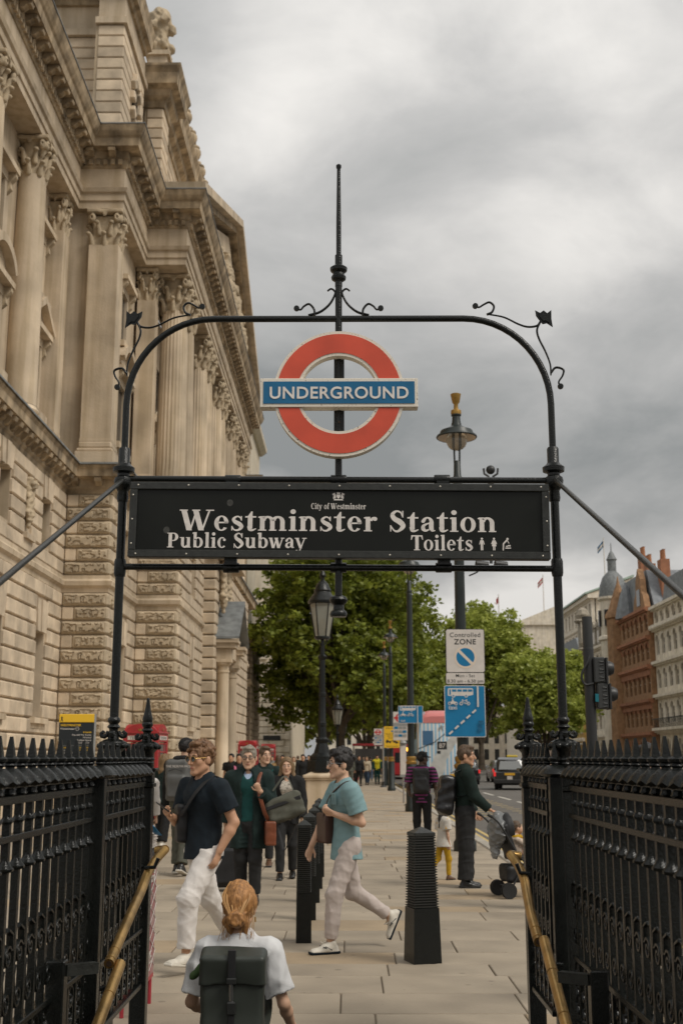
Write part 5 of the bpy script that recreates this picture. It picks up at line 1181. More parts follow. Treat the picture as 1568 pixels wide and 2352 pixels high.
def phone_box_parts():
    w = .46; h = 2.45; out = {}
    T = link('telephone_box', None)
    MB().box(-w, w, -w, w, 0, .12, .01).build('base', 'ink', T)
    for sx in (-1, 1):
        for sy in (-1, 1): MB().box(min(sx*w, sx*(w-.09)), max(sx*w, sx*(w-.09)), min(sy*w, sy*(w-.09)), max(sy*w, sy*(w-.09)), .12, 2.1, .012).build('corner_post', 'phone_red', T)
    MB().box(-w+.003, w-.003, -w+.003, w-.003, 1.98, 2.2, .01).box(-w-.03, w+.03, -w-.03, w+.03, 2.19, 2.225, .01).build('fascia', 'phone_red', T)
    dome = MB(); n = 8
    for ax in (0,):
        seg = arc(0, 2.13, w-.01, 35, 145, 12, .30)
        dome.prism([(-w+.015, 2.22)]+seg[::-1]+[(w-.015, 2.22)], -w+.015, w-.015, 'y'); dome.prism([(-w+.016, 2.221)]+seg[::-1]+[(w-.016, 2.221)], -w+.02, w-.02, 'x')
    dome.build('domed_roof', 'phone_red', T)
    for r in range(4):
        rz = r*PI/2
        p = link('glazed_side', None, T, None, None, (0, 0, rz))
        MB().box(-w+.09, w-.09, -w+.035, -w+.045, .3, 1.95).build('pane', 'phone_glass', p)
        g = MB()
        for i in range(9): g.box(-w+.09, w-.09, -w+.022, -w+.05, .3+i*.205-.014, .3+i*.205+.014)
        for x in (-.21, .21): g.box(x-.014, x+.014, -w+.018, -w+.05, .3, 1.95)
        g.box(-w+.09, w-.09, -w+.015, -w+.06, .12, .29); g.build('glazing_bar', 'phone_red', p)
        MB().box(-.33, .33, -w-.008, -w+.004, 2.03, 2.13).build('sign_panel', 'sign_white', p); text('lettering', 'TELEPHONE', .098, 'ink', p, (0, -w-.0095, 2.046), .004, spacing=1.05)
        MB().add([(a, -w+.002, 2.28+b) for a, b in ((-.05, -.03), (.05, -.03), (.065, .03), (.03, .0), (0, .045), (-.03, .0), (-.065, .03))], [tuple(range(7))]).build('crown', 'gold', p)
    return T
ph = phone_box_parts()
for i, (x, y, rz, lab) in enumerate(((-5.17, 30.5, -.12, 'nearest red telephone box behind the left newel'), (-5.02, 60, -.05, 'middle red telephone box by the stone columns'), (-5.08, 76, .05, 'farthest red telephone box near the pale stone block'))):
    o = ph if i == 0 else copy_tree(ph); o.location = (x, y, 0); o.rotation_euler = (0, 0, rz); tag(o, lab, 'telephone box', 'red telephone boxes')
def newspaper_stand():
    T = thing('newspaper_stand', 'narrow red newspaper rack tied with white string beside the left newel', 'newspaper stand', (-1.375, 8.05, 0))
    mat('stand_red', (.38, .03, .045), .45, var=.15, vs=6); mat('poster_pink', (.42, .30, .28), .6, var=.5, vs=9, col2=(.30, .05, .06)); mat('string', (.62, .6, .56), .7)
    for x in (-.05, .05):
        for y in (-.2, .24): MB().lathe([(.013, 0), (.013, .3)], (x, y, 0), 8).build('leg', 'stand_red', T)
    boxobj('body', 'stand_red', -.07, .07, -.22, .26, .16, .98, T, .01); boxobj('poster', 'poster_pink', .0705, .072, -.2, .24, .2, .9, T)
    text('lettering', 'Evening', .09, 'sign_white', T, (.0735, .02, .86), .004, rot=(PI/2, 0, PI/2)); text('lettering', 'Standard', .09, 'sign_white', T, (.0735, .02, .79), .004, rot=(PI/2, 0, PI/2)); text('lettering', 'FREE', .11, 'sign_white', T, (.0735, .02, .28), .01, rot=(PI/2, 0, PI/2))
    boxobj('tray', 'plastic_black', -.1, .11, -.26, .28, .97, 1.0, T, .005)
    for i in range(14): boxobj('newspaper', 'sign_white', -.08+random.uniform(-.01, .01), .07+random.uniform(-.01, .01), -.2, .22, 1.003+i*.007, 1.0085+i*.007, T)
    MB().tube([(-.07, -.12, 1.1), (-.02, -.05, 1.15), (.06, 0, 1.16), (.1, .06, 1.1)], .05, 6, flat=.2).build('rolled_paper', 'sign_blue', T, 60)
    for i in range(6):
        z = .24+i*.1; MB().tube([(.076, -.21, z), (.077, .02, z+.1), (.076, .25, z)], .0025, 4).build('string', 'string', T); MB().tube([(.078, -.21, z+.1), (.079, .02, z), (.078, .25, z+.1)], .0025, 4).build('string', 'string', T)
    MB().tube(spline([(.07, -.2, 1.0), (.12, -.15, .95), (.13, -.22, .8), (.09, -.16, .7), (.1, -.22, .55)], 5), .0025, 4).build('string', 'string', T)
newspaper_stand()
def traffic_signal():
    a = PX(1347, 1417, 12.2); T = thing('traffic_signal', 'back of dark traffic signal heads on a post behind the right railing', 'traffic signal', (a.x, 12.2, 0))
    MB().lathe([(.055, 0), (.055, a.z-.33), (.05, a.z-.325), (.05, a.z)], n=16).build('post', 'plastic_black', T, 40); MB().lathe([(.051, a.z-.33), (.0525, a.z-.32), (.0525, a.z)], n=16).build('post_cap', 'grey_plastic', T, 40)
    for i, (zt, dx) in enumerate(((PX(1370, 1511, 12.2).z, .1), (PX(1370, 1570, 12.2).z, .125))):
        h = .262; MB().box(dx-.065, dx+.055, -.085, .085, zt-h, zt, .012).build('signal_head', 'grey_plastic', T)
        for k in range(3): MB().tube([(dx-.01, -.087, zt-.045-k*.08), (dx+.03, -.087, zt-.05-k*.08), (dx+.035, -.087, zt-.075-k*.08), (dx-.01, -.087, zt-.085-k*.08)], .007, 6).build('rib', 'grey_plastic', T)
        MB().box(dx+.055, dx+.075, -.1, .1, zt-h-.005, zt-.005, .004).build('back_board', 'plastic_black', T)
        MB().lathe([(.075, 0), (.075, .04), (.055, .075)], n=14).build('hood', 'plastic_black', T, 50, (dx+.075, 0, zt-.11), (0, PI/2, 0))
    MB().tube(spline([(.0, -.05, a.z-.4), (-.02, -.06, a.z-.47), (-.09, -.06, a.z-.6), (-.06, -.06, a.z-.7), (.03, -.06, a.z-.69)], 5), .012, 8).build('cable', 'plastic_black', T, 60)
    mat('sticker_teal', (.0, .13, .17), .5); boxobj('sticker', 'sticker_teal', .035, .07, -.0865, -.0845, PX(1370, 1570, 12.2).z-.19, PX(1370, 1570, 12.2).z-.11, T)
traffic_signal()
def cctv():
    a = PX(1127, 1112, 21.0); T = thing('security_camera', 'black dome security camera on a stub above the name board', 'camera', (a.x, 21.0, a.z-.25))
    MB().lathe([(.07, -.05), (.07, .05), (.055, .08), (.055, .3), (.065, .32), (.05, .36)], n=12).build('stub', 'grey_plastic', T, 40); MB().ball((0, 0, .52), .085, 14, 9).build('dome', 'plastic_black', T, 60)
    for s in (-1, 1): MB().tube([(s*.03, -.03, .38), (s*.12, -.03, .44), (s*.13, -.03, .54)], .022, 6).build('bracket_arm', 'grey_plastic', T)
    z1 = PX(1095, 1300, 21.).z-a.z+.25; z0 = 0
    MB().box(-.62, .02, .0, .06, -.1, -.03).build('arm', 'post_green', T)
    for x in (-.22, .12): MB().tube([(x-.1, -.1, z1+.02), (x+.12, -.06, z1)], .07, 10).build('camera_body', 'plastic_black', T, 50)
    MB().tube([(-.02, .03, -.05), (-.03, .03, z1+.05)], .03, 8).build('drop_pole', 'grey_plastic', T); MB().tube(spline([(-.44, 0, z1-.18), (-.3, -.02, z1-.12), (-.2, 0, z1-.05), (.1, 0, z1-.06), (.3, 0, z1-.05)], 5), .015, 6).build('cable', 'plastic_black', T)
cctv()
# ================================================================ vehicles
mat('car_black', (.012, .013, .013), .18, coat=.6); mat('car_glass', (.05, .055, .055), .06); mat('car_glass_light', (.20, .21, .21), .12); mat('taxi_yellow', (.62, .45, .03), .3, coat=.4); mat('car_silver', (.35, .35, .34), .25, metal=.4); mat('plate_yellow', (.70, .38, .02), .5)
def loft(secs, name, m, parent, smooth=40):
    "closed sections [(y, [(x, z), ...])] joined along y"
    mb = MB(); n = len(secs[0][1]); vs = []
    for y, s in secs: vs += [(x, y, z) for x, z in s]
    fs = [(i*n+k, i*n+(k+1) % n, (i+1)*n+(k+1) % n, (i+1)*n+k) for i in range(len(secs)-1) for k in range(n)]; fs += [tuple(range(n-1, -1, -1)), tuple((len(secs)-1)*n+k for k in range(n))]
    mb.add(vs, fs); return mb.build(name, m, parent, smooth)
def wheel(T, x, y, r=.33, w=.2):
    W = link('wheel', None, T, None, (x, y, r)); MB().lathe([(r*.6, -w/2), (r*.94, -w/2), (r, -w*.35), (r, w*.35), (r*.94, w/2), (r*.6, w/2)], n=20).build('tyre', 'rubber', W, 40, None, (0, PI/2, 0)); MB().lathe([(.02, -w*.42), (r*.6, -w*.46), (r*.62, w*.46), (.02, w*.42)], n=14).build('rim', 'chrome', W, 40, None, (0, PI/2, 0))
def car(name, label, x, y, taxi, rz=0., h=1.72, w=.88, paint='car_black', L=4.5, z=-.12):
    T = thing(name, label, 'taxi' if taxi else 'car', (x, y, z), rz)
    b = lambda ww, z0, z1: [(-ww*.94, z0), (ww*.94, z0), (ww, z0+.18), (ww, z1-.16), (ww*.93, z1), (-ww*.93, z1), (-ww, z1-.16), (-ww, z0+.18)]
    loft([(0, b(w*.90, .36, .92)), (.12, b(w*.98, .28, 1.0)), (.9, b(w, .24, 1.02)), (L-1.4, b(w, .24, 1.02)), (L-.3, b(w*.95, .26, .92)), (L, b(w*.8, .34, .8))], 'body', paint, T)
    c = lambda ww, zt: [(-ww*1.12, .98), (ww*1.12, .98), (ww*1.1, 1.05), (ww, zt-.12), (ww*.88, zt), (-ww*.88, zt), (-ww, zt-.12), (-ww*1.1, 1.05)]
    loft([(.16, c(w*.72, 1.08)), (.42, c(w*.8, h-.12)), (.75, c(w*.82, h)), (L*.55, c(w*.82, h)), (L*.6, c(w*.8, h-.08)), (L*.74, c(w*.72, 1.06))], 'cabin', paint, T)
    MB().hexa([(-w*.66, .135, 1.08), (w*.66, .135, 1.08), (w*.7, .2, 1.08), (-w*.7, .2, 1.08)], [(-w*.60, .375, h-.2), (w*.60, .375, h-.2), (w*.64, .45, h-.2), (-w*.64, .45, h-.2)]).build('rear_window', 'car_glass_light', T)
    for s in (-1, 1):
        g = MB(); x0, x1 = (w*.93, w*.865) if 1 else 0; g.hexa([(s*x0, .7, 1.08), (s*x0, L*.55, 1.08), (s*(x0-.12), L*.55, 1.08), (s*(x0-.12), .7, 1.08)], [(s*x1, .8, h-.22), (s*x1, L*.52, h-.22), (s*(x1-.12), L*.52, h-.22), (s*(x1-.12), .8, h-.22)]); g.build('side_window', 'car_glass', T)
        MB().box(min(s*w*.98, s*w*.84), max(s*w*.98, s*w*.84), -.01, .1, .72, .94, .01).build('tail_light', 'light_red', T)
        MB().box(min(s*w*1.02, s*w*1.2), max(s*w*1.02, s*w*1.2), L*.60, L*.64, 1.0, 1.16, .02).build('wing_mirror', paint, T)
        for yy in (.85, L-.9): wheel(T, s*w*.88, yy)
        if taxi: MB().box(min(s*w*1.005, s*w*.9), max(s*w*1.005, s*w*.9), .95, L-1.35, .42, .93, .004).build('door_panel', 'taxi_yellow', T)
    MB().box(-w*.98, w*.98, -.06, .12, .34, .56, .03).build('bumper', 'plastic_black', T); MB().box(-.27, .27, -.025, .02, .78, .9).build('number_plate', 'plate_yellow', T); 
    if taxi:
        MB().box(-.14, .14, -.03, .02, .56, .74).build('licence_plate', 'sign_white', T); MB().box(-.3, .3, L*.5, L*.5+.16, h-.01, h+.12, .03).build('roof_light', 'taxi_yellow', T)
    return T
car('black_cab', 'black cab with yellow doors driving away on the road', 8.6, 64.4, True, -.20)
car('estate_car', 'dark car with red tail lights left of the black cab', 7.55, 77, False, paint='car_black', h=1.68)
car('saloon_car', 'dark car mostly hidden beyond the black cab', 10.9, 84, False, paint='car_silver', h=1.5)
car('van', 'pale van far off beyond the crowd', 2.9+.9, 125, False, paint='car_silver', h=2.0)
def bus(name, label, x, y, body, stripe=False, h=4.35, L=11., route='87'):
    T = thing(name, label, 'bus', (x, y, -.12)); w = 1.27
    sec = lambda ww, zt, z0=.28: [(-ww*.96, z0), (ww*.96, z0), (ww, z0+.3), (ww*.99, zt-1.3), (ww*.95, zt-.7), (ww*.86, zt-.3), (ww*.68, zt-.06), (ww*.4, zt), (-ww*.4, zt), (-ww*.68, zt-.06), (-ww*.86, zt-.3), (-ww*.95, zt-.7), (-ww*.99, zt-1.3), (-ww, z0+.3)]
    loft([(0, sec(w*.93, h-.35, .4)), (.12, sec(w*.985, h-.2)), (.5, sec(w, h-.05)), (.9, sec(w, h)), (L-.3, sec(w, h)), (L, sec(w*.93, h-.2, .4))], 'body', body, T)
    rp_ = lambda ww, zt: [(-ww*.9, zt-.36), (ww*.9, zt-.36), (ww*.7, zt-.07), (ww*.4, zt+.012), (-ww*.4, zt+.012), (-ww*.7, zt-.07)]
    loft([(-.02, rp_(w*.93, h-.35)), (.11, rp_(w*.985, h-.2)), (.5, rp_(w, h-.05)), (.9, rp_(w, h)), (L-.4, rp_(w, h))], 'roof_panel', 'bus_roof' if stripe else body, T)
    MB().box(-.12, .42, -.02, .06, 2.15, 2.6, .01).build('route_display', 'ink', T)
    if stripe: text('lettering', route, .36, 'sign_white', T, (.15, -.023, 2.25), .01)
    for s in (-1, 1):
        for zz in ((.95, 1.95), (2.75, 3.65)):
            for i in range(6): MB().box(min(s*(w+.004), s*(w-.02)), max(s*(w+.004), s*(w-.02)), .9+i*1.65, 2.4+i*1.65, *zz).build('side_window', 'car_glass', T)
        for yy in (1.9, 8.4): wheel(T, s*(w-.16), yy, .48, .28)
        MB().box(min(s*w*.95, s*w*.82), max(s*w*.95, s*w*.82), -.012, .1, .7, .95, .01).build('tail_light', 'light_red' if not stripe else 'glass_dark', T)
    if stripe:
        MB().box(-.95, -.35, -.012, .08, 2.4, 3.2, .01).build('engine_grille', 'bus_grille', T); MB().box(-.14, .06, -.03, .05, 1.92, 2.08, .01).build('rear_camera', 'ink', T); MB().box(-.1, .15, -.012, .08, 3.92, 3.98, .005).build('high_stop_light', 'light_red', T)
        MB().prism([(-1.0, .42), (-.9, .5), (-.1, 2.1), (1.1, 3.3), (1.16, 2.9), (.4, 1.6), (.1, .42)], -.016, .1, 'y').build('painted_swoosh', 'bus_panel', T); MB().box(.55, .85, -.014, .05, .62, .8, .005).build('number_plate', 'plate_yellow', T)
        MB().tube([(-1.2, -.01, 2.2), (-.3, -.02, 2.55), (.4, -.02, 3.1), (1.2, -.01, 3.7)], .02, 5).build('seam', 'ink', T)
        # horse-and-rider mark
        MB().add([(.12+a*.008, -.018, 3.35+b*.008) for a, b in ((-20, -22), (-14, -22), (-10, -4), (0, -2), (6, -20), (12, -20), (10, 2), (18, 12), (14, 16), (6, 8), (4, 20), (-2, 24), (-6, 18), (-4, 8), (-14, 6), (-20, 0))], [tuple(range(16))]).build('rider_mark', 'sign_grey', T)
    else:
        MB().box(-.95, .95, -.02, .06, 2.75, 3.6, .02).build('rear_window', 'car_glass', T); MB().box(-.9, .5, -.02, .06, 1.3, 2.1, .02).build('rear_advert', 'glass_dark', T); MB().box(-.2, .2, -.03, .05, 2.2, 2.5).build('number_display', 'light_amber', T)
    return T
mat('bus_red', (.42, .02, .025), .25, coat=.5); mat('bus_roof', (.60, .20, .19), .4); mat('bus_panel', (.50, .50, .47), .4, var=.15, vs=3); mat('bus_grille', (.05, .14, .26), .5)
def stripe_mat():
    m = mat('bus_stripes', (.6, .6, .6), .4); nt = m.node_tree; N = nt.nodes; L = nt.links; tc = N.new('ShaderNodeTexCoord'); w = N.new('ShaderNodeTexWave'); w.wave_type = 'BANDS'; w.bands_direction = 'X'; w.inputs['Scale'].default_value = 1.45; w.inputs['Distortion'].default_value = .6; w.inputs['Detail'].default_value = 1; w.inputs['Detail Scale'].default_value = .3
    L.new(tc.outputs['Object'], w.inputs['Vector']); r = N.new('ShaderNodeValToRGB'); L.new(w.outputs['Fac'], r.inputs[0]); e = r.color_ramp.elements; e[0].position = .42; e[0].color = (.24, .45, .62, 1); e[1].position = .52; e[1].color = (.66, .64, .60, 1); L.new(r.outputs[0], N['Principled BSDF'].inputs['Base Color'])
stripe_mat()
bus('striped_bus', 'double-decker bus in blue and white stripes seen from behind, route 87', 5.15, 68, 'bus_stripes', True)
bus('red_bus', 'red double-decker bus at the stop beyond the yellow notice', 4.6, 96, 'bus_red', route='3')
def shelter():
    T = thing('bus_shelter', 'red-roofed bus shelter far along the pavement', 'bus shelter', (1.2, 98, 0)); boxobj('roof', 'bus_red', -.9, 2.6, -.7, .7, 2.5, 2.7, T, .03)
    for x in (-.8, 2.5): boxobj('post', 'ink', x-.05, x+.05, -.6, -.5, 0, 2.5, T)
    boxobj('glass_panel', 'car_glass_light', -.7, 2.4, .6, .62, .3, 2.3, T)
shelter()
for i, (px, py, Y, lab) in enumerate(((856, 1733, 140, 'left of two green traffic lights beyond the crowd'), (868, 1729, 136, 'right of two green traffic lights beyond the crowd'), (664, 1720, 150, 'green traffic light by the pale stone block'))):
    a = PX(px, py, Y); T = thing('distant_signal', lab, 'traffic light', (a.x, Y, 0)); MB().lathe([(.08, 0), (.08, a.z)], n=8).build('post', 'ink', T); MB().box(-.22, .22, -.1, .1, a.z-.3, a.z+1., .02).build('head', 'ink', T); MB().ball((0, -.12, a.z), .17, 10, 7).build('green_lens', 'light_green', T)
# ================================================================ trees
def leaf_mat(name, c0, c1):
    m = bpy.data.materials.new(name); m.use_nodes = True; MATS[name] = m; nt = m.node_tree; N = nt.nodes; L = nt.links; N.remove(N['Principled BSDF']); out = N['Material Output']
    tc = N.new('ShaderNodeTexCoord'); n = N.new('ShaderNodeTexNoise'); n.inputs['Scale'].default_value = 1.1; n.inputs['Detail'].default_value = 6; L.new(tc.outputs['Object'], n.inputs['Vector'])
    r = N.new('ShaderNodeValToRGB'); L.new(n.outputs[0], r.inputs[0]); e = r.color_ramp.elements; e[0].position = .32; e[0].color = c0+(1,); e[1].position = .68; e[1].color = c1+(1,)
    d = N.new('ShaderNodeBsdfDiffuse'); t = N.new('ShaderNodeBsdfTranslucent'); g = N.new('ShaderNodeBsdfGlossy'); g.inputs['Roughness'].default_value = .45; g.inputs['Color'].default_value = (.5, .5, .45, 1)
    L.new(r.outputs[0], d.inputs[0]); L.new(r.outputs[0], t.inputs[0]); a = N.new('ShaderNodeMixShader'); a.inputs[0].default_value = .42; L.new(d.outputs[0], a.inputs[1]); L.new(t.outputs[0], a.inputs[2])
    b = N.new('ShaderNodeMixShader'); b.inputs[0].default_value = .05; L.new(a.outputs[0], b.inputs[1]); L.new(g.outputs[0], b.inputs[2]); L.new(b.outputs[0], out.inputs[0])
leaf_mat('leaf_dark', (.09, .125, .014), (.33, .37, .055)); leaf_mat('leaf_light', (.20, .25, .035), (.50, .54, .12)); leaf_mat('leaf_pale', (.19, .235, .05), (.40, .43, .12))
mat('bark', (.085, .065, .045), .9, var=.35, vs=3, bump=.6, bs=8)
def tree(label, x, y, H, base, rx, ry, nleaf, ls, m, seed, lobes=9, lean=0., group='trees along the street'):
    T = thing('plane_tree', label, 'tree', (x, y, 0), 0, group); r = np.random.default_rng(seed); R = random.Random(seed)
    cz = (H+base)/2; rz = (H-base)/2; tr = H*.022
    tp = [(0, 0, 0), (lean*.3, 0, base*.6), (lean*.7, .1, base*1.15), (lean, 0, cz)]
    MB().tube(spline(tp, 4), [tr*1.3]+[tr*(1-.04*i) for i in range(12)], 10).build('trunk', 'bark', T, 60)
    # lobes of the crown, each fed by a limb
    C = []
    for i in range(lobes):
        a = 2*PI*i/lobes*1.618*2+R.random(); el = R.uniform(-.75, .95); q = math.sqrt(1-min(.98, abs(el))**2); rr = R.uniform(.45, .78)
        C.append((lean+math.cos(a)*rx*q*rr, math.sin(a)*ry*q*rr, cz+el*rz*.72, R.uniform(.30, .46)*min(rx, rz)))
    C.append((lean, 0, cz+.2*rz, .5*min(rx, rz)))
    for (a, b, c, s) in C:
        MB().tube(spline([tp[2] if c > base*1.2 else tp[1], ((lean*.7+a)/2, b/2, (base*1.1+c)/2+.3), (a, b, c)], 4), [tr*.5*(1-.09*k) for k in range(9)], 6).build('limb', 'bark', T, 60)
    # leaf clumps on shells of the lobes
    V = []; per = 26; ncl = nleaf//per; w = np.array([c[3]**2 for c in C]); w /= w.sum()
    pick = r.choice(len(C), ncl, p=w); Ca = np.array(C)[pick]; d = r.normal(size=(ncl, 3)); d /= np.linalg.norm(d, axis=1)[:, None]
    rad = Ca[:, 3]*(1.0-.55*r.random(ncl)**2.2)*(1+.22*np.sin(d[:, 0]*7+pick)*np.cos(d[:, 2]*6+pick*2))*1.12
    cc = Ca[:, :3]+d*rad[:, None]; cc[:, 2] = np.maximum(cc[:, 2], base*.9+r.random(ncl)*.8)
    P = np.repeat(cc, per, 0)+r.normal(size=(ncl*per, 3))*np.array([.42, .42, .26])*ls*3.2
    n = len(P); u = r.normal(size=(n, 3)); u[:, 2] *= .6; u /= np.linalg.norm(u, axis=1)[:, None]; v = np.cross(u, r.normal(size=(n, 3))); v /= np.linalg.norm(v, axis=1)[:, None]
    s = ls*(.6+.8*r.random(n))[:, None]; u = u*s; v = v*s*.62
    Vt = np.stack([P-u, P-v*.9+u*.1, P+u, P+v*.9+u*.1], 1).reshape(-1, 3); Q = np.arange(n*4).reshape(-1, 4)
    o = link('crown', np_mesh('crown', Vt, Q, False), T, m); tag(o, kind='stuff'); return T
tree('big dark plane tree filling the view behind the lantern lamp', -.6, 92, 19.4, 3.4, 7.7, 7, 70000, .20, 'leaf_dark', 3, 22)
tree('dark plane tree behind the big one, over the crowd', 2.0, 112, 17, 3.2, 7.5, 7, 40000, .24, 'leaf_dark', 5, 14)
tree('plane tree over the striped bus', 8.0, 150, 16, 4, 6, 6, 24000, .30, 'leaf_light', 8, 11)
tree('tall green tree left of the two on the right side', 16.8, 152, 20.5, 2.6, 7.6, 7, 46000, .27, 'leaf_light', 11, 14)
tree('lighter rounded tree in front of the right-hand buildings', 19.8, 121, 13.6, 1.2, 5.0, 5, 44000, .22, 'leaf_light', 14, 12)
tree('pale distant tree between the lamp posts', 9.5, 200, 23, 5, 8, 8, 14000, .36, 'leaf_pale', 17, 10)
tree('distant tree over the end of the street', 3, 230, 22, 3, 14, 8, 16000, .42, 'leaf_dark', 19, 12)
tree('distant tree beside the pale stone block', -3.4, 170, 15, 3, 7, 6, 12000, .36, 'leaf_light', 21, 9)
# ================================================================ far buildings
mat('brick_red', (.34, .15, .08), .9, var=.2, vs=1.5, rnd=.1); mat('brick_brown', (.31, .175, .09), .9, var=.25, vs=2); mat('brick_yellow', (.42, .27, .08), .9, var=.15, vs=2)
mat('white_stone', (.76, .69, .58), .85, var=.14, vs=1.5, streak=.2); mat('cream_stone', (.72, .65, .54), .85, var=.14, vs=1.2, streak=.15); mat('grey_stone', (.33, .29, .23), .85, var=.3, vs=1.5, streak=.3)
mat('copper_green', (.33, .42, .35), .7, var=.2, vs=1); mat('slate', (.21, .225, .24), .7, var=.2, vs=2); mat('far_glass', (.03, .032, .032), .15); mat('terracotta', (.40, .17, .08), .8, var=.2, vs=4)
def facade(T, x, y0, y1, floors, bay, m, gm='far_glass', arch=0., trim=None, inset=.28, ww=.52, trimz=.3):
    "street wall on the plane x, looking -x: floors [(z0, z1)]; each opening is cut, glazed and framed"
    n = max(1, round((y1-y0)/bay)); b = (y1-y0)/n; zs = sorted({0, *[z for f in floors for z in f]}); mb = MB(); zt = floors[-1][1]
    hs = []
    for (z0, z1) in floors:
        h = z1-z0; mb.box(x, x+.8, y0, y1, z0, z0+h*.22); mb.box(x, x+.8, y0, y1, z1-h*.2, z1)
        for i in range(n+1):
            a = y0 if i == 0 else y0+(i-.5)*b+b*ww*.5; c = y1 if i == n else y0+(i+.5)*b-b*ww*.5; mb.box(x, x+.8, a, c, z0+h*.22, z1-h*.2)
        for i in range(n): hs.append((y0+(i+.5)*b, b*ww, z0+h*.22, z1-h*.2))
    mb.build('wall', m, T)
    for (yc, w, a, c) in hs:
        p = MB().box(x+inset, x+inset+.05, yc-w/2, yc+w/2, a, c).build('window', gm, T); f = MB().box(x+inset-.05, x+inset, yc-.04, yc+.04, a, c).box(x+inset-.05, x+inset, yc-w/2, yc+w/2, (a+c)/2-.05, (a+c)/2+.05).build('window_frame', 'sign_cream', p)
        if arch:
            q = arc(yc, c-w*.5, w*.5, 0, 180, 8); MB().prism([(yc+w*.52, c+.02)]+q+[(yc-w*.52, c+.02)], x+.02, x+.35, 'x').build('arch_head', m, T); MB().prism(arc(yc, c-w*.5, w*.66, 0, 180, 8)+arc(yc, c-w*.5, w*.5, 180, 0, 8), x-.1, x+.1, 'x').build('arch_trim', trim or m, T)
        else: MB().box(x-.14, x+.1, yc-w*.66, yc+w*.66, c+.02, c+.22).build('window_head', trim or m, T); MB().box(x-.14, x+.1, yc-w*.6, yc+w*.6, a-.16, a).build('window_sill', trim or m, T)
    for (z0, z1) in floors: MB().box(x-trimz, x+.2, y0-.02, y1+.02, z1-.22, z1+.12).box(x-trimz*.6, x+.2, y0-.02, y1+.02, z1-.4, z1-.22).build('string_course', trim or m, T)
def bldg(name, label, x, y): return thing(name, label, 'building', (0, 0, 0))
def far_buildings():
    X = 36.
    # white ornate block at the right edge
    T = bldg('terrace_building', 'ornate white stone block with rows of windows at the right edge', X, 120)
    facade(T, X, 104, 138.6, [(0, 4.6), (4.6, 8.6), (8.6, 12.4), (12.4, 16.4), (16.4, 18.8)], 2.4, 'white_stone', arch=1, trim='white_stone', trimz=.6); boxobj('end_wall', 'white_stone', X+.8, X+14, 104, 138.6, 0, 18.8, T)
    MB().box(X-.7, X+.4, 104, 138.6, 16.3, 16.7).build('cornice', 'white_stone', T); MB().box(X-.9, X, 104, 138.6, 4.6, 4.9).build('balcony', 'white_stone', T)
    for i in range(40): boxobj('balcony_bar', 'ink', X-.86, X-.8, 118+i*.5, 118.06+i*.5, 4.9, 5.9, T)
    boxobj('balcony_rail', 'ink', X-.87, X-.79, 118, 138.4, 5.85, 5.95, T)
    for i, (y, h) in enumerate(((122, 23.5), (128, 23.8), (116, 24))): MB().box(X+3, X+5, y-1.6, y+1.6, 18.8, h-1).build('chimney_stack', 'cream_stone', T); [MB().lathe([(.25, 0), (.2, .2), (.2, 1.2), (.26, 1.3)], (X+4, y-1.2+k*.6, h-1), 8).build('chimney_pot', 'terracotta', T) for k in range(5)]
    MB().prism([(112, 18.8), (138.4, 18.8), (136, 22), (114, 22)], X+.9, X+12, 'x').build('roof', 'slate', T)
    # red brick building
    T = bldg('red_brick_building', 'red and brown brick building with gables, turret and tall windows', X, 148)
    facade(T, X-.6, 138.8, 157, [(0, 4.4), (4.4, 8.2), (8.2, 12.2), (12.2, 15.6), (15.6, 19)], 2.3, 'brick_brown', arch=1, trim='brick_red', trimz=.45, ww=.56); boxobj('body', 'brick_red', X+.2, X+13, 138.8, 157, 0, 19, T)
    for z in (7.7, 11.6): boxobj('brick_band', 'brick_red', X-.72, X-.55, 138.9, 156.9, z-.5, z+.6, T)
    for yy in (142.5,):
        MB().prism([(yy-3, 19), (yy+3, 19), (yy+2.2, 20.6), (yy+1.4, 21.2), (yy+1.1, 22.8), (yy, 24.2), (yy-1.1, 22.8), (yy-1.4, 21.2), (yy-2.2, 20.6)], X-.7, X, 'x').build('gable', 'brick_brown', T); boxobj('gable_window', 'far_glass', X-.76, X-.68, yy-.8, yy+.8, 19.6, 21.6, T)
    MB().prism([(139, 19), (156.8, 19), (154, 24), (142, 24)], X+.3, X+10, 'x').build('roof', 'slate', T)
    MB().lathe([(1.7, 0), (1.7, 19.4), (1.95, 19.6), (1.9, 20.0), (1.4, 20.8), (.8, 22.6), (.2, 24.2), (.05, 25.2)], (X-.2, 155.2, 0), 8).build('corner_turret', 'brick_brown', T, 30)
    MB().lathe([(1.5, 19), (1.3, 20.2), (.75, 22.2), (.06, 23.8)], (X-.2, 151.0, 0), 8).build('turret_roof', 'slate', T, 30)
    for y, z in ((140.5, 26), (147, 26.5), (150, 28)): MB().box(X+1.5, X+2.6, y-.8, y+.8, 19, z-1).build('chimney_stack', 'brick_red', T); [MB().lathe([(.22, 0), (.18, 1.1), (.24, 1.2)], (X+2, y-.5+k*.5, z-1), 8).build('chimney_pot', 'terracotta', T) for k in range(3)]
    # domed corner building
    T = bldg('domed_corner_building', 'stone corner building with grey lead dome and lantern', X, 162)
    facade(T, X-.3, 157.2, 176, [(0, 4.6), (4.6, 8.8), (8.8, 12.6), (12.6, 17)], 2.6, 'cream_stone', arch=1, trimz=.6); boxobj('body', 'cream_stone', X+.5, X+13, 157.2, 176, 0, 17, T)
    MB().prism([(163, 17), (176, 17), (174.5, 21), (164, 21)], X+.2, X+10, 'x').build('mansard_roof', 'grey_stone', T)
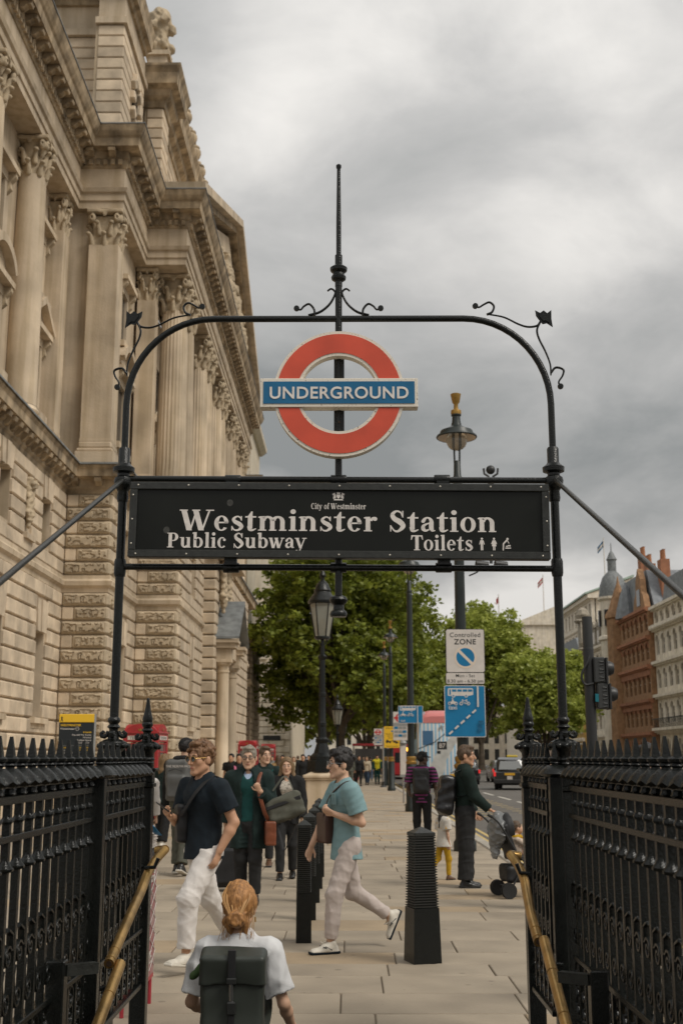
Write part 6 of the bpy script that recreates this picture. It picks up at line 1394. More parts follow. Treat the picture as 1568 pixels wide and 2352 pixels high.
    for y in (165.5, 168.5, 171.5): MB().box(X-.3, X+1.5, y-.9, y+.9, 17.3, 20, .05).build('dormer', 'grey_stone', T); boxobj('dormer_window', 'sign_white', X-.34, X-.28, y-.55, y+.55, 17.7, 19.4, T); MB().prism([(y-1.1, 20), (y+1.1, 20), (y, 21)], X-.4, X+1.5, 'x').build('dormer_pediment', 'grey_stone', T)
    c = (X+.2, 160, 0)
    MB().lathe([(2.0, 0), (2.0, 17), (2.3, 17.2), (2.2, 17.6), (1.85, 17.8), (1.85, 22.4), (2.2, 22.7), (2.2, 23)], c, 12).build('corner_tower', 'cream_stone', T, 30)
    MB().lathe([(1.95, 23), (1.95, 23.4), (1.8, 24.6), (1.35, 25.8), (.7, 26.5), (.6, 26.6), (.6, 28.1), (.75, 28.25), (.6, 28.5), (.35, 29.1), (.08, 29.5), (.05, 30.6)], c, 16).build('dome', 'lead', T, 30)
    for k in range(8): a = k*PI/4; boxobj('tower_window', 'far_glass', c[0]+math.cos(a)*1.88-.25, c[0]+math.cos(a)*1.88+.25, c[1]+math.sin(a)*1.88-.25, c[1]+math.sin(a)*1.88+.25, 19, 21.2, T)
    for y, z in ((178.5, 19.5), (180.5, 24)): MB().box(X-.6, X+1.2, y-1.2, y+1.2, 17, z-2.2).lathe([(1.2, 0), (1.4, .3), (.9, .6), (1.1, 1.2), (.8, 2), (.2, 2.4)], (X, y, z-2.2), 10).build('sculpted_finial', 'grey_stone', T)
    # yellow brick house, tall pale block with green roof, far pedimented block
    T = bldg('yellow_brick_house', 'yellow brick house with white windows behind the right-hand tree', X, 180); facade(T, X-.3, 182, 200, [(0, 4.4), (4.4, 8.6), (8.6, 12.8), (12.8, 16.5)], 3.0, 'brick_yellow', gm='sign_cream', trim='cream_stone'); boxobj('body', 'brick_yellow', X+.5, X+12, 182, 200, 0, 16.6, T); MB().prism([(181.6, 16.6), (200.4, 16.6), (197, 20), (185, 20)], X-.3, X+11, 'x').build('roof', 'slate', T)
    T = bldg('tall_office_block', 'tall pale stone block with green copper roof rising behind the dome', X, 215)
    x0, yf = 45., 217; zs = [(0, 6), (6, 11), (11, 16), (16, 21), (21, 26), (26, 30.5)]
    facade(T, x0, yf, yf+31, zs, 3.3, 'cream_stone', trimz=.3, ww=.34); boxobj('body', 'cream_stone', x0+.6, x0+26, yf, yf+31, 0, 30.5, T)
    for i in range(8):
        for z0, z1 in zs[2:]: boxobj('window', 'far_glass', x0+2+i*2.9, x0+3+i*2.9, yf-.05, yf+.05, z0+1.2, z1-1.1, T)
    MB().box(x0-.8, x0+26.5, yf-.8, yf+31, 30.5, 31.2).build('cornice', 'cream_stone', T); MB().prism([(x0-.9, 31.2), (x0+16.6, 31.2), (x0+8, 34.4)], yf-.3, yf+30, 'y').build('gable_end', 'cream_stone', T); MB().hexa([(x0-1.2, yf-.6, 31.22), (x0+8, yf-.6, 34.5), (x0+8, yf+31, 34.5), (x0-1.2, yf+31, 31.22)], [(x0-1.2, yf-.6, 31.55), (x0+8, yf-.6, 34.9), (x0+8, yf+31, 34.9), (x0-1.2, yf+31, 31.55)]).build('roof', 'copper_green', T)
    T = bldg('pedimented_block', 'pale far block with low pediment and green roof above the trees', 40, 262); xa, yb = 38.5, 262
    boxobj('wall', 'cream_stone', xa, xa+15, yb, yb+30, 0, 30.5, T); boxobj('wing', 'cream_stone', xa+15, xa+30, yb+4, yb+30, 0, 31.5, T); MB().box(xa-.5, xa+15.5, yb-.5, yb+30, 30.5, 31.3).build('cornice', 'cream_stone', T); MB().prism([(xa-.6, 31.3), (xa+15.6, 31.3), (xa+7.5, 34.6)], yb-.4, yb+20, 'y').build('pediment', 'cream_stone', T); MB().box(xa+8, xa+31, yb+5, yb+30, 31.5, 33.5).build('roof', 'copper_green', T)
    # flags
    for (px, yt, yb2, Y, lab, c1) in ((1385, 1235, 1345, 230, 'blue and white flag on a tall pole above the pale block', 'enamel_blue'), (1246, 1320, 1430, 270, 'red, white and blue flag on a pole above the pediment', 'roundel_red'), (1144, 1365, 1402, 255, 'thin flagpole above the trees', 'roundel_red')):
        a, b = PX(px, yt, Y), PX(px, yb2, Y); T = thing('flagpole', lab, 'flag', (a.x, Y, b.z-8)); MB().lathe([(.16, 0), (.09, a.z-b.z+8)], n=6).build('pole', 'sign_white', T)
        h = a.z-b.z+8; mb = MB(); n = 6; w = 2.2 if px != 1144 else .9
        vs = [(-i*w/n*.55, .3*math.sin(i*1.4), h-.5-i*w/n*.65+j*-1.3) for i in range(n+1) for j in (0, 1)]; mb.add(vs, [(2*i, 2*i+1, 2*i+3, 2*i+2) for i in range(n)]); mb.add([(u, v+.03, z) for u, v, z in vs], [(2*i+2, 2*i+3, 2*i+1, 2*i) for i in range(n)]); mb.build('flag', c1, T)
        if px != 1144: MB().add([(u, v-.04, z-.4+ (0 if k % 2 == 0 else .75)) for k, (u, v, z) in enumerate(vs)], [(2*i, 2*i+1, 2*i+3, 2*i+2) for i in range(n)]).build('flag_stripe', 'sign_white', T)
    # pale stone block at the end of the left side
    T = bldg('pale_stone_block', 'pale stone corner block with rusticated ground floor beyond the dark pier', -9, 118)
    Yf = 118; xr = -5.8; boxobj('wall', 'stone_white', xr-16, xr, Yf, Yf+40, 0, 27, T)
    R = random.Random(2)
    for i in range(15):
        z0 = .8+i*.62; z0 += .5 if i >= 8 else 0
        for k in range(3): xx = xr-.0-k*1.5-(.55 if i % 2 else 0); boxobj('stone_block', 'stone_white', max(xx-1.5, xr-4.2), xx+.02, Yf-.16, Yf+.1, z0+.04, z0+.58, T, .04)
    for z in (5.9, 10.6, 16.6): MB().box(xr-16, xr+.3, Yf-.35, Yf, z, z+.3).box(xr-16, xr+.2, Yf-.22, Yf, z-.25, z).build('band_course', 'stone_white', T)
    for i in range(10): boxobj('ornament', 'stone_carved', xr-.3-i*.42, xr-.05-i*.42, Yf-.2, Yf-.02, 5.5, 5.75, T, .03)
    for x in (xr-.55, xr-2.7): MB().box(x-.4, x+.4, Yf-.3, Yf, 11.2, 15.4).box(x-.55, x+.55, Yf-.4, Yf, 15.4, 16.3, .08).build('pilaster', 'stone_white', T)
    boxobj('window', 'far_glass', xr-2.1, xr-1.2, Yf-.04, Yf+.02, 12.4, 14.8, T)
    boxobj('street_name_plate', 'ink', xr-2.6, xr-.9, Yf-.24, Yf-.19, 3.25, 3.7, T)
    # far end of the street, seen under the trees
    for i, (x0, x1, y, h, lab) in enumerate(((-9, 9, 330, 16, 'pale terrace closing the street behind the crowd'), (9.5, 30, 345, 17, 'pale terrace closing the street behind the taxis'), (30.5, 62, 300, 14, 'pale low terrace behind the right-hand trees'))):
        T = bldg('distant_terrace', lab, x0, y); boxobj('wall', 'cream_stone', x0, x1, y, y+20, 0, h, T)
        for f in range(4):
            for k in range(int((x1-x0)/2.6)): boxobj('window', 'far_glass', x0+.8+k*2.6, x0+1.9+k*2.6, y-.06, y+.02, 1+f*4, 3.6+f*4, T)
        MB().box(x0, x1, y-.5, y, h-.6, h+.2).build('cornice', 'cream_stone', T)
far_buildings()
# ================================================================ people
mat('skin', (.50, .275, .165), .52, var=.08, vs=20); mat('skin_pale', (.56, .34, .225), .52, var=.08, vs=20); mat('skin_dark', (.075, .038, .022), .45, var=.1, vs=20)
mat('lip', (.36, .12, .09), .5); mat('eye_white', (.6, .56, .5), .3); mat('eye_dark', (.02, .013, .01), .2)
def cloth(name, col, rough=.85, **k): return mat(name, col, rough, var=k.get('var', .18), vs=k.get('vs', 14), bump=.35, bs=k.get('bs', 320), col2=k.get('col2'), rp=k.get('rp', (.3, .7)), spec=k.get('spec', .3))
V3 = lambda *a: np.array(a, float)
def unit(v): v = np.array(v, float); return v/np.linalg.norm(v)
def rotz(a): c, s = math.cos(a), math.sin(a); return np.array([[c, -s, 0], [s, c, 0], [0, 0, 1.]])
def rotx(a): c, s = math.cos(a), math.sin(a); return np.array([[1., 0, 0], [0, c, -s], [0, s, c]])
def roty(a): c, s = math.cos(a), math.sin(a); return np.array([[c, 0, s], [0, 1., 0], [-s, 0, c]])
def flatcone(S, a, b, ra, rb, k=.02, flat=None, fa=False, fb=False):
    "round cone with optional flat ends, for hems and cuffs"
    a, b = np.array(a, float), np.array(b, float); d = unit(b-a); R = max(ra, rb)*1.15+k+2*S.res
    lo, hi = np.minimum(a, b)-R, np.maximum(a, b)+R; sl, g = S._blk(lo, hi)
    if sl is None: return
    ab = b-a; L = np.linalg.norm(ab); px, py, pz = (g[i]-a[i] for i in range(3)); tr = (px*d[0]+py*d[1]+pz*d[2]); t = np.clip(tr/L, 0, 1)
    qx, qy, qz = px-t*ab[0], py-t*ab[1], pz-t*ab[2]
    if flat is not None:
        ax, f = flat; ax = unit(ax); w = (qx*ax[0]+qy*ax[1]+qz*ax[2])*(1/f-1); qx, qy, qz = qx+w*ax[0], qy+w*ax[1], qz+w*ax[2]
    v = np.sqrt(qx*qx+qy*qy+qz*qz)-(ra+(rb-ra)*t)
    if fa: v = np.maximum(v, -tr)
    if fb: v = np.maximum(v, tr-L)
    S._mix(sl, v, k, 'add')
class Fig: pass
def skeleton(H, pose, fem=False):
    s = H/1.75; J = Fig(); J.s = s; g = pose.get; lean = V3(*g('lean', (0, 0, 1))); lean = unit(lean); tw = rotz(g('twist', 0.)); hz = rotz(g('hipturn', 0.))
    P = V3(0, 0, .955*s); J.pel = P; J.waist = P+lean*.14*s; J.chest = P+lean*.36*s; J.neck = P+lean*.505*s; J.lean = lean
    sw = (.165 if fem else .198)*s; J.sh = {}; J.el = {}; J.wr = {}; J.hd = {}; J.hip = {}; J.kn = {}; J.an = {}; J.ft = {}; J.fp = {}
    shr = g('shrug', {})
    for k, sg in (('L', -1), ('R', 1)):
        J.sh[k] = J.neck+tw@V3(sg*sw, 0, -.055*s+shr.get(k, 0)); ua, fa, hd = g('arm'+k, ((sg*.12, 0, -1), (sg*.05, .15, -1), (0, .1, -1)))
        J.el[k] = J.sh[k]+unit(ua)*.29*s; J.wr[k] = J.el[k]+unit(fa)*.25*s; J.hd[k] = unit(hd)
        th, sn, fy, fp = g('leg'+k, ((0, 0, -1), (0, 0, -1), sg*-.1, 0.)); J.hip[k] = P+hz@V3(sg*.088*s, 0, -.03*s); J.kn[k] = J.hip[k]+unit(th)*.43*s; J.an[k] = J.kn[k]+unit(sn)*.415*s; J.ft[k] = fy; J.fp[k] = fp
    low = min((J.an[k]-V3(0, 0, .085*s)+V3(0, 0, -.17*s*max(0, math.sin(-J.fp[k])))*1.)[2] for k in 'LR')
    for a in ('pel', 'waist', 'chest', 'neck'): setattr(J, a, getattr(J, a)-V3(0, 0, low))
    for D in (J.sh, J.el, J.wr, J.hip, J.kn, J.an):
        for k in D: D[k] = D[k]-V3(0, 0, low)
    J.tw = tw; J.HR = rotz(g('headyaw', 0.))@rotx(g('headpitch', 0.)); J.nk = unit(lean+V3(0, .12, .6)); J.hc = J.neck+J.nk*.095*s+J.HR@V3(0, .025, .078)*s; J.fem = fem; return J
def hand(S, w, d, nrm, side, s, curl=.5, spread=.0, grip=False):
    "palm, four unequal fingers in two bends, and a thumb off the side of the palm"
    d = unit(d); n = unit(np.array(nrm, float)-d*np.dot(nrm, d)); x = np.cross(d, n)*side; pc = w+d*.05*s
    S.cone(w-d*.01*s, w+d*.085*s, .026*s, .036*s, .012*s, (n, .5))
    for i in range(4):
        off = (-.0285+.019*i)*s; L = (.062, .076, .072, .055)[i]*s; b = w+d*.088*s+x*off-d*abs(i-1.4)*.004*s; r = .0086*s
        c1 = curl*(.9+.1*i); d1 = unit(d*math.cos(c1)+n*math.sin(c1)); m = b+d1*L*.5; d2 = unit(d*math.cos(c1*2.1)+n*math.sin(c1*2.1)); S.cone(b-d*.012*s, m, r*1.05, r, .004*s); S.cone(m, m+d2*L*.5, r, r*.82, .004*s)
    t0 = w+d*.03*s-x*.026*s; t1 = t0+unit(d*.75-x*.65+n*.35)*.045*s; t2 = t1+unit(d*.9-x*.05+n*(.35+curl*.4))*.036*s; S.cone(t0, t1, .0125*s, .0105*s, .008*s); S.cone(t1, t2, .0105*s, .0085*s, .004*s)
def head(S, J, s):
    s = s*1.06
    R = J.HR; c = J.hc; W = lambda x, y, z: c+R@(V3(x, y, z)*s); f = .93 if J.fem else 1.
    S.ell(W(0, -.012, .032), (.0745*s, .095*s, .087*s), .01, R); S.ell(W(0, .028, -.03), (.060*s*f, .062*s, .084*s), .03, R)
    for q in (-1, 1):
        S.cone(W(q*.047*f, -.0, -.055), W(q*.018, .066, -.098), .026*s, .02*s, .02); S.ell(W(q*.042*f, .058, -.015), (.022*s, .022*s, .026*s), .02, R)
        S.ell(W(q*.077, -.008, -.006), (.011*s, .022*s, .033*s), .006, R@rotz(q*.35))
    S.ell(W(0, .07, -.104), (.021*s*f, .018*s, .016*s), .015, R)
    S.cone(W(-.036, .080, .030), W(.036, .080, .030), .012*s, .012*s, .015)
    for q in (-1, 1): S.ell(W(q*.031, .098, .010), (.018*s, .014*s, .0105*s), .010, R, 'sub')
    S.cone(W(0, .089, .020), W(0, .112, -.026), .0085*s*f, .0135*s*f, .008); S.ell(W(0, .100, -.030), (.0175*s*f, .012*s, .009*s), .006, R)
    S.cone(W(-.017, .083, -.058), W(.017, .083, -.058), .0085*s, .0085*s, .008); S.cone(W(-.015, .082, -.069), W(.015, .082, -.069), .0085*s, .0085*s, .006)
def face_bits(T, J, s, brow, lip='lip', eyes=True):
    s = s*1.06
    R = J.HR; c = J.hc; W = lambda x, y, z: tuple(c+R@(V3(x, y, z)*s))
    for q in (-1, 1):
        if eyes:
            e = MB().ball((0, 0, 0), .0105*s, 8, 6, (1.25, .8, .62)).build('eye', 'eye_white', T, 60); e.matrix_local = Matrix.Translation(W(q*.031, .085, .010)) @ Matrix(R.tolist()).to_4x4()
            e = MB().ball((0, 0, 0), .0062*s, 8, 6, (1, .7, 1)).build('iris', 'eye_dark', T, 60); e.matrix_local = Matrix.Translation(W(q*.031, .0915, .010)) @ Matrix(R.tolist()).to_4x4()
        MB().tube([W(q*.048, .080, .031), W(q*.032, .091, .037), W(q*.014, .093, .032)], [.003*s, .0048*s, .004*s], 6).build('eyebrow', brow, T, 60)
    MB().tube([W(-.023, .084, -.0635), W(-.008, .0925, -.061), W(.008, .0925, -.061), W(.023, .084, -.0635)], [.002*s, .0055*s, .0055*s, .002*s], 6).build('lips', lip, T, 60)
def hair(T, J, s, style, m, seed=1, res=.006):
    s = s*1.06
    R = J.HR; c = J.hc; W = lambda x, y, z: c+R@(V3(x, y, z)*s); ext = .62 if style in ('long', 'longback') else .30
    S = Sculpt(c-V3(.22, .22, ext)*s, c+V3(.22, .22, .2)*s, res)
    top = .016 if style == 'crop' else .030
    S.ell(W(0, -.014, .036), ((.0745+.011)*s, (.095+.012)*s, (.087+top*.7)*s), .01, R)
    if style == 'curly':
        r = np.random.default_rng(seed)
        for i in range(60):
            d = unit(r.normal(size=3)*V3(1, 1, .8)+V3(0, .1, .65)); S.ell(W(*(V3(0, -.012, .045)+d*V3(.083, .105, .10))), .019*s*r.uniform(.7, 1.2), .006)
        S.ell(W(0, .06, .118), (.055*s, .035*s, .022*s), .02, R)
    if style in ('short', 'crop'): S.ell(W(0, .045, .105), (.062*s, .05*s, .022*s), .02, R)
    if style in ('long', 'longback'):
        for q in (-1, 1):
            S.cone(W(q*.07, -.02, .03), W(q*.088, -.01, -.13), .034*s, .034*s, .03); S.cone(W(q*.088, -.01, -.13), W(q*.10, .02 if style == 'long' else -.05, -.30), .034*s, .014*s, .03)
        S.cone(W(0, -.07, .0), W(0, -.085, -.17), .07*s, .06*s, .03); S.cone(W(0, -.085, -.17), W(0, -.10, -.36), .06*s, .03*s, .03)
    if style == 'bun':
        S.ell(W(0, -.02, .02), (.088*s, .108*s, .10*s), .02, R); S.ell(W(0, -.112, -.055), (.048*s, .036*s, .046*s), .012, R); S.cone(W(-.05, -.07, -.07), W(-.03, -.075, -.13), .03*s, .008*s, .02); S.cone(W(.04, -.075, -.07), W(.045, -.07, -.13), .026*s, .008*s, .02)
        for q in np.linspace(-1, 1, 9): S.cone(W(q*.085, -.05, .02+.05*(1-q*q)), W(q*.03, -.115, -.04), .010*s, .008*s, .004)
        for i in range(8): a = i*.78; S.cone(W(math.cos(a)*.03, -.14, -.055+math.sin(a)*.03), W(math.cos(a+1.4)*.038, -.135, -.055+math.sin(a+1.4)*.036), .010*s, .009*s, .003)
    # the face is cut free
    S.ell(W(0, .10, -.035), (.073*s, .062*s, .098*s), .006, R, 'sub'); S.ell(W(0, .095, .03), (.058*s, .05*s, .045*s), .01, R, 'sub')
    if style in ('short', 'crop', 'curly'):
        S.box(W(0, .05, -.12), (.2*s, .075*s, .10*s), .01, .008, R, 'sub'); S.box(W(0, -.05, -.165), (.2*s, .2*s, .10*s), .02, .008, R, 'sub')
        for q in (-1, 1): S.ell(W(q*.082, .0, -.012), (.022*s, .024*s, .04*s), .004, R, 'sub')
    S.wrinkle(.0045*s, (90, 90, 30) if style != 'curly' else (80, 80, 80), seed); return link('hair', S.mesh('hair'), T, m)
def torso_prims(S, J, inf, hem, k=.03, chestx=0., waistx=0., flare=0.):
    s = J.s; ax = J.tw@V3(0, 1, 0); hemp = J.pel+V3(0, 0, hem*s); fm = J.fem; hr = (.150 if fm else .146)*s+inf+flare
    S.cone(J.waist, J.chest, (.118 if fm else .130)*s+inf+waistx, (.135 if fm else .155)*s+inf+chestx, k, (ax, .70)); S.cone(J.chest, J.chest+J.lean*.09*s, (.135 if fm else .155)*s+inf+chestx, (.12 if fm else .135)*s+inf, k, (ax, .66))
    flatcone(S, J.waist, hemp, (.120 if fm else .132)*s+inf+waistx, hr, k, (ax, .76), fb=True)
    for q in 'LR': S.cone(J.neck-V3(0, 0, .045*s), J.sh[q]-V3(0, 0, .012*s), .062*s+inf, .056*s+inf, k)
    S.cone(J.chest+J.lean*.1*s, J.neck+J.lean*.002*s, .10*s+inf, .058*s+inf, k, (ax, .8))
    if fm:
        for q in (-1, 1): S.ell(J.chest+J.tw@V3(q*.065*s, .075*s, -.0*s), (.065*s+inf*.5, .055*s+inf*.5, .065*s+inf*.5), .05)
    else: S.ell(J.chest+J.tw@V3(0, .045*s, .02*s), (.135*s+inf, .075*s+inf, .09*s+inf), .05)
def bounds(J, pad=.22):
    P = np.array([J.pel, J.neck, J.hc+V3(0, 0, .15*J.s)]+list(J.el.values())+list(J.wr.values())+list(J.kn.values())+list(J.an.values())); return P.min(0)-pad, P.max(0)+pad
def person(label, x, y, rz, H, pose, skin='skin', hr=('short', 'hair_brown'), top=None, bottom=None, shoe='shoe_black', fem=False, res=.009, z=0., name='person', group=None, brow=None, facing=True, sole=None, cuts=None):
    H = H*.965; T = thing(name, label, 'person', (x, y, z), rz, group); J = skeleton(H, pose, fem); s = J.s; lo, hi = bounds(J)
    S = Sculpt(lo, hi, res)
    torso_prims(S, J, -.012, -.06, .03)
    S.cone(J.neck-V3(0, 0, .06*s), J.hc-J.HR@V3(0, .02, .02)*s, .058*s*(.88 if fem else 1), .05*s*(.86 if fem else 1), .03); head(S, J, s)
    for k, sg in (('L', -1), ('R', 1)):
        am = (.86 if fem else 1.)*pose.get('armthick', 1.)
        S.cone(J.sh[k], J.el[k], .047*s*am, .037*s*am, .02); e = J.el[k]; w = J.wr[k]; S.cone(e, e+(w-e)*.3, .038*s*am, .040*s*am, .015); S.cone(e+(w-e)*.3, w, .040*s*am, .025*s*am, .015)
        nr = pose.get('palm'+k, (-sg, .2, 0)); hand(S, w, J.hd[k], nr, sg*pose.get('flip'+k, 1), s, pose.get('curl'+k, .55))
        S.cone(J.hip[k], J.kn[k], .082*s, .055*s, .03); S.cone(J.kn[k], J.an[k], .052*s, .034*s, .02); S.cone(J.an[k], J.an[k]-V3(0, 0, .03*s), .034*s, .034*s, .01)
    if cuts: cuts(S, J)
    link('body', S.mesh('body'), T, skin)
    if facing: face_bits(T, J, s, brow or hr[1] or 'hair_brown', eyes=pose.get('eyes', True))
    if hr[0]: hair(T, J, s, hr[0], hr[1], int(abs(x*100)) % 97, max(.005, res*.8))
    # trousers
    b = bottom or {}; inf = b.get('inf', .014)*1.; S = Sculpt(lo, hi, max(.007, res)); ax = J.tw@V3(0, 1, 0)
    flatcone(S, J.pel-V3(0, 0, .03*s), J.pel+J.lean*.09*s, (.148 if fem else .142)*s+inf*.6, (.128 if fem else .135)*s+inf*.5, .03, (ax, .78), fb=True)
    for k in 'LR':
        wd = b.get('w', 1.); S.cone(J.hip[k]+V3(0, 0, -.01*s), J.kn[k], .087*s+inf, (.060*s+inf)*wd, .035); e = J.kn[k]+(J.an[k]-J.kn[k])*b.get('len', .93)
        flatcone(S, J.kn[k], e, (.060*s+inf)*wd, (.046*s+inf)*b.get('hem', 1.)*wd, .02, fb=True)
        ka = J.kn[k]; S.ell(ka+V3(0, .01, .0), (.055*s+inf)*wd, .03)
    S.wrinkle(b.get('fold', .008)*.55, (17, 17, 15), int(abs(y*37)) % 89, ridge=True); link('trousers', S.mesh('trousers'), T, b.get('m', 'cloth_black'))
    # top
    t = top or {}; S = Sculpt(lo, hi, max(.007, res)); inf = t.get('inf', .012); torso_prims(S, J, inf, t.get('hem', -.06), .03, flare=t.get('flare', 0.), waistx=t.get('waist', .006), chestx=t.get('chest', 0.))
    sl = t.get('sleeve', .55)
    for k, sg in (('L', -1), ('R', 1)):
        ri = inf+t.get('loose', .008)
        if sl <= 1: e = J.sh[k]+(J.el[k]-J.sh[k])*sl; flatcone(S, J.sh[k], e, .054*s+ri, .049*s+ri*1.25, .025, fb=True)
        elif sl > 1:
            S.cone(J.sh[k], J.el[k], .054*s+ri, .043*s+ri, .025); flatcone(S, J.el[k], J.el[k]+(J.wr[k]-J.el[k])*(sl-1), .043*s+ri, .032*s+ri, .02, fb=True)
    nb = J.neck+J.lean*.02*s; S.cone(nb+J.tw@V3(0, .03, .02)*s, nb+V3(0, 0, .12*s), t.get('neck', .058)*s, .10*s, .01, op='sub')
    if t.get('vneck'): a = J.neck+J.tw@V3(0, .09, -.0)*s; S.cone(a, J.chest+J.tw@V3(0, .16, t['vneck'])*s, .055*s, .01*s, .01, op='sub')
    if t.get('open'):
        for h in np.linspace(-.35, .5, 18):
            c = J.pel+J.lean*h*s if h > 0 else J.pel+V3(0, 0, h*s); S.ell(c+J.tw@V3(0, .19, 0)*s, (t['open']*s, .13*s, .06*s), .01, J.tw, 'sub')
    S.wrinkle(t.get('fold', .007)*.65, (14, 14, 12), int(abs(x*53)) % 83, ridge=True); link(t.get('name', 'shirt'), S.mesh('shirt'), T, t.get('m', 'cloth_black'))
    # shoes
    for k, sg in (('L', -1), ('R', 1)):
        F = rotz(J.ft[k])@rotx(J.fp[k]); a = J.an[k]; W = lambda u, v, w: a+F@(V3(u, v, w)*s); r2 = max(.006, res*.8); Sh = Sculpt(a-.30*s, a+.30*s, r2)
        Sh.cone(W(0, -.035, -.045), W(0, .05, -.048), .040*s, .044*s, .01); Sh.cone(W(0, .05, -.048), W(0, .15, -.06), .043*s, .036*s, .02, (F@V3(0, 0, 1), .72)); Sh.cone(W(0, -.01, .0), W(0, .03, -.04), .042*s, .045*s, .02); Sh.box(W(0, .055, -.068), (.043*s, .13*s, .016*s), .012, .01, F)
        Sh.cut(W(0, 0, -.068), F@V3(0, 0, -1)); o = link('shoe', Sh.mesh('shoe'), T, shoe)
        S2 = Sculpt(a-.30*s, a+.30*s, r2); S2.box(W(0, .055, -.073), (.046*s, .138*s, .0125*s), .010, .0, F); link('shoe_sole', S2.mesh('sole'), T, sole or 'rubber')
    T['_s'] = s; return T, J
def strap(T, pts, w, m, name='strap', th=.25):
    q = spline(pts, 5); return MB().tube(q, w, 6, flat=th).build(name, m, T, 60)
def glasses(T, J, m, lens, r=.021, th=.0016):
    s = J.s*1.06; R = J.HR; W = lambda x, y, z: tuple(J.hc+R@(V3(x, y, z)*s)); G = link('glasses', None, T)
    for q in (-1, 1):
        ring = [W(q*.032+math.cos(a)*r*1.1, .108-.006*abs(math.cos(a)), .006+math.sin(a)*r) for a in np.linspace(0, 2*PI, 17)]; MB().tube(ring, th*s*1.4, 5).build('rim', m, G)
        if lens: MB().add([Vector(p) for p in ring[:-1]], [tuple(range(16))]).build('lens', lens, G)
        MB().tube([W(q*.056, .10, .012), W(q*.08, .02, .014), W(q*.08, -.02, .006)], th*s*1.2, 5).build('temple', m, G)
    MB().tube([W(-.01, .112, .01), W(0, .114, .013), W(.01, .112, .01)], th*s*1.2, 5).build('bridge', m, G)
def bag(name, label, cat, T, J, c, h, m, R=None, rd=.04, pocket=True, fold=.006, res=.008, seed=3):
    "a soft bag carried by a person; a thing of its own, placed where the person stands"
    B_ = thing(name, label, cat, tuple(T.location), T.rotation_euler.z); S = Sculpt(np.array(c)-max(h)*1.9, np.array(c)+max(h)*1.9, res); R = np.eye(3) if R is None else R
    S.box(c, h, rd, .02, R)
    if pocket: S.box(np.array(c)+R@V3(0, -h[1]*.75, -h[2]*.3), (h[0]*.82, h[1]*.55, h[2]*.55), rd*.7, .02, R)
    S.wrinkle(fold, (14, 14, 20), seed); link('bag_body', S.mesh('bag'), B_, m); return B_
for n, c in (('hair_brown', (.085, .05, .026)), ('hair_dark', (.012, .009, .008)), ('hair_light', (.16, .095, .04)), ('hair_grey', (.22, .19, .15)), ('hair_ginger', (.36, .17, .055)), ('hair_auburn', (.16, .08, .035))): mat(n, c, .55, var=.45, vs=60, bump=.5, bs=90, sc=(1, 1, .25))
cloth('cloth_black', (.012, .012, .012)); cloth('cloth_navy', (.008, .014, .020)); cloth('cloth_white', (.68, .64, .60), var=.06); cloth('cloth_pale', (.50, .43, .39), var=.06); cloth('cloth_blue', (.205, .325, .34), var=.08); cloth('cloth_green', (.010, .022, .020)); cloth('cloth_teal', (.008, .055, .052)); cloth('cloth_charcoal', (.022, .022, .022)); cloth('cloth_olive', (.09, .09, .07)); cloth('cloth_tee', (.66, .66, .66), var=.05); cloth('cloth_tan', (.32, .20, .09)); cloth('cloth_pink', (.55, .16, .26)); cloth('cloth_mustard', (.48, .28, .015), var=.08); cloth('cloth_print', (.50, .45, .38), var=.5, vs=55, col2=(.10, .085, .065), rp=(.36, .46)); cloth('cloth_kid', (.58, .54, .48), var=.4, vs=26, col2=(.62, .34, .05), rp=(.30, .34)); cloth('cloth_grey', (.16, .16, .155)); cloth('cloth_lightblue', (.34, .42, .55), var=.05); cloth('cloth_denim', (.05, .08, .13)); cloth('cloth_purple', (.03, .012, .03)); cloth('cloth_brown', (.20, .09, .035)); cloth('cloth_darkgreen', (.008, .018, .014)); cloth('cloth_cream', (.55, .47, .34)); cloth('hivis', (.65, .55, .03)); cloth('hivis_orange', (.75, .18, .03))
mat('shoe_white', (.58, .54, .46), .55, var=.15, vs=20); mat('shoe_black', (.012, .011, .010), .35); mat('shoe_brown', (.10, .05, .025), .5); mat('leather_black', (.012, .012, .013), .3, var=.3, vs=12, bump=.3, bs=30); mat('leather_brown', (.16, .045, .018), .4, var=.25, vs=10, bump=.2, bs=40); mat('leather_dark', (.05, .02, .012), .4); mat('pack_green', (.030, .036, .029), .5, var=.12, vs=5); mat('nylon_grey', (.10, .10, .095), .6, var=.2, vs=8); mat('nylon_black', (.010, .010, .011), .55, var=.3, vs=10); mat('lens_dark', (.03, .032, .03), .1); mat('clear_plastic', (.36, .37, .37), .28, trans=.6)
def sock_free(): pass
# ---------------------------------------------------------------- man in dark tee and white trousers, walking left
fw = 131
TW, J = person('person in dark T-shirt, white trousers and sunglasses walking left holding a phone', -1.135, 9.58, math.radians(138), 1.77,
  dict(lean=(0, .04, 1), twist=-.02, headyaw=-.02, headpitch=-.04, armL=((-.34, -.30, -1), (.22, .42, -.9), (.2, .3, -1)), curlL=.3, armR=((.22, .12, -1), (-.50, .80, .25), (-.45, .85, .30)), palmR=(-.6, -.35, .7), flipR=1, curlR=.55, palmL=(1, .2, 0),
       legL=((-.02, .66, -1), (0, .02, -1), .1, .15), legR=((.02, -.40, -1), (0, -.85, -1), -.1, -.75), eyes=False, armthick=1.12),
  'skin', ('curly', 'hair_auburn'), dict(m='cloth_navy', sleeve=.66, hem=-.10, chest=.016, loose=.018, fold=.008, flare=.034, waist=.014), dict(m='cloth_white', inf=.018, w=1.06, hem=1.05, len=.88, fold=.014), 'shoe_white', res=.0065, sole='shoe_white')
glasses(TW, J, 'brass', 'lens_dark', .022)
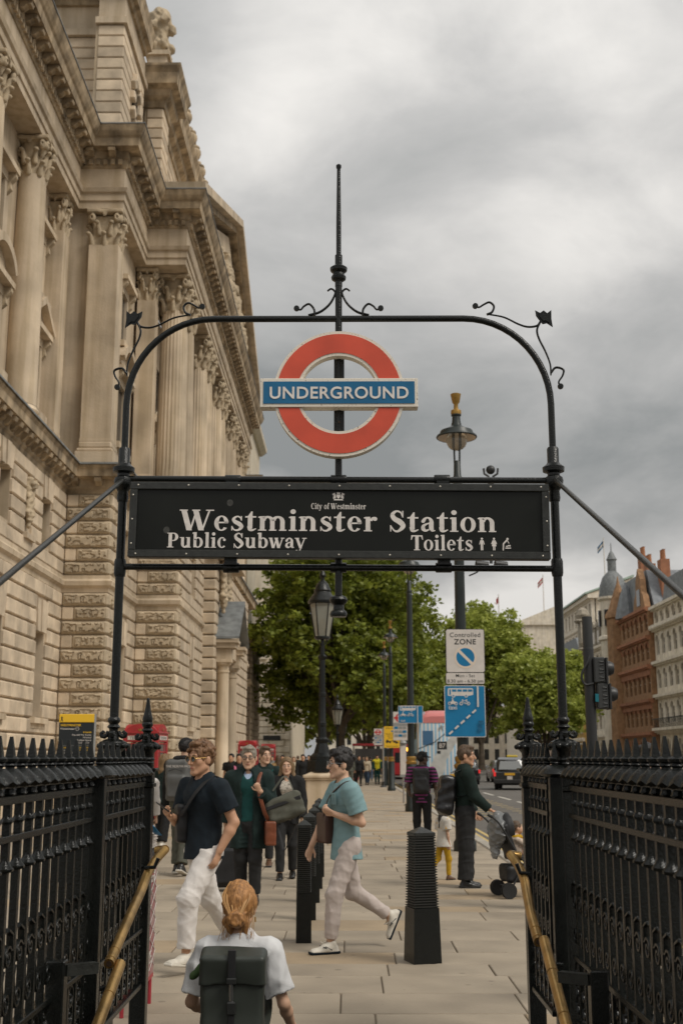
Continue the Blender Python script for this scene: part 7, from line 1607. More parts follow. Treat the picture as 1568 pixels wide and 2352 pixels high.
w = J.wr['R']+J.hd['R']*.10
PH = thing('smartphone', 'black smartphone held by the person in white trousers', 'phone', tuple(TW.location), TW.rotation_euler.z)
Rm = Matrix.Translation(Vector(w)+Vector((-.012, .015, .03))) @ Matrix.Rotation(.55, 4, 'X') @ Matrix.Rotation(-.3, 4, 'Y')
o = MB().box(-.037, .037, -.075, .08, -.005, .005, .004).build('case', 'plastic_black', PH); o.matrix_local = Rm
o = MB().box(-.03, -.008, .045, .072, -.0075, -.0048, .001).build('camera_lens', 'lens_dark', PH); o.matrix_local = Rm
SB = bag('sling_bag', 'black sling bag worn across the chest of the person in white trousers', 'bag', TW, J, J.waist+V3(.15, .10, .03), (.07, .05, .15), 'nylon_black', rotz(-.5), .03, False)
strap(SB, [J.neck+V3(-.07, -.075, .03), J.neck+V3(-.095, .02, .03), J.chest+V3(-.06, .145, .05), J.chest+V3(.06, .165, -.10), J.waist+V3(.13, .12, .14)], .026, 'cloth_charcoal')
# ---------------------------------------------------------------- man in blue tee
TBm, J = person('person in light blue T-shirt and pale trousers striding left', -.02, 10.47, math.radians(112), 1.73,
  dict(lean=(0, .05, 1), twist=-.05, headyaw=-.05, headpitch=.02, armL=((-.16, -.30, -1), (.42, .80, .28), (.35, .75, .35)), palmL=(.6, -.3, .5), curlL=.7, armR=((.10, .42, -1), (.0, .50, -.9), (0, .4, -1)), palmR=(-1, -.2, 0), curlR=.4,
       legL=((0, .36, -1), (0, .10, -1), .0, .0), legR=((0, -.26, -1), (0, -1.15, -.72), -.1, -1.15)),
  'skin_pale', ('curly', 'hair_dark'), dict(m='cloth_blue', sleeve=.70, hem=-.15, loose=.020, inf=.012, fold=.011, flare=.028), dict(m='cloth_pale', inf=.014, w=1.0, hem=.95, len=.92, fold=.013), 'shoe_white', res=.0065, sole='cloth_navy')
glasses(TBm, J, 'clear_plastic', None, .021, .0022)
for k in 'LR':
    F = rotz(J.ft[k])@rotx(J.fp[k]); a = J.an[k]; W = lambda u, v, w: tuple(a+F@(V3(u, v, w)*J.s))
    for q in (-1, 1):
        for v in (0., .022): MB().tube([W(q*.046, .0+v, -.05), W(q*.047, .03+v, -.035), W(q*.043, .06+v, -.02)], .004, 5).build('shoe_stripe', 'cloth_navy', TBm)
    MB().tube(spline([W(-.02, .07, .0), W(0, .09, .018), W(.02, .07, .0), W(-.015, .05, .02), W(.015, .03, .02)], 4), .0035, 5).build('shoe_lace', 'shoe_white', TBm)
o = MB().box(-.045, .045, -.003, .003, -.05, .05, .002).build('shirt_pocket', 'cloth_blue', TBm); o.matrix_local = Matrix.Translation(Vector(J.chest+V3(-.075, .135, .02))) @ Matrix.Rotation(.2, 4, 'Z') @ Matrix.Rotation(-.15, 4, 'X')
SB = bag('crossbody_bag', 'brown leather crossbody bag on the person in the blue T-shirt', 'bag', TBm, J, J.waist+V3(.10, .15, -.02), (.10, .04, .13), 'leather_dark', rotz(.1), .02, False, .003)
strap(SB, [J.neck+V3(-.08, -.07, .02), J.neck+V3(-.10, .03, .02), J.chest+V3(-.03, .15, .04), J.chest+V3(.06, .17, -.12), J.waist+V3(.10, .16, .10)], .02, 'leather_dark')
# ---------------------------------------------------------------- older man in green coat
TO, J = person('person in open dark green coat over teal jumper walking towards the camera', -1.13, 13.7, math.radians(176), 1.77,
  dict(headpitch=-.06, armR=((.25, -.10, -1), (.05, -.15, -1), (0, -.1, -1)), armL=((-.22, .05, -1), (.45, .85, .62), (.4, .5, .8)), palmL=(.3, -1, 0), curlL=1.25, legL=((0, .10, -1), (0, -.1, -1), .1, 0), legR=((0, -.05, -1), (0, -.25, -1), -.1, 0.)),
  'skin_pale', ('short', 'hair_grey'), dict(m='cloth_green', name='coat', sleeve=1.92, hem=-.34, inf=.034, flare=.03, open=.085, loose=.006, fold=.010), dict(m='cloth_charcoal', inf=.018), 'shoe_black')
glasses(TO, J, 'ink', None, .018, .0022)
def inner(T, J, m, name, hem=-.04, inf=.014, vneck=None, sl=None, col=None):
    lo, hi = bounds(J); S = Sculpt(lo, hi, .010); torso_prims(S, J, inf, hem, .03); S.cone(J.neck+V3(0, .03, .03)*J.s, J.neck+V3(0, 0, .14)*J.s, .056*J.s, .09*J.s, .01, op='sub')
    if vneck: S.cone(J.neck+J.tw@V3(0, .09, .0)*J.s, J.chest+J.tw@V3(0, .17, vneck)*J.s, .05*J.s, .008*J.s, .006, op='sub')
    S.wrinkle(.005, (16, 16, 26), 5); link(name, S.mesh(name), T, m)
inner(TO, J, 'cloth_teal', 'jumper', vneck=.06); inner(TO, J, 'cloth_lightblue', 'shirt', inf=.006)
for q in (-1, 1): MB().hexa([tuple(J.neck+V3(q*.012, .085, -.06)), tuple(J.neck+V3(q*.05, .075, -.02)), tuple(J.neck+V3(q*.06, .05, .02)), tuple(J.neck+V3(q*.03, .075, .015))], [tuple(J.neck+V3(q*.014, .095, -.055)), tuple(J.neck+V3(q*.055, .083, -.02)), tuple(J.neck+V3(q*.065, .056, .025)), tuple(J.neck+V3(q*.032, .083, .022))]).build('collar', 'cloth_lightblue', TO)
sb = bag('satchel', 'tan leather satchel hanging at the side of the person in the green coat', 'bag', TO, J, J.pel+V3(-.26, .10, -.16), (.06, .15, .13), 'leather_brown', rotz(.2), .02, False, .003)
strap(sb, [J.sh['L']+V3(.05, -.04, .05), J.sh['L']+V3(.05, .06, .06), J.chest+V3(-.13, .18, 0), J.waist+V3(-.2, .19, -.05), J.pel+V3(-.25, .13, -.03)], .022, 'leather_brown')
hb = bag('holdall', 'grey-green holdall carried beside the person in the open green coat', 'bag', TO, J, J.waist+V3(-.42, .06, -.02), (.21, .10, .14), 'cloth_olive', roty(.35)@rotz(.1), .06, False, .008)
strap(hb, [J.waist+V3(-.55, .06, .08), J.waist+V3(-.42, .02, .32), J.waist+V3(-.28, .08, .16)], .016, 'cloth_olive'); strap(hb, [J.waist+V3(-.6, .1, -.1), J.waist+V3(-.48, .14, -.38), J.waist+V3(-.42, .12, -.48), J.waist+V3(-.36, .1, -.3), J.waist+V3(-.30, .1, -.1)], .02, 'nylon_black')
o = MB().box(-.2, .2, -.104, .104, -.012, .028, .004).build('band', 'nylon_black', hb); o.matrix_local = Matrix.Translation(Vector(J.waist+V3(-.41, .06, .02))) @ Matrix((roty(.35)@rotz(.1)).tolist()).to_4x4()
def suitcase():
    T = thing('suitcase', 'black wheeled suitcase pulled by the person in the open green coat', 'suitcase', (-1.52, 15.0, 0), .05); S = Sculpt((-.25, -.2, .0), (.25, .2, .62), .009); S.box((0, 0, .33), (.19, .12, .28), .04, .01); S.box((0, -.12, .3), (.15, .03, .2), .02, .02); S.wrinkle(.004, (9, 9, 9), 2); link('case', S.mesh('case'), T, 'nylon_black')
    for q in (-.08, .08): MB().tube([(q, .1, .6), (q, .04, 1.0)], .008, 6).build('handle_tube', 'ink', T)
    MB().tube([(-.09, .04, 1.0), (.09, .04, 1.0)], .014, 8).build('grip', 'ink', T)
    for q in (-.15, .15): MB().lathe([(.03, -.012), (.035, 0), (.03, .012)], n=12).build('wheel', 'rubber', T, 40, (q, -.06, .036), (0, PI/2, 0))
suitcase()
# ---------------------------------------------------------------- blonde woman
TWo, J = person('person in black jacket and patterned blouse walking towards the camera', -.84, 16.4, math.radians(180), 1.64, dict(armR=((.2, .0, -1), (.05, .2, -1), (0, .1, -1)), armL=((-.2, -.05, -1), (-.02, .2, -1), (0, .1, -1)), legL=((0, -.12, -1), (0, -.3, -1), 0, 0.), legR=((0, .16, -1), (0, 0, -1), 0, 0)), 'skin_pale', ('long', 'hair_light'), dict(m='cloth_black', name='jacket', sleeve=1.95, hem=-.16, inf=.034, open=.10, fold=.010), dict(m='cloth_charcoal', inf=.016), 'shoe_black', fem=True)
inner(TWo, J, 'cloth_print', 'blouse', hem=-.10, inf=.016, vneck=.08)
# ---------------------------------------------------------------- man behind the older man
TM, J = person('person in dark polo shirt looking right behind the green coat', -1.28, 18.3, math.radians(176), 1.80, dict(headyaw=.55), 'skin_pale', ('short', 'hair_brown'), dict(m='cloth_green', sleeve=.7), dict(m='cloth_charcoal'), 'shoe_brown')
sb = bag('backpack', 'teal backpack on the person in the dark polo shirt', 'backpack', TM, J, J.chest+V3(0, -.2, -.08), (.15, .08, .22), 'cloth_teal', None, .05)
for q in (-1, 1): strap(sb, [J.sh['L' if q < 0 else 'R']+V3(-q*.06, -.09, .03), J.sh['L' if q < 0 else 'R']+V3(-q*.06, .02, .055), J.chest+V3(q*.11, .14, .0), J.waist+V3(q*.14, .10, .05), J.waist+V3(q*.14, -.08, .05)], .022, 'cloth_teal')
def backpack(T, J, label, m, h=(.15, .09, .23), dz=-.1, strapm=None, back=.20, tilt=0., x=0., logo=None):
    s = J.s; sb = bag('backpack', label, 'backpack', T, J, J.chest+V3(x, -back, dz)*s, tuple(np.array(h)*s), m, rotx(tilt), .05, True, .007, .009, int(abs(dz*100)))
    for q in (-1, 1): k = 'L' if q < 0 else 'R'; strap(sb, [J.chest+V3(q*.09, -back+.08, h[2]+dz-.02), J.sh[k]+V3(-q*.06, -.03, .055), J.sh[k]+V3(-q*.06, .06, .03), J.chest+V3(q*.13, .13, -.02), J.waist+V3(q*.15, .04, .04), J.waist+V3(q*.13, -.12, .02)], .024, strapm or m)
    c = J.chest+V3(x, -back-h[1]*1.45, dz+h[2]*.55)*s
    MB().tube([tuple(c+V3(-.1, .02, -.03)), tuple(c+V3(0, -.0, .0)), tuple(c+V3(.1, .02, -.03))], .005, 5).build('zip', 'ink', sb)
    if logo: text('logo', logo, .045, 'sign_white', sb, tuple(c+V3(.06, -.012, .02)), .004)
    return sb
# ---------------------------------------------------------------- man with cap, seen from behind
def cap(T, J, m, back=False, label='cap'):
    s = J.s*1.06; R = J.HR; W = lambda x, y, z: J.hc+R@(V3(x, y, z)*s); S = Sculpt(J.hc-.22, J.hc+.26, .006); S.ell(W(0, -.012, .045), (.087*s, .107*s, .095*s), .01, R); S.cut(W(0, 0, .035), R@V3(0, .12, -1)); yy = 1
    S.ell(W(0, .115, .038), (.062*s, .075*s, .008*s), .012, R@rotx(-.15)); S.wrinkle(.002, (20, 20, 20), 4); link(label, S.mesh('cap'), T, m)
TC, J = person('person in black cap and hooded jacket walking away on the left', -2.32, 17.0, math.radians(-14), 1.90, dict(headyaw=-.25, armR=((.16, .1, -1), (0, .35, -1), (0, .1, -1)), legL=((0, .2, -1), (0, -.1, -1), 0, 0), legR=((0, -.15, -1), (0, -.45, -1), 0, -.3)), 'skin_pale', ('crop', 'hair_dark'), dict(m='cloth_black', name='jacket', sleeve=1.95, hem=-.12, inf=.03, fold=.012), dict(m='cloth_olive', inf=.026, w=1.1), 'shoe_black', sole='shoe_white', facing=False)
cap(TC, J, 'cloth_black'); S = Sculpt(J.neck-.25, J.neck+.25, .01); S.ell(J.neck+V3(0, -.07, .03), (.14, .09, .06), .02); S.wrinkle(.01, (20, 20, 20), 3); link('hood', S.mesh('hood'), TC, 'cloth_black'); backpack(TC, J, 'grey backpack on the person in the black cap and hooded jacket', 'nylon_grey', (.16, .1, .27), logo='THE NORTH FACE')
# ---------------------------------------------------------------- women on the far left
TH, J = person('person in dark hooded jacket with one hand raised, seen from behind on the left', -3.35, 21.8, math.radians(-25), 1.68, dict(headyaw=-.2, armR=((.3, .2, -1), (-.2, .5, .8), (0, .2, 1)), palmR=(-1, 0, 0), curlR=.1, legL=((0, .12, -1), (0, 0, -1), 0, 0), legR=((.05, -.12, -1), (.05, -.3, -1), 0, -.2)), 'skin_pale', ('longback', 'hair_light'), dict(m='cloth_green', name='jacket', sleeve=1.95, hem=-.1, inf=.03, fold=.012), dict(m='cloth_black', w=1.15, hem=1.3), 'shoe_white', fem=True, facing=False)
TG, J = person('person in white top and black trousers half hidden behind the left newel', -2.95, 17.4, math.radians(-5), 1.58, dict(legL=((0, .1, -1), (0, 0, -1), 0, 0), legR=((0, -.15, -1), (0, -.35, -1), 0, -.2)), 'skin_pale', ('longback', 'hair_light'), dict(m='cloth_white', sleeve=1.9, hem=-.08, inf=.02), dict(m='cloth_black'), 'shoe_white', fem=True, facing=False)
backpack(TG, J, 'pale grey backpack half hidden behind the left newel', 'cloth_grey', (.14, .08, .2), -.14)
# ---------------------------------------------------------------- foreground woman climbing the stairs
TF, J = person('person in white T-shirt climbing the stairs with their back to the camera', -.575, 6.40, math.radians(-3), 1.69, dict(headpitch=-.10, lean=(0, .05, 1), armR=((.34, .02, -1), (.10, .62, -.55), (0, .9, -.2)), armL=((-.34, .08, -1), (.25, .85, -.38), (.3, .9, .0)), legL=((0, .35, -1), (0, -.25, -1), 0, 0), legR=((0, -.05, -1), (0, -.25, -1), 0, -.2)), 'skin_pale', ('bun', 'hair_ginger'), dict(m='cloth_tee', sleeve=.80, hem=-.08, inf=.010, loose=.016, fold=.016), dict(m='cloth_black'), 'shoe_white', fem=True, facing=False, z=-.715, res=.0065)
def roll_pack(T, J):
    P = thing('roll_top_backpack', 'dark green flap-top backpack on the person in the white T-shirt in the foreground', 'backpack', tuple(T.location), 0); c = J.chest+V3(0, -.215, -.085)
    S = Sculpt(c-.38, c+.38, .007); S.box(c+V3(0, 0, -.05), (.158, .075, .235), .03, .01, rotx(-.04)); S.wrinkle(.004, (9, 9, 9), 3); link('bag_body', S.mesh('b'), P, 'pack_green')
    S = Sculpt(c-.38, c+.4, .007); S.box(c+V3(0, -.008, .118), (.168, .090, .088), .028, .01, rotx(.12)); S.box(c+V3(0, -.02, .03), (.3, .2, .018), .01, .0, op='sub'); S.wrinkle(.008, (8, 8, 10), 5); link('flap', S.mesh('f'), P, 'pack_green')
    y = c[1]-.103; MB().box(-.019, .019, y-.006, y+.03, c[2]+.09, c[2]+.222, .003).build('flap_strap', 'nylon_black', P); MB().box(-.024, .024, y-.014, y+.02, c[2]+.062, c[2]+.092, .004).build('buckle', 'ink', P)
    MB().tube([(0, y-.004, c[2]+.065), (0, y+.012, c[2]+.0), (0, y+.016, c[2]-.05)], .011, 6).build('hook', 'chrome', P, 60); MB().box(-.015, .015, y+.004, y+.03, c[2]-.24, c[2]-.03, .003).build('lower_strap', 'nylon_black', P); MB().box(-.022, .022, y-.004, y+.03, c[2]-.08, c[2]-.02, .005).build('slider', 'ink', P)
    for q in (-1, 1): k = 'L' if q < 0 else 'R'; strap(P, [c+V3(q*.10, .06, .12), J.sh[k]+V3(-q*.07, -.07, .01), J.sh[k]+V3(-q*.075, -.0, .045), J.sh[k]+V3(-q*.075, .06, .02), J.chest+V3(q*.12, .13, -.02), J.waist+V3(q*.16, .05, .02), c+V3(q*.15, .03, -.22)], .024, 'pack_green' if q > 0 else 'nylon_black')
    S = Sculpt(c+V3(-.32, -.1, .0), c+V3(-.1, .2, .3), .008); S.cone(c+V3(-.155, .06, .12), c+V3(-.20, .0, .085), .03, .02, .01); S.wrinkle(.008, (40, 40, 40), 2); link('green_scarf', S.mesh('scarf'), P, 'scarf_green')
cloth('scarf_green', (.06, .10, .035)); roll_pack(TF, J)
def strands(T, J, m, n=26):
    mb = MB(); r = random.Random(4); s = J.s*1.06
    for i in range(n):
        a = r.uniform(-1, 1); p = [V3(a*.085, -.05-.03*r.random(), -.03+.06*r.random()), V3(a*.098+r.uniform(-.01, .01), -.07-.03*r.random(), -.08), V3(a*.10+r.uniform(-.03, .03), -.07-.02*r.random(), -.135-.03*r.random())]
        mb.tube(spline([J.hc+J.HR@(q*s) for q in p], 4), .0013, 4)
        b = r.uniform(-1, 1); p = [V3(b*.05, -.03, .128), V3(b*.08, -.10, .05), V3(b*.035, -.135, -.03)]; mb.tube(spline([J.hc+J.HR@(q*s*1.035) for q in p], 4), .0022, 4)
    tag(mb.build('hair_strands', m, T, 60), kind='stuff')
mat('hair_strand', (.46, .25, .09), .5); strands(TF, J, 'hair_strand')
MB().tube([tuple(J.hc+J.HR@V3(.085, -.02, -.045)), tuple(J.hc+J.HR@V3(.087, -.02, -.07))], .004, 6).build('earring', 'gold', TF)
# ---------------------------------------------------------------- man with pushchair
TS, J = person('person in dark jumper and black trousers standing behind the pushchair', 1.48, 15.45, math.radians(-82), 1.79, dict(headyaw=-.35, headpitch=-.02, armR=((.10, .28, -1), (.0, .75, -.65), (0, .9, -.4)), palmR=(0, 0, -1), curlR=.9, armL=((-.12, .2, -1), (0, .5, -.85), (0, .6, -.6)), legL=((0, .06, -1), (0, 0, -1), .05, 0), legR=((0, -.03, -1), (0, -.05, -1), -.05, 0)), 'skin', ('short', 'hair_brown'), dict(m='cloth_darkgreen', name='jumper', sleeve=1.95, hem=-.05, inf=.022, fold=.008), dict(m='cloth_charcoal', inf=.030, w=1.12, hem=1.15, len=.97, fold=.013), 'shoe_black')
for q in (-1, 1): MB().tube([tuple(J.neck+V3(q*.05, .07, -.01)), tuple(J.neck+V3(q*.065, .02, .035)), tuple(J.neck+V3(q*.04, -.055, .05))], .022, 6, flat=.5).build('collar', 'cloth_lightblue', TS, 60)
sb = bag('leather_backpack', 'black leather backpack on the person with the pushchair', 'backpack', TS, J, J.chest+V3(0, -.24, -.17), (.15, .10, .25), 'leather_black', rotx(-.1), .07, True, .010)
for q in (-1, 1): k = 'L' if q < 0 else 'R'; strap(sb, [J.chest+V3(q*.07, -.16, .1), J.sh[k]+V3(-q*.07, -.02, .055), J.chest+V3(q*.13, .12, .02), J.waist+V3(q*.16, .02, .06), J.waist+V3(q*.12, -.14, .02)], .018, 'leather_black')
def stroller():
    T = thing('pushchair', 'black folding pushchair with clear rain cover beside the right newel', 'pushchair', (1.93, 14.4, 0), math.radians(-78)); T.scale = (.9, .9, .9); A = lambda mb, n, m, sm=50: mb.build(n, m, T, sm)     # forward +y
    for q in (-.22, .22):
        A(MB().tube(spline([(q, -.34, 1.02), (q, -.22, .90), (q, .02, .52), (q, .42, .14)], 4), .013, 8), 'frame_tube', 'plastic_black'); A(MB().tube([(q, -.12, .1), (q, .10, .46), (q, .18, .60)], .013, 8), 'frame_tube', 'plastic_black')
        A(MB().tube([(q, -.34, 1.02), (q, -.40, 1.05)], .019, 8), 'handle', 'rubber')
        for yy, r in ((-.14, .10), (.42, .085)):
            for e in (-.028, .028):
                W = link('wheel', None, T, None, (q+e, yy, r)); MB().lathe([(r*.7, -.012), (r*.96, -.014), (r, 0), (r*.96, .014), (r*.7, .012)], n=20).build('tyre', 'rubber', W, 40, None, (0, PI/2, 0)); MB().lathe([(.01, -.008), (r*.7, -.008), (r*.7, .008), (.01, .008)], n=8).build('hub', 'sign_grey', W, None, None, (0, PI/2, 0))
    A(MB().tube([(-.22, -.12, .14), (.22, -.12, .14)], .012, 8), 'axle', 'chrome')
    S = Sculpt((-.32, -.5, .1), (.32, .6, 1.2), .012); S.box((0, .14, .50), (.2, .2, .04), .03, .02); S.box((0, -.08, .70), (.2, .04, .24), .03, .02, rotx(.35)); S.wrinkle(.006, (14, 14, 14), 2); link('seat', S.mesh('seat'), T, 'nylon_black')
    S = Sculpt((-.32, -.3, .05), (.32, .5, .5), .012); S.box((0, .06, .30), (.19, .2, .11), .05, .02); S.wrinkle(.01, (12, 12, 12), 6); link('basket', S.mesh('basket'), T, 'nylon_black')
    S = Sculpt((-.4, -.5, .6), (.4, .5, 1.35), .012); S.ell((0, -.04, .84), (.215, .22, .24), .01); S.ell((0, .02, .82), (.20, .21, .22), .01, op='sub'); S.cut((0, .0, .80), (0, .5, -1)); S.cut((0, .10, 0), (0, 1, .15)); S.wrinkle(.006, (10, 30, 10), 7); link('canopy', S.mesh('canopy'), T, 'nylon_black')
    S = Sculpt((-.4, -.62, .3), (.4, .3, 1.3), .012); S.ell((0, -.20, .84), (.21, .10, .22), .02); S.cone((0, -.24, .75), (0, -.24, .56), .11, .08, .05, ((0, 1, 0), .6)); S.wrinkle(.03, (14, 14, 14), 9, ridge=True); link('rain_cover', S.mesh('rain_cover'), T, 'clear_plastic')
    A(MB().tube([(-.2, .1, .66), (-.18, .32, .66), (.18, .32, .66), (.2, .1, .66)], .016, 8), 'bumper_bar', 'plastic_black')
    C = thing('person', 'small person in a mustard and striped top sitting in the pushchair', 'person', (1.93, 14.4, 0), math.radians(-78)); C.scale = (.9, .9, .9); cloth('cloth_stripe', (.55, .45, .36), var=.3, vs=40, sc=(1, 1, 1))
    S = Sculpt((-.25, -.2, .4), (.25, .5, 1.05), .007); S.ell((0, .06, .87), (.066, .078, .078), .01); S.ell((0, .10, .845), (.052, .05, .055), .02); S.ell((0, .148, .85), (.012, .014, .012), .01); S.cone((0, .04, .8), (0, .02, .74), .04, .05, .02); S.cone((0, .02, .72), (0, .06, .56), .085, .095, .03)
    S.cone((.09, .04, .72), (.13, .16, .66), .033, .028, .02); S.cone((.13, .16, .66), (.06, .19, .80), .027, .022, .02); S.ell((.05, .19, .82), (.026, .022, .03), .012); S.cone((-.09, .04, .72), (-.12, .17, .66), .033, .028, .02); S.cone((-.12, .17, .66), (-.05, .25, .70), .027, .02, .02)
    for q in (-1, 1): S.cone((q*.06, .08, .56), (q*.07, .28, .57), .05, .042, .03); S.cone((q*.07, .28, .57), (q*.07, .33, .40), .04, .03, .02); S.ell((q*.067, .055, .865), (.01, .018, .024), .005)
    link('body', S.mesh('body'), C, 'skin_pale')
    S = Sculpt((-.2, -.2, .7), (.2, .3, 1.05), .006); S.ell((0, .045, .885), (.073, .083, .08), .01); S.ell((0, .135, .84), (.06, .06, .075), .01, op='sub'); S.box((0, .12, .76), (.2, .06, .08), .01, .01, op='sub'); S.wrinkle(.005, (60, 60, 60), 3); link('hair', S.mesh('hair'), C, 'hair_brown')
    S = Sculpt((-.25, -.2, .4), (.25, .4, .9), .008); S.cone((0, .02, .72), (0, .06, .56), .098, .108, .03)
    for q in (-1, 1): flatcone(S, V3(q*.085, .04, .72), V3(q*.118, .12, .68), .045, .042, .02, fb=True)
    S.wrinkle(.005, (20, 20, 20), 4); link('top', S.mesh('top'), C, 'cloth_stripe')
    S = Sculpt((-.2, -.2, .6), (.2, .3, .9), .008); S.ell((0, .04, .755), (.10, .09, .038), .02); S.cone((.02, .11, .74), (.03, .15, .66), .03, .02, .02); S.wrinkle(.008, (25, 25, 25), 4); link('bib', S.mesh('bib'), C, 'cloth_mustard')
stroller()
TK, J = person('small person in yellow leggings and fruit-print top beside the pushchair pusher', 1.27, 16.35, math.radians(-62), .98, dict(headpitch=-.1, legL=((0, -.3, -1), (0, -.7, -1), 0, -.4), legR=((0, .2, -1), (0, .0, -1), 0, 0)), 'skin_pale', ('longback', 'hair_dark'), dict(m='cloth_kid', sleeve=.7, hem=-.16, inf=.02, flare=.03), dict(m='cloth_mustard', inf=.006, fold=.004), 'shoe_brown', fem=True, facing=False, res=.007)
# ---------------------------------------------------------------- man in striped polo
def stripes_mat():
    m = mat('polo_stripes', (.03, .01, .03), .85); nt = m.node_tree; N = nt.nodes; L = nt.links; tc = N.new('ShaderNodeTexCoord'); w = N.new('ShaderNodeTexWave'); w.bands_direction = 'Z'; w.inputs['Scale'].default_value = 5.2; w.inputs['Distortion'].default_value = .3; L.new(tc.outputs['Object'], w.inputs['Vector']); r = N.new('ShaderNodeValToRGB'); L.new(w.outputs['Fac'], r.inputs[0]); e = r.color_ramp.elements; e[0].position = .62; e[0].color = (.015, .010, .016, 1); e[1].position = .72; e[1].color = (.22, .035, .15, 1); L.new(r.outputs[0], N['Principled BSDF'].inputs['Base Color'])
stripes_mat()
TP, J = person('person in purple striped polo, cap and black trousers walking away near the kerb', 1.32, 21.8, math.radians(-8), 1.74, dict(headyaw=-.85, armR=((.22, -.05, -1), (.10, .25, -1), (.1, .3, -1)), armL=((-.22, -.12, -1), (.1, .7, -.6), (.2, .9, 0)), legL=((-.03, .06, -1), (0, 0, -1), 0, 0), legR=((.03, -.03, -1), (0, -.1, -1), 0, 0)), 'skin_dark', ('crop', 'hair_dark'), dict(m='polo_stripes', sleeve=.75, hem=-.12, inf=.016, loose=.018), dict(m='cloth_black', inf=.012), 'shoe_black', brow='hair_dark')
cap(TP, J, 'cloth_black'); glasses(TP, J, 'ink', None, .018, .0016); backpack(TP, J, 'black backpack on the person in the purple striped polo', 'nylon_black', (.15, .11, .23), -.08)
bt = thing('drink_bottle', 'dark bottle held by the person in the purple striped polo', 'bottle', tuple(TP.location), TP.rotation_euler.z); o = MB().lathe([(.03, 0), (.035, .01), (.035, .17), (.02, .2), (.02, .235)], n=12).build('bottle', 'plastic_black', bt, 40); o.matrix_local = Matrix.Translation(Vector(J.wr['R']+V3(.03, .06, -.20))) @ Matrix.Rotation(-.35, 4, 'Y')
# ---------------------------------------------------------------- others near the railings on the right
person('person in long tan coat half hidden by the right newel', 2.18, 13.2, math.radians(178), 1.70, dict(), 'skin_pale', ('long', 'hair_brown'), dict(m='cloth_brown', name='coat', sleeve=1.95, hem=-.45, inf=.045, flare=.05), dict(m='cloth_black'), 'shoe_brown', fem=True, res=.012)
person('person in black padded jacket seen through the right railing', 2.02, 8.1, math.radians(150), 1.72, dict(), 'skin_pale', ('short', 'hair_dark'), dict(m='nylon_black', name='jacket', sleeve=1.95, hem=-.1, inf=.045), dict(m='cloth_charcoal'), 'shoe_black', res=.012)
person('person in red jacket seen through the right railing', 2.25, 6.4, math.radians(100), 1.70, dict(), 'skin_pale', ('short', 'hair_brown'), dict(m='bus_red', name='jacket', sleeve=1.95, hem=-.1, inf=.045), dict(m='cloth_denim'), 'shoe_white', res=.012)
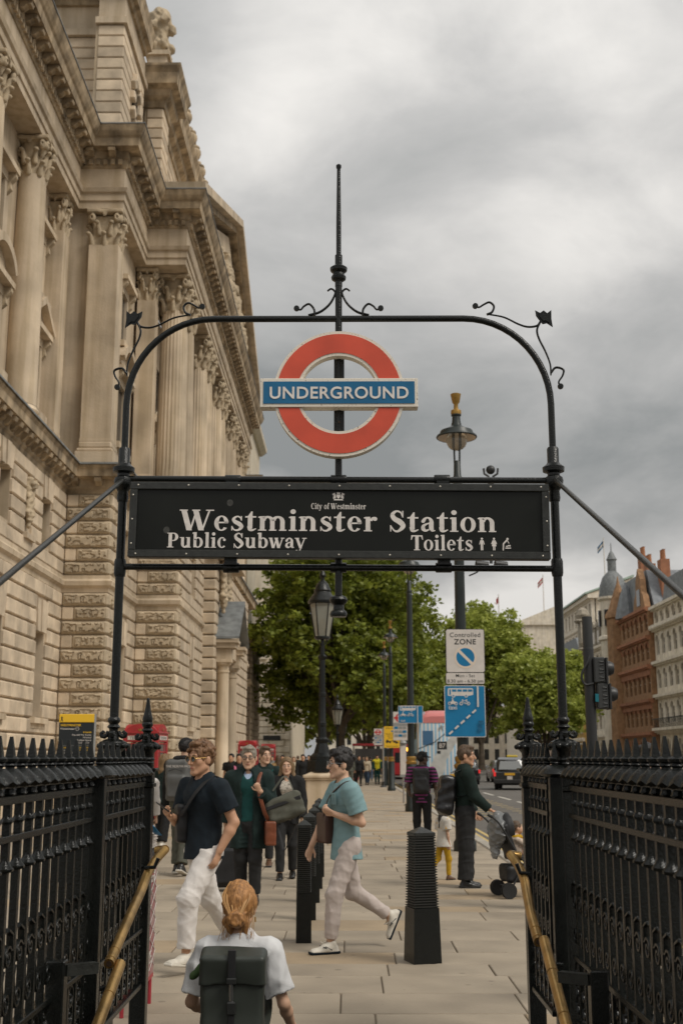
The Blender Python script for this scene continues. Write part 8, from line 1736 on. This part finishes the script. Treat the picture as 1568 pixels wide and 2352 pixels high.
# ---------------------------------------------------------------- the crowd farther off
CR = [  # px of head, street distance, heading, height, hair, top, trousers, sleeve, female, label, skin
 (537, 37, 170, 1.75, ('crop', 'hair_dark'), 'cloth_black', 'cloth_charcoal', .6, 0, 'person in black T-shirt by the stone columns', 'skin'),
 (554, 33, 185, 1.74, ('crop', 'hair_dark'), 'cloth_black', 'cloth_charcoal', .6, 0, 'person in black T-shirt with pink straps and patterned cap', 'skin'),
 (617, 42, 180, 1.68, ('long', 'hair_brown'), 'cloth_print', 'cloth_black', 1.9, 1, 'person in patterned top and black trousers facing the camera in the crowd', 'skin_pale'),
 (642, 40, 5, 1.70, ('longback', 'hair_brown'), 'cloth_tan', 'cloth_tan', 1.9, 1, 'person in tan trench coat walking away', 'skin_pale'),
 (652, 50, 175, 1.74, ('crop', 'hair_dark'), 'cloth_charcoal', 'cloth_black', 1.9, 0, 'person in dark coat just behind the tan trench coat', 'skin'),
 (665, 55, 0, 1.66, ('longback', 'hair_dark'), 'cloth_grey', 'cloth_denim', 1.9, 1, 'person in grey top and jeans walking away', 'skin'),
 (677, 58, 180, 1.66, ('long', 'hair_auburn'), 'cloth_cream', 'cloth_denim', 1.9, 1, 'person in cream top and jeans facing the camera left of the lamp pedestal', 'skin_pale'),
 (697, 47, 190, 1.76, ('crop', 'hair_dark'), 'cloth_black', 'cloth_charcoal', 1.9, 0, 'person in black jacket over grey shirt left of the lamp pedestal', 'skin'),
 (711, 62, 170, 1.76, ('crop', 'hair_dark'), 'cloth_charcoal', 'cloth_black', 1.9, 0, 'person in charcoal coat close to the lamp pedestal', 'skin'),
 (686, 70, 0, 1.72, ('short', 'hair_brown'), 'cloth_green', 'cloth_black', 1.9, 0, 'person in dark green walking away in the crowd', 'skin_pale'),
 (628, 66, 180, 1.7, ('short', 'hair_brown'), 'cloth_grey', 'cloth_black', 1.9, 0, 'person in grey far off near the telephone boxes', 'skin_pale'),
 (803, 66, 20, 1.75, ('short', 'hair_brown'), 'cloth_olive', 'cloth_olive', 1.9, 0, 'person in olive coat right of the striding person', 'skin_pale'),
 (811, 70, 0, 1.7, ('short', 'hair_dark'), 'cloth_pink', 'cloth_black', 1.9, 0, 'person in pink top beside the red bag', 'skin'),
 (823, 68, 200, 1.74, ('crop', 'hair_dark'), 'cloth_black', 'cloth_black', 1.9, 0, 'person all in black standing right of the red bag', 'skin'),
 (841, 71, 170, 1.68, ('long', 'hair_light'), 'cloth_cream', 'cloth_denim', 1.9, 1, 'person in cream top and jeans right of the people in black', 'skin_pale'),
 (864, 73, 185, 1.78, ('crop', 'hair_dark'), 'cloth_teal', 'cloth_teal', 1.9, 0, 'worker in high-visibility vest standing by the lamp post', 'skin'),
 (849, 82, 0, 1.7, ('short', 'hair_dark'), 'cloth_charcoal', 'cloth_denim', 1.9, 0, 'person in charcoal behind the cream top and jeans', 'skin'),
 (887, 74, 180, 1.72, ('short', 'hair_brown'), 'cloth_white', 'cloth_grey', 1.9, 0, 'person in white coat behind the lamp post', 'skin_pale'),
 (833, 95, 180, 1.7, ('short', 'hair_brown'), 'cloth_grey', 'cloth_black', 1.9, 0, 'person in grey in the distance of the crowd', 'skin_pale'),
 (590, 84, 175, 1.74, ('short', 'hair_dark'), 'cloth_navy', 'cloth_black', 1.9, 0, 'person in navy in front of the far columns', 'skin'),
 (603, 90, 0, 1.7, ('longback', 'hair_brown'), 'cloth_cream', 'cloth_denim', 1.9, 1, 'person in cream walking away by the far columns', 'skin_pale'),
 (648, 78, 180, 1.72, ('short', 'hair_brown'), 'cloth_denim', 'cloth_charcoal', 1.9, 0, 'person in denim shirt behind the tan trench coat', 'skin_pale'),
 (669, 92, 185, 1.7, ('short', 'hair_dark'), 'cloth_brown', 'cloth_black', 1.9, 0, 'person in brown jacket deep in the crowd', 'skin'),
 (704, 98, 5, 1.7, ('short', 'hair_brown'), 'cloth_lightblue', 'cloth_denim', 1.9, 0, 'person in light blue deep in the crowd', 'skin_pale'),
 (820, 100, 180, 1.72, ('short', 'hair_dark'), 'cloth_white', 'cloth_black', 1.9, 0, 'person in white behind the people in black', 'skin'),
 (720, 88, 0, 1.7, ('short', 'hair_dark'), 'cloth_denim', 'cloth_black', 1.9, 0, 'person in blue far behind the lamp pedestal', 'skin')]
for i, (px, Y, hd, H, hr, tm, bm, sl, fm, lab, sk) in enumerate(CR):
    X = (px-800)*Y/2700.; st = .22 if i % 3 else .05
    T, J = person(lab, X, Y, math.radians(hd), H, dict(legL=((0, st, -1), (0, -.1, -1), 0, 0), legR=((0, -st, -1), (0, -st*1.8, -1), 0, -st), armL=((-.2, .12, -1), (0, .3+.2*(i % 2), -.9), (0, .2, -1))), sk, hr, dict(m=tm, sleeve=sl, hem=-.1 if tm != 'cloth_tan' else -.5, inf=.028, flare=.02), dict(m=bm), 'shoe_black', fem=bool(fm), res=.016 if Y < 50 else .022, group='crowd along the pavement', facing=False)
    if 'high-vis' in lab: inner(T, J, 'hivis', 'vest', hem=-.1, inf=.04)
    if 'pink straps' in lab: [strap(T, [J.sh[k]+V3(-q*.05, -.05, .06), J.chest+V3(q*.1, .15, .05), J.waist+V3(q*.13, .12, 0)], .03, 'cloth_pink') for k, q in (('L', -1), ('R', 1))]
rb = thing('red_bag', 'red bag standing on the pavement beside the person in pink', 'bag', PG(817, 1793)); S = Sculpt((-.3, -.25, 0), (.3, .25, .9), .025); S.cone((0, 0, .15), (0, 0, .7), .22, .1, .05); S.wrinkle(.02, (8, 8, 8), 1); link('sack', S.mesh('sack'), rb, 'roundel_red'); MB().tube([(-.06, 0, .7), (0, 0, .88), (.06, 0, .7)], .015, 5).build('handle', 'roundel_red', rb)
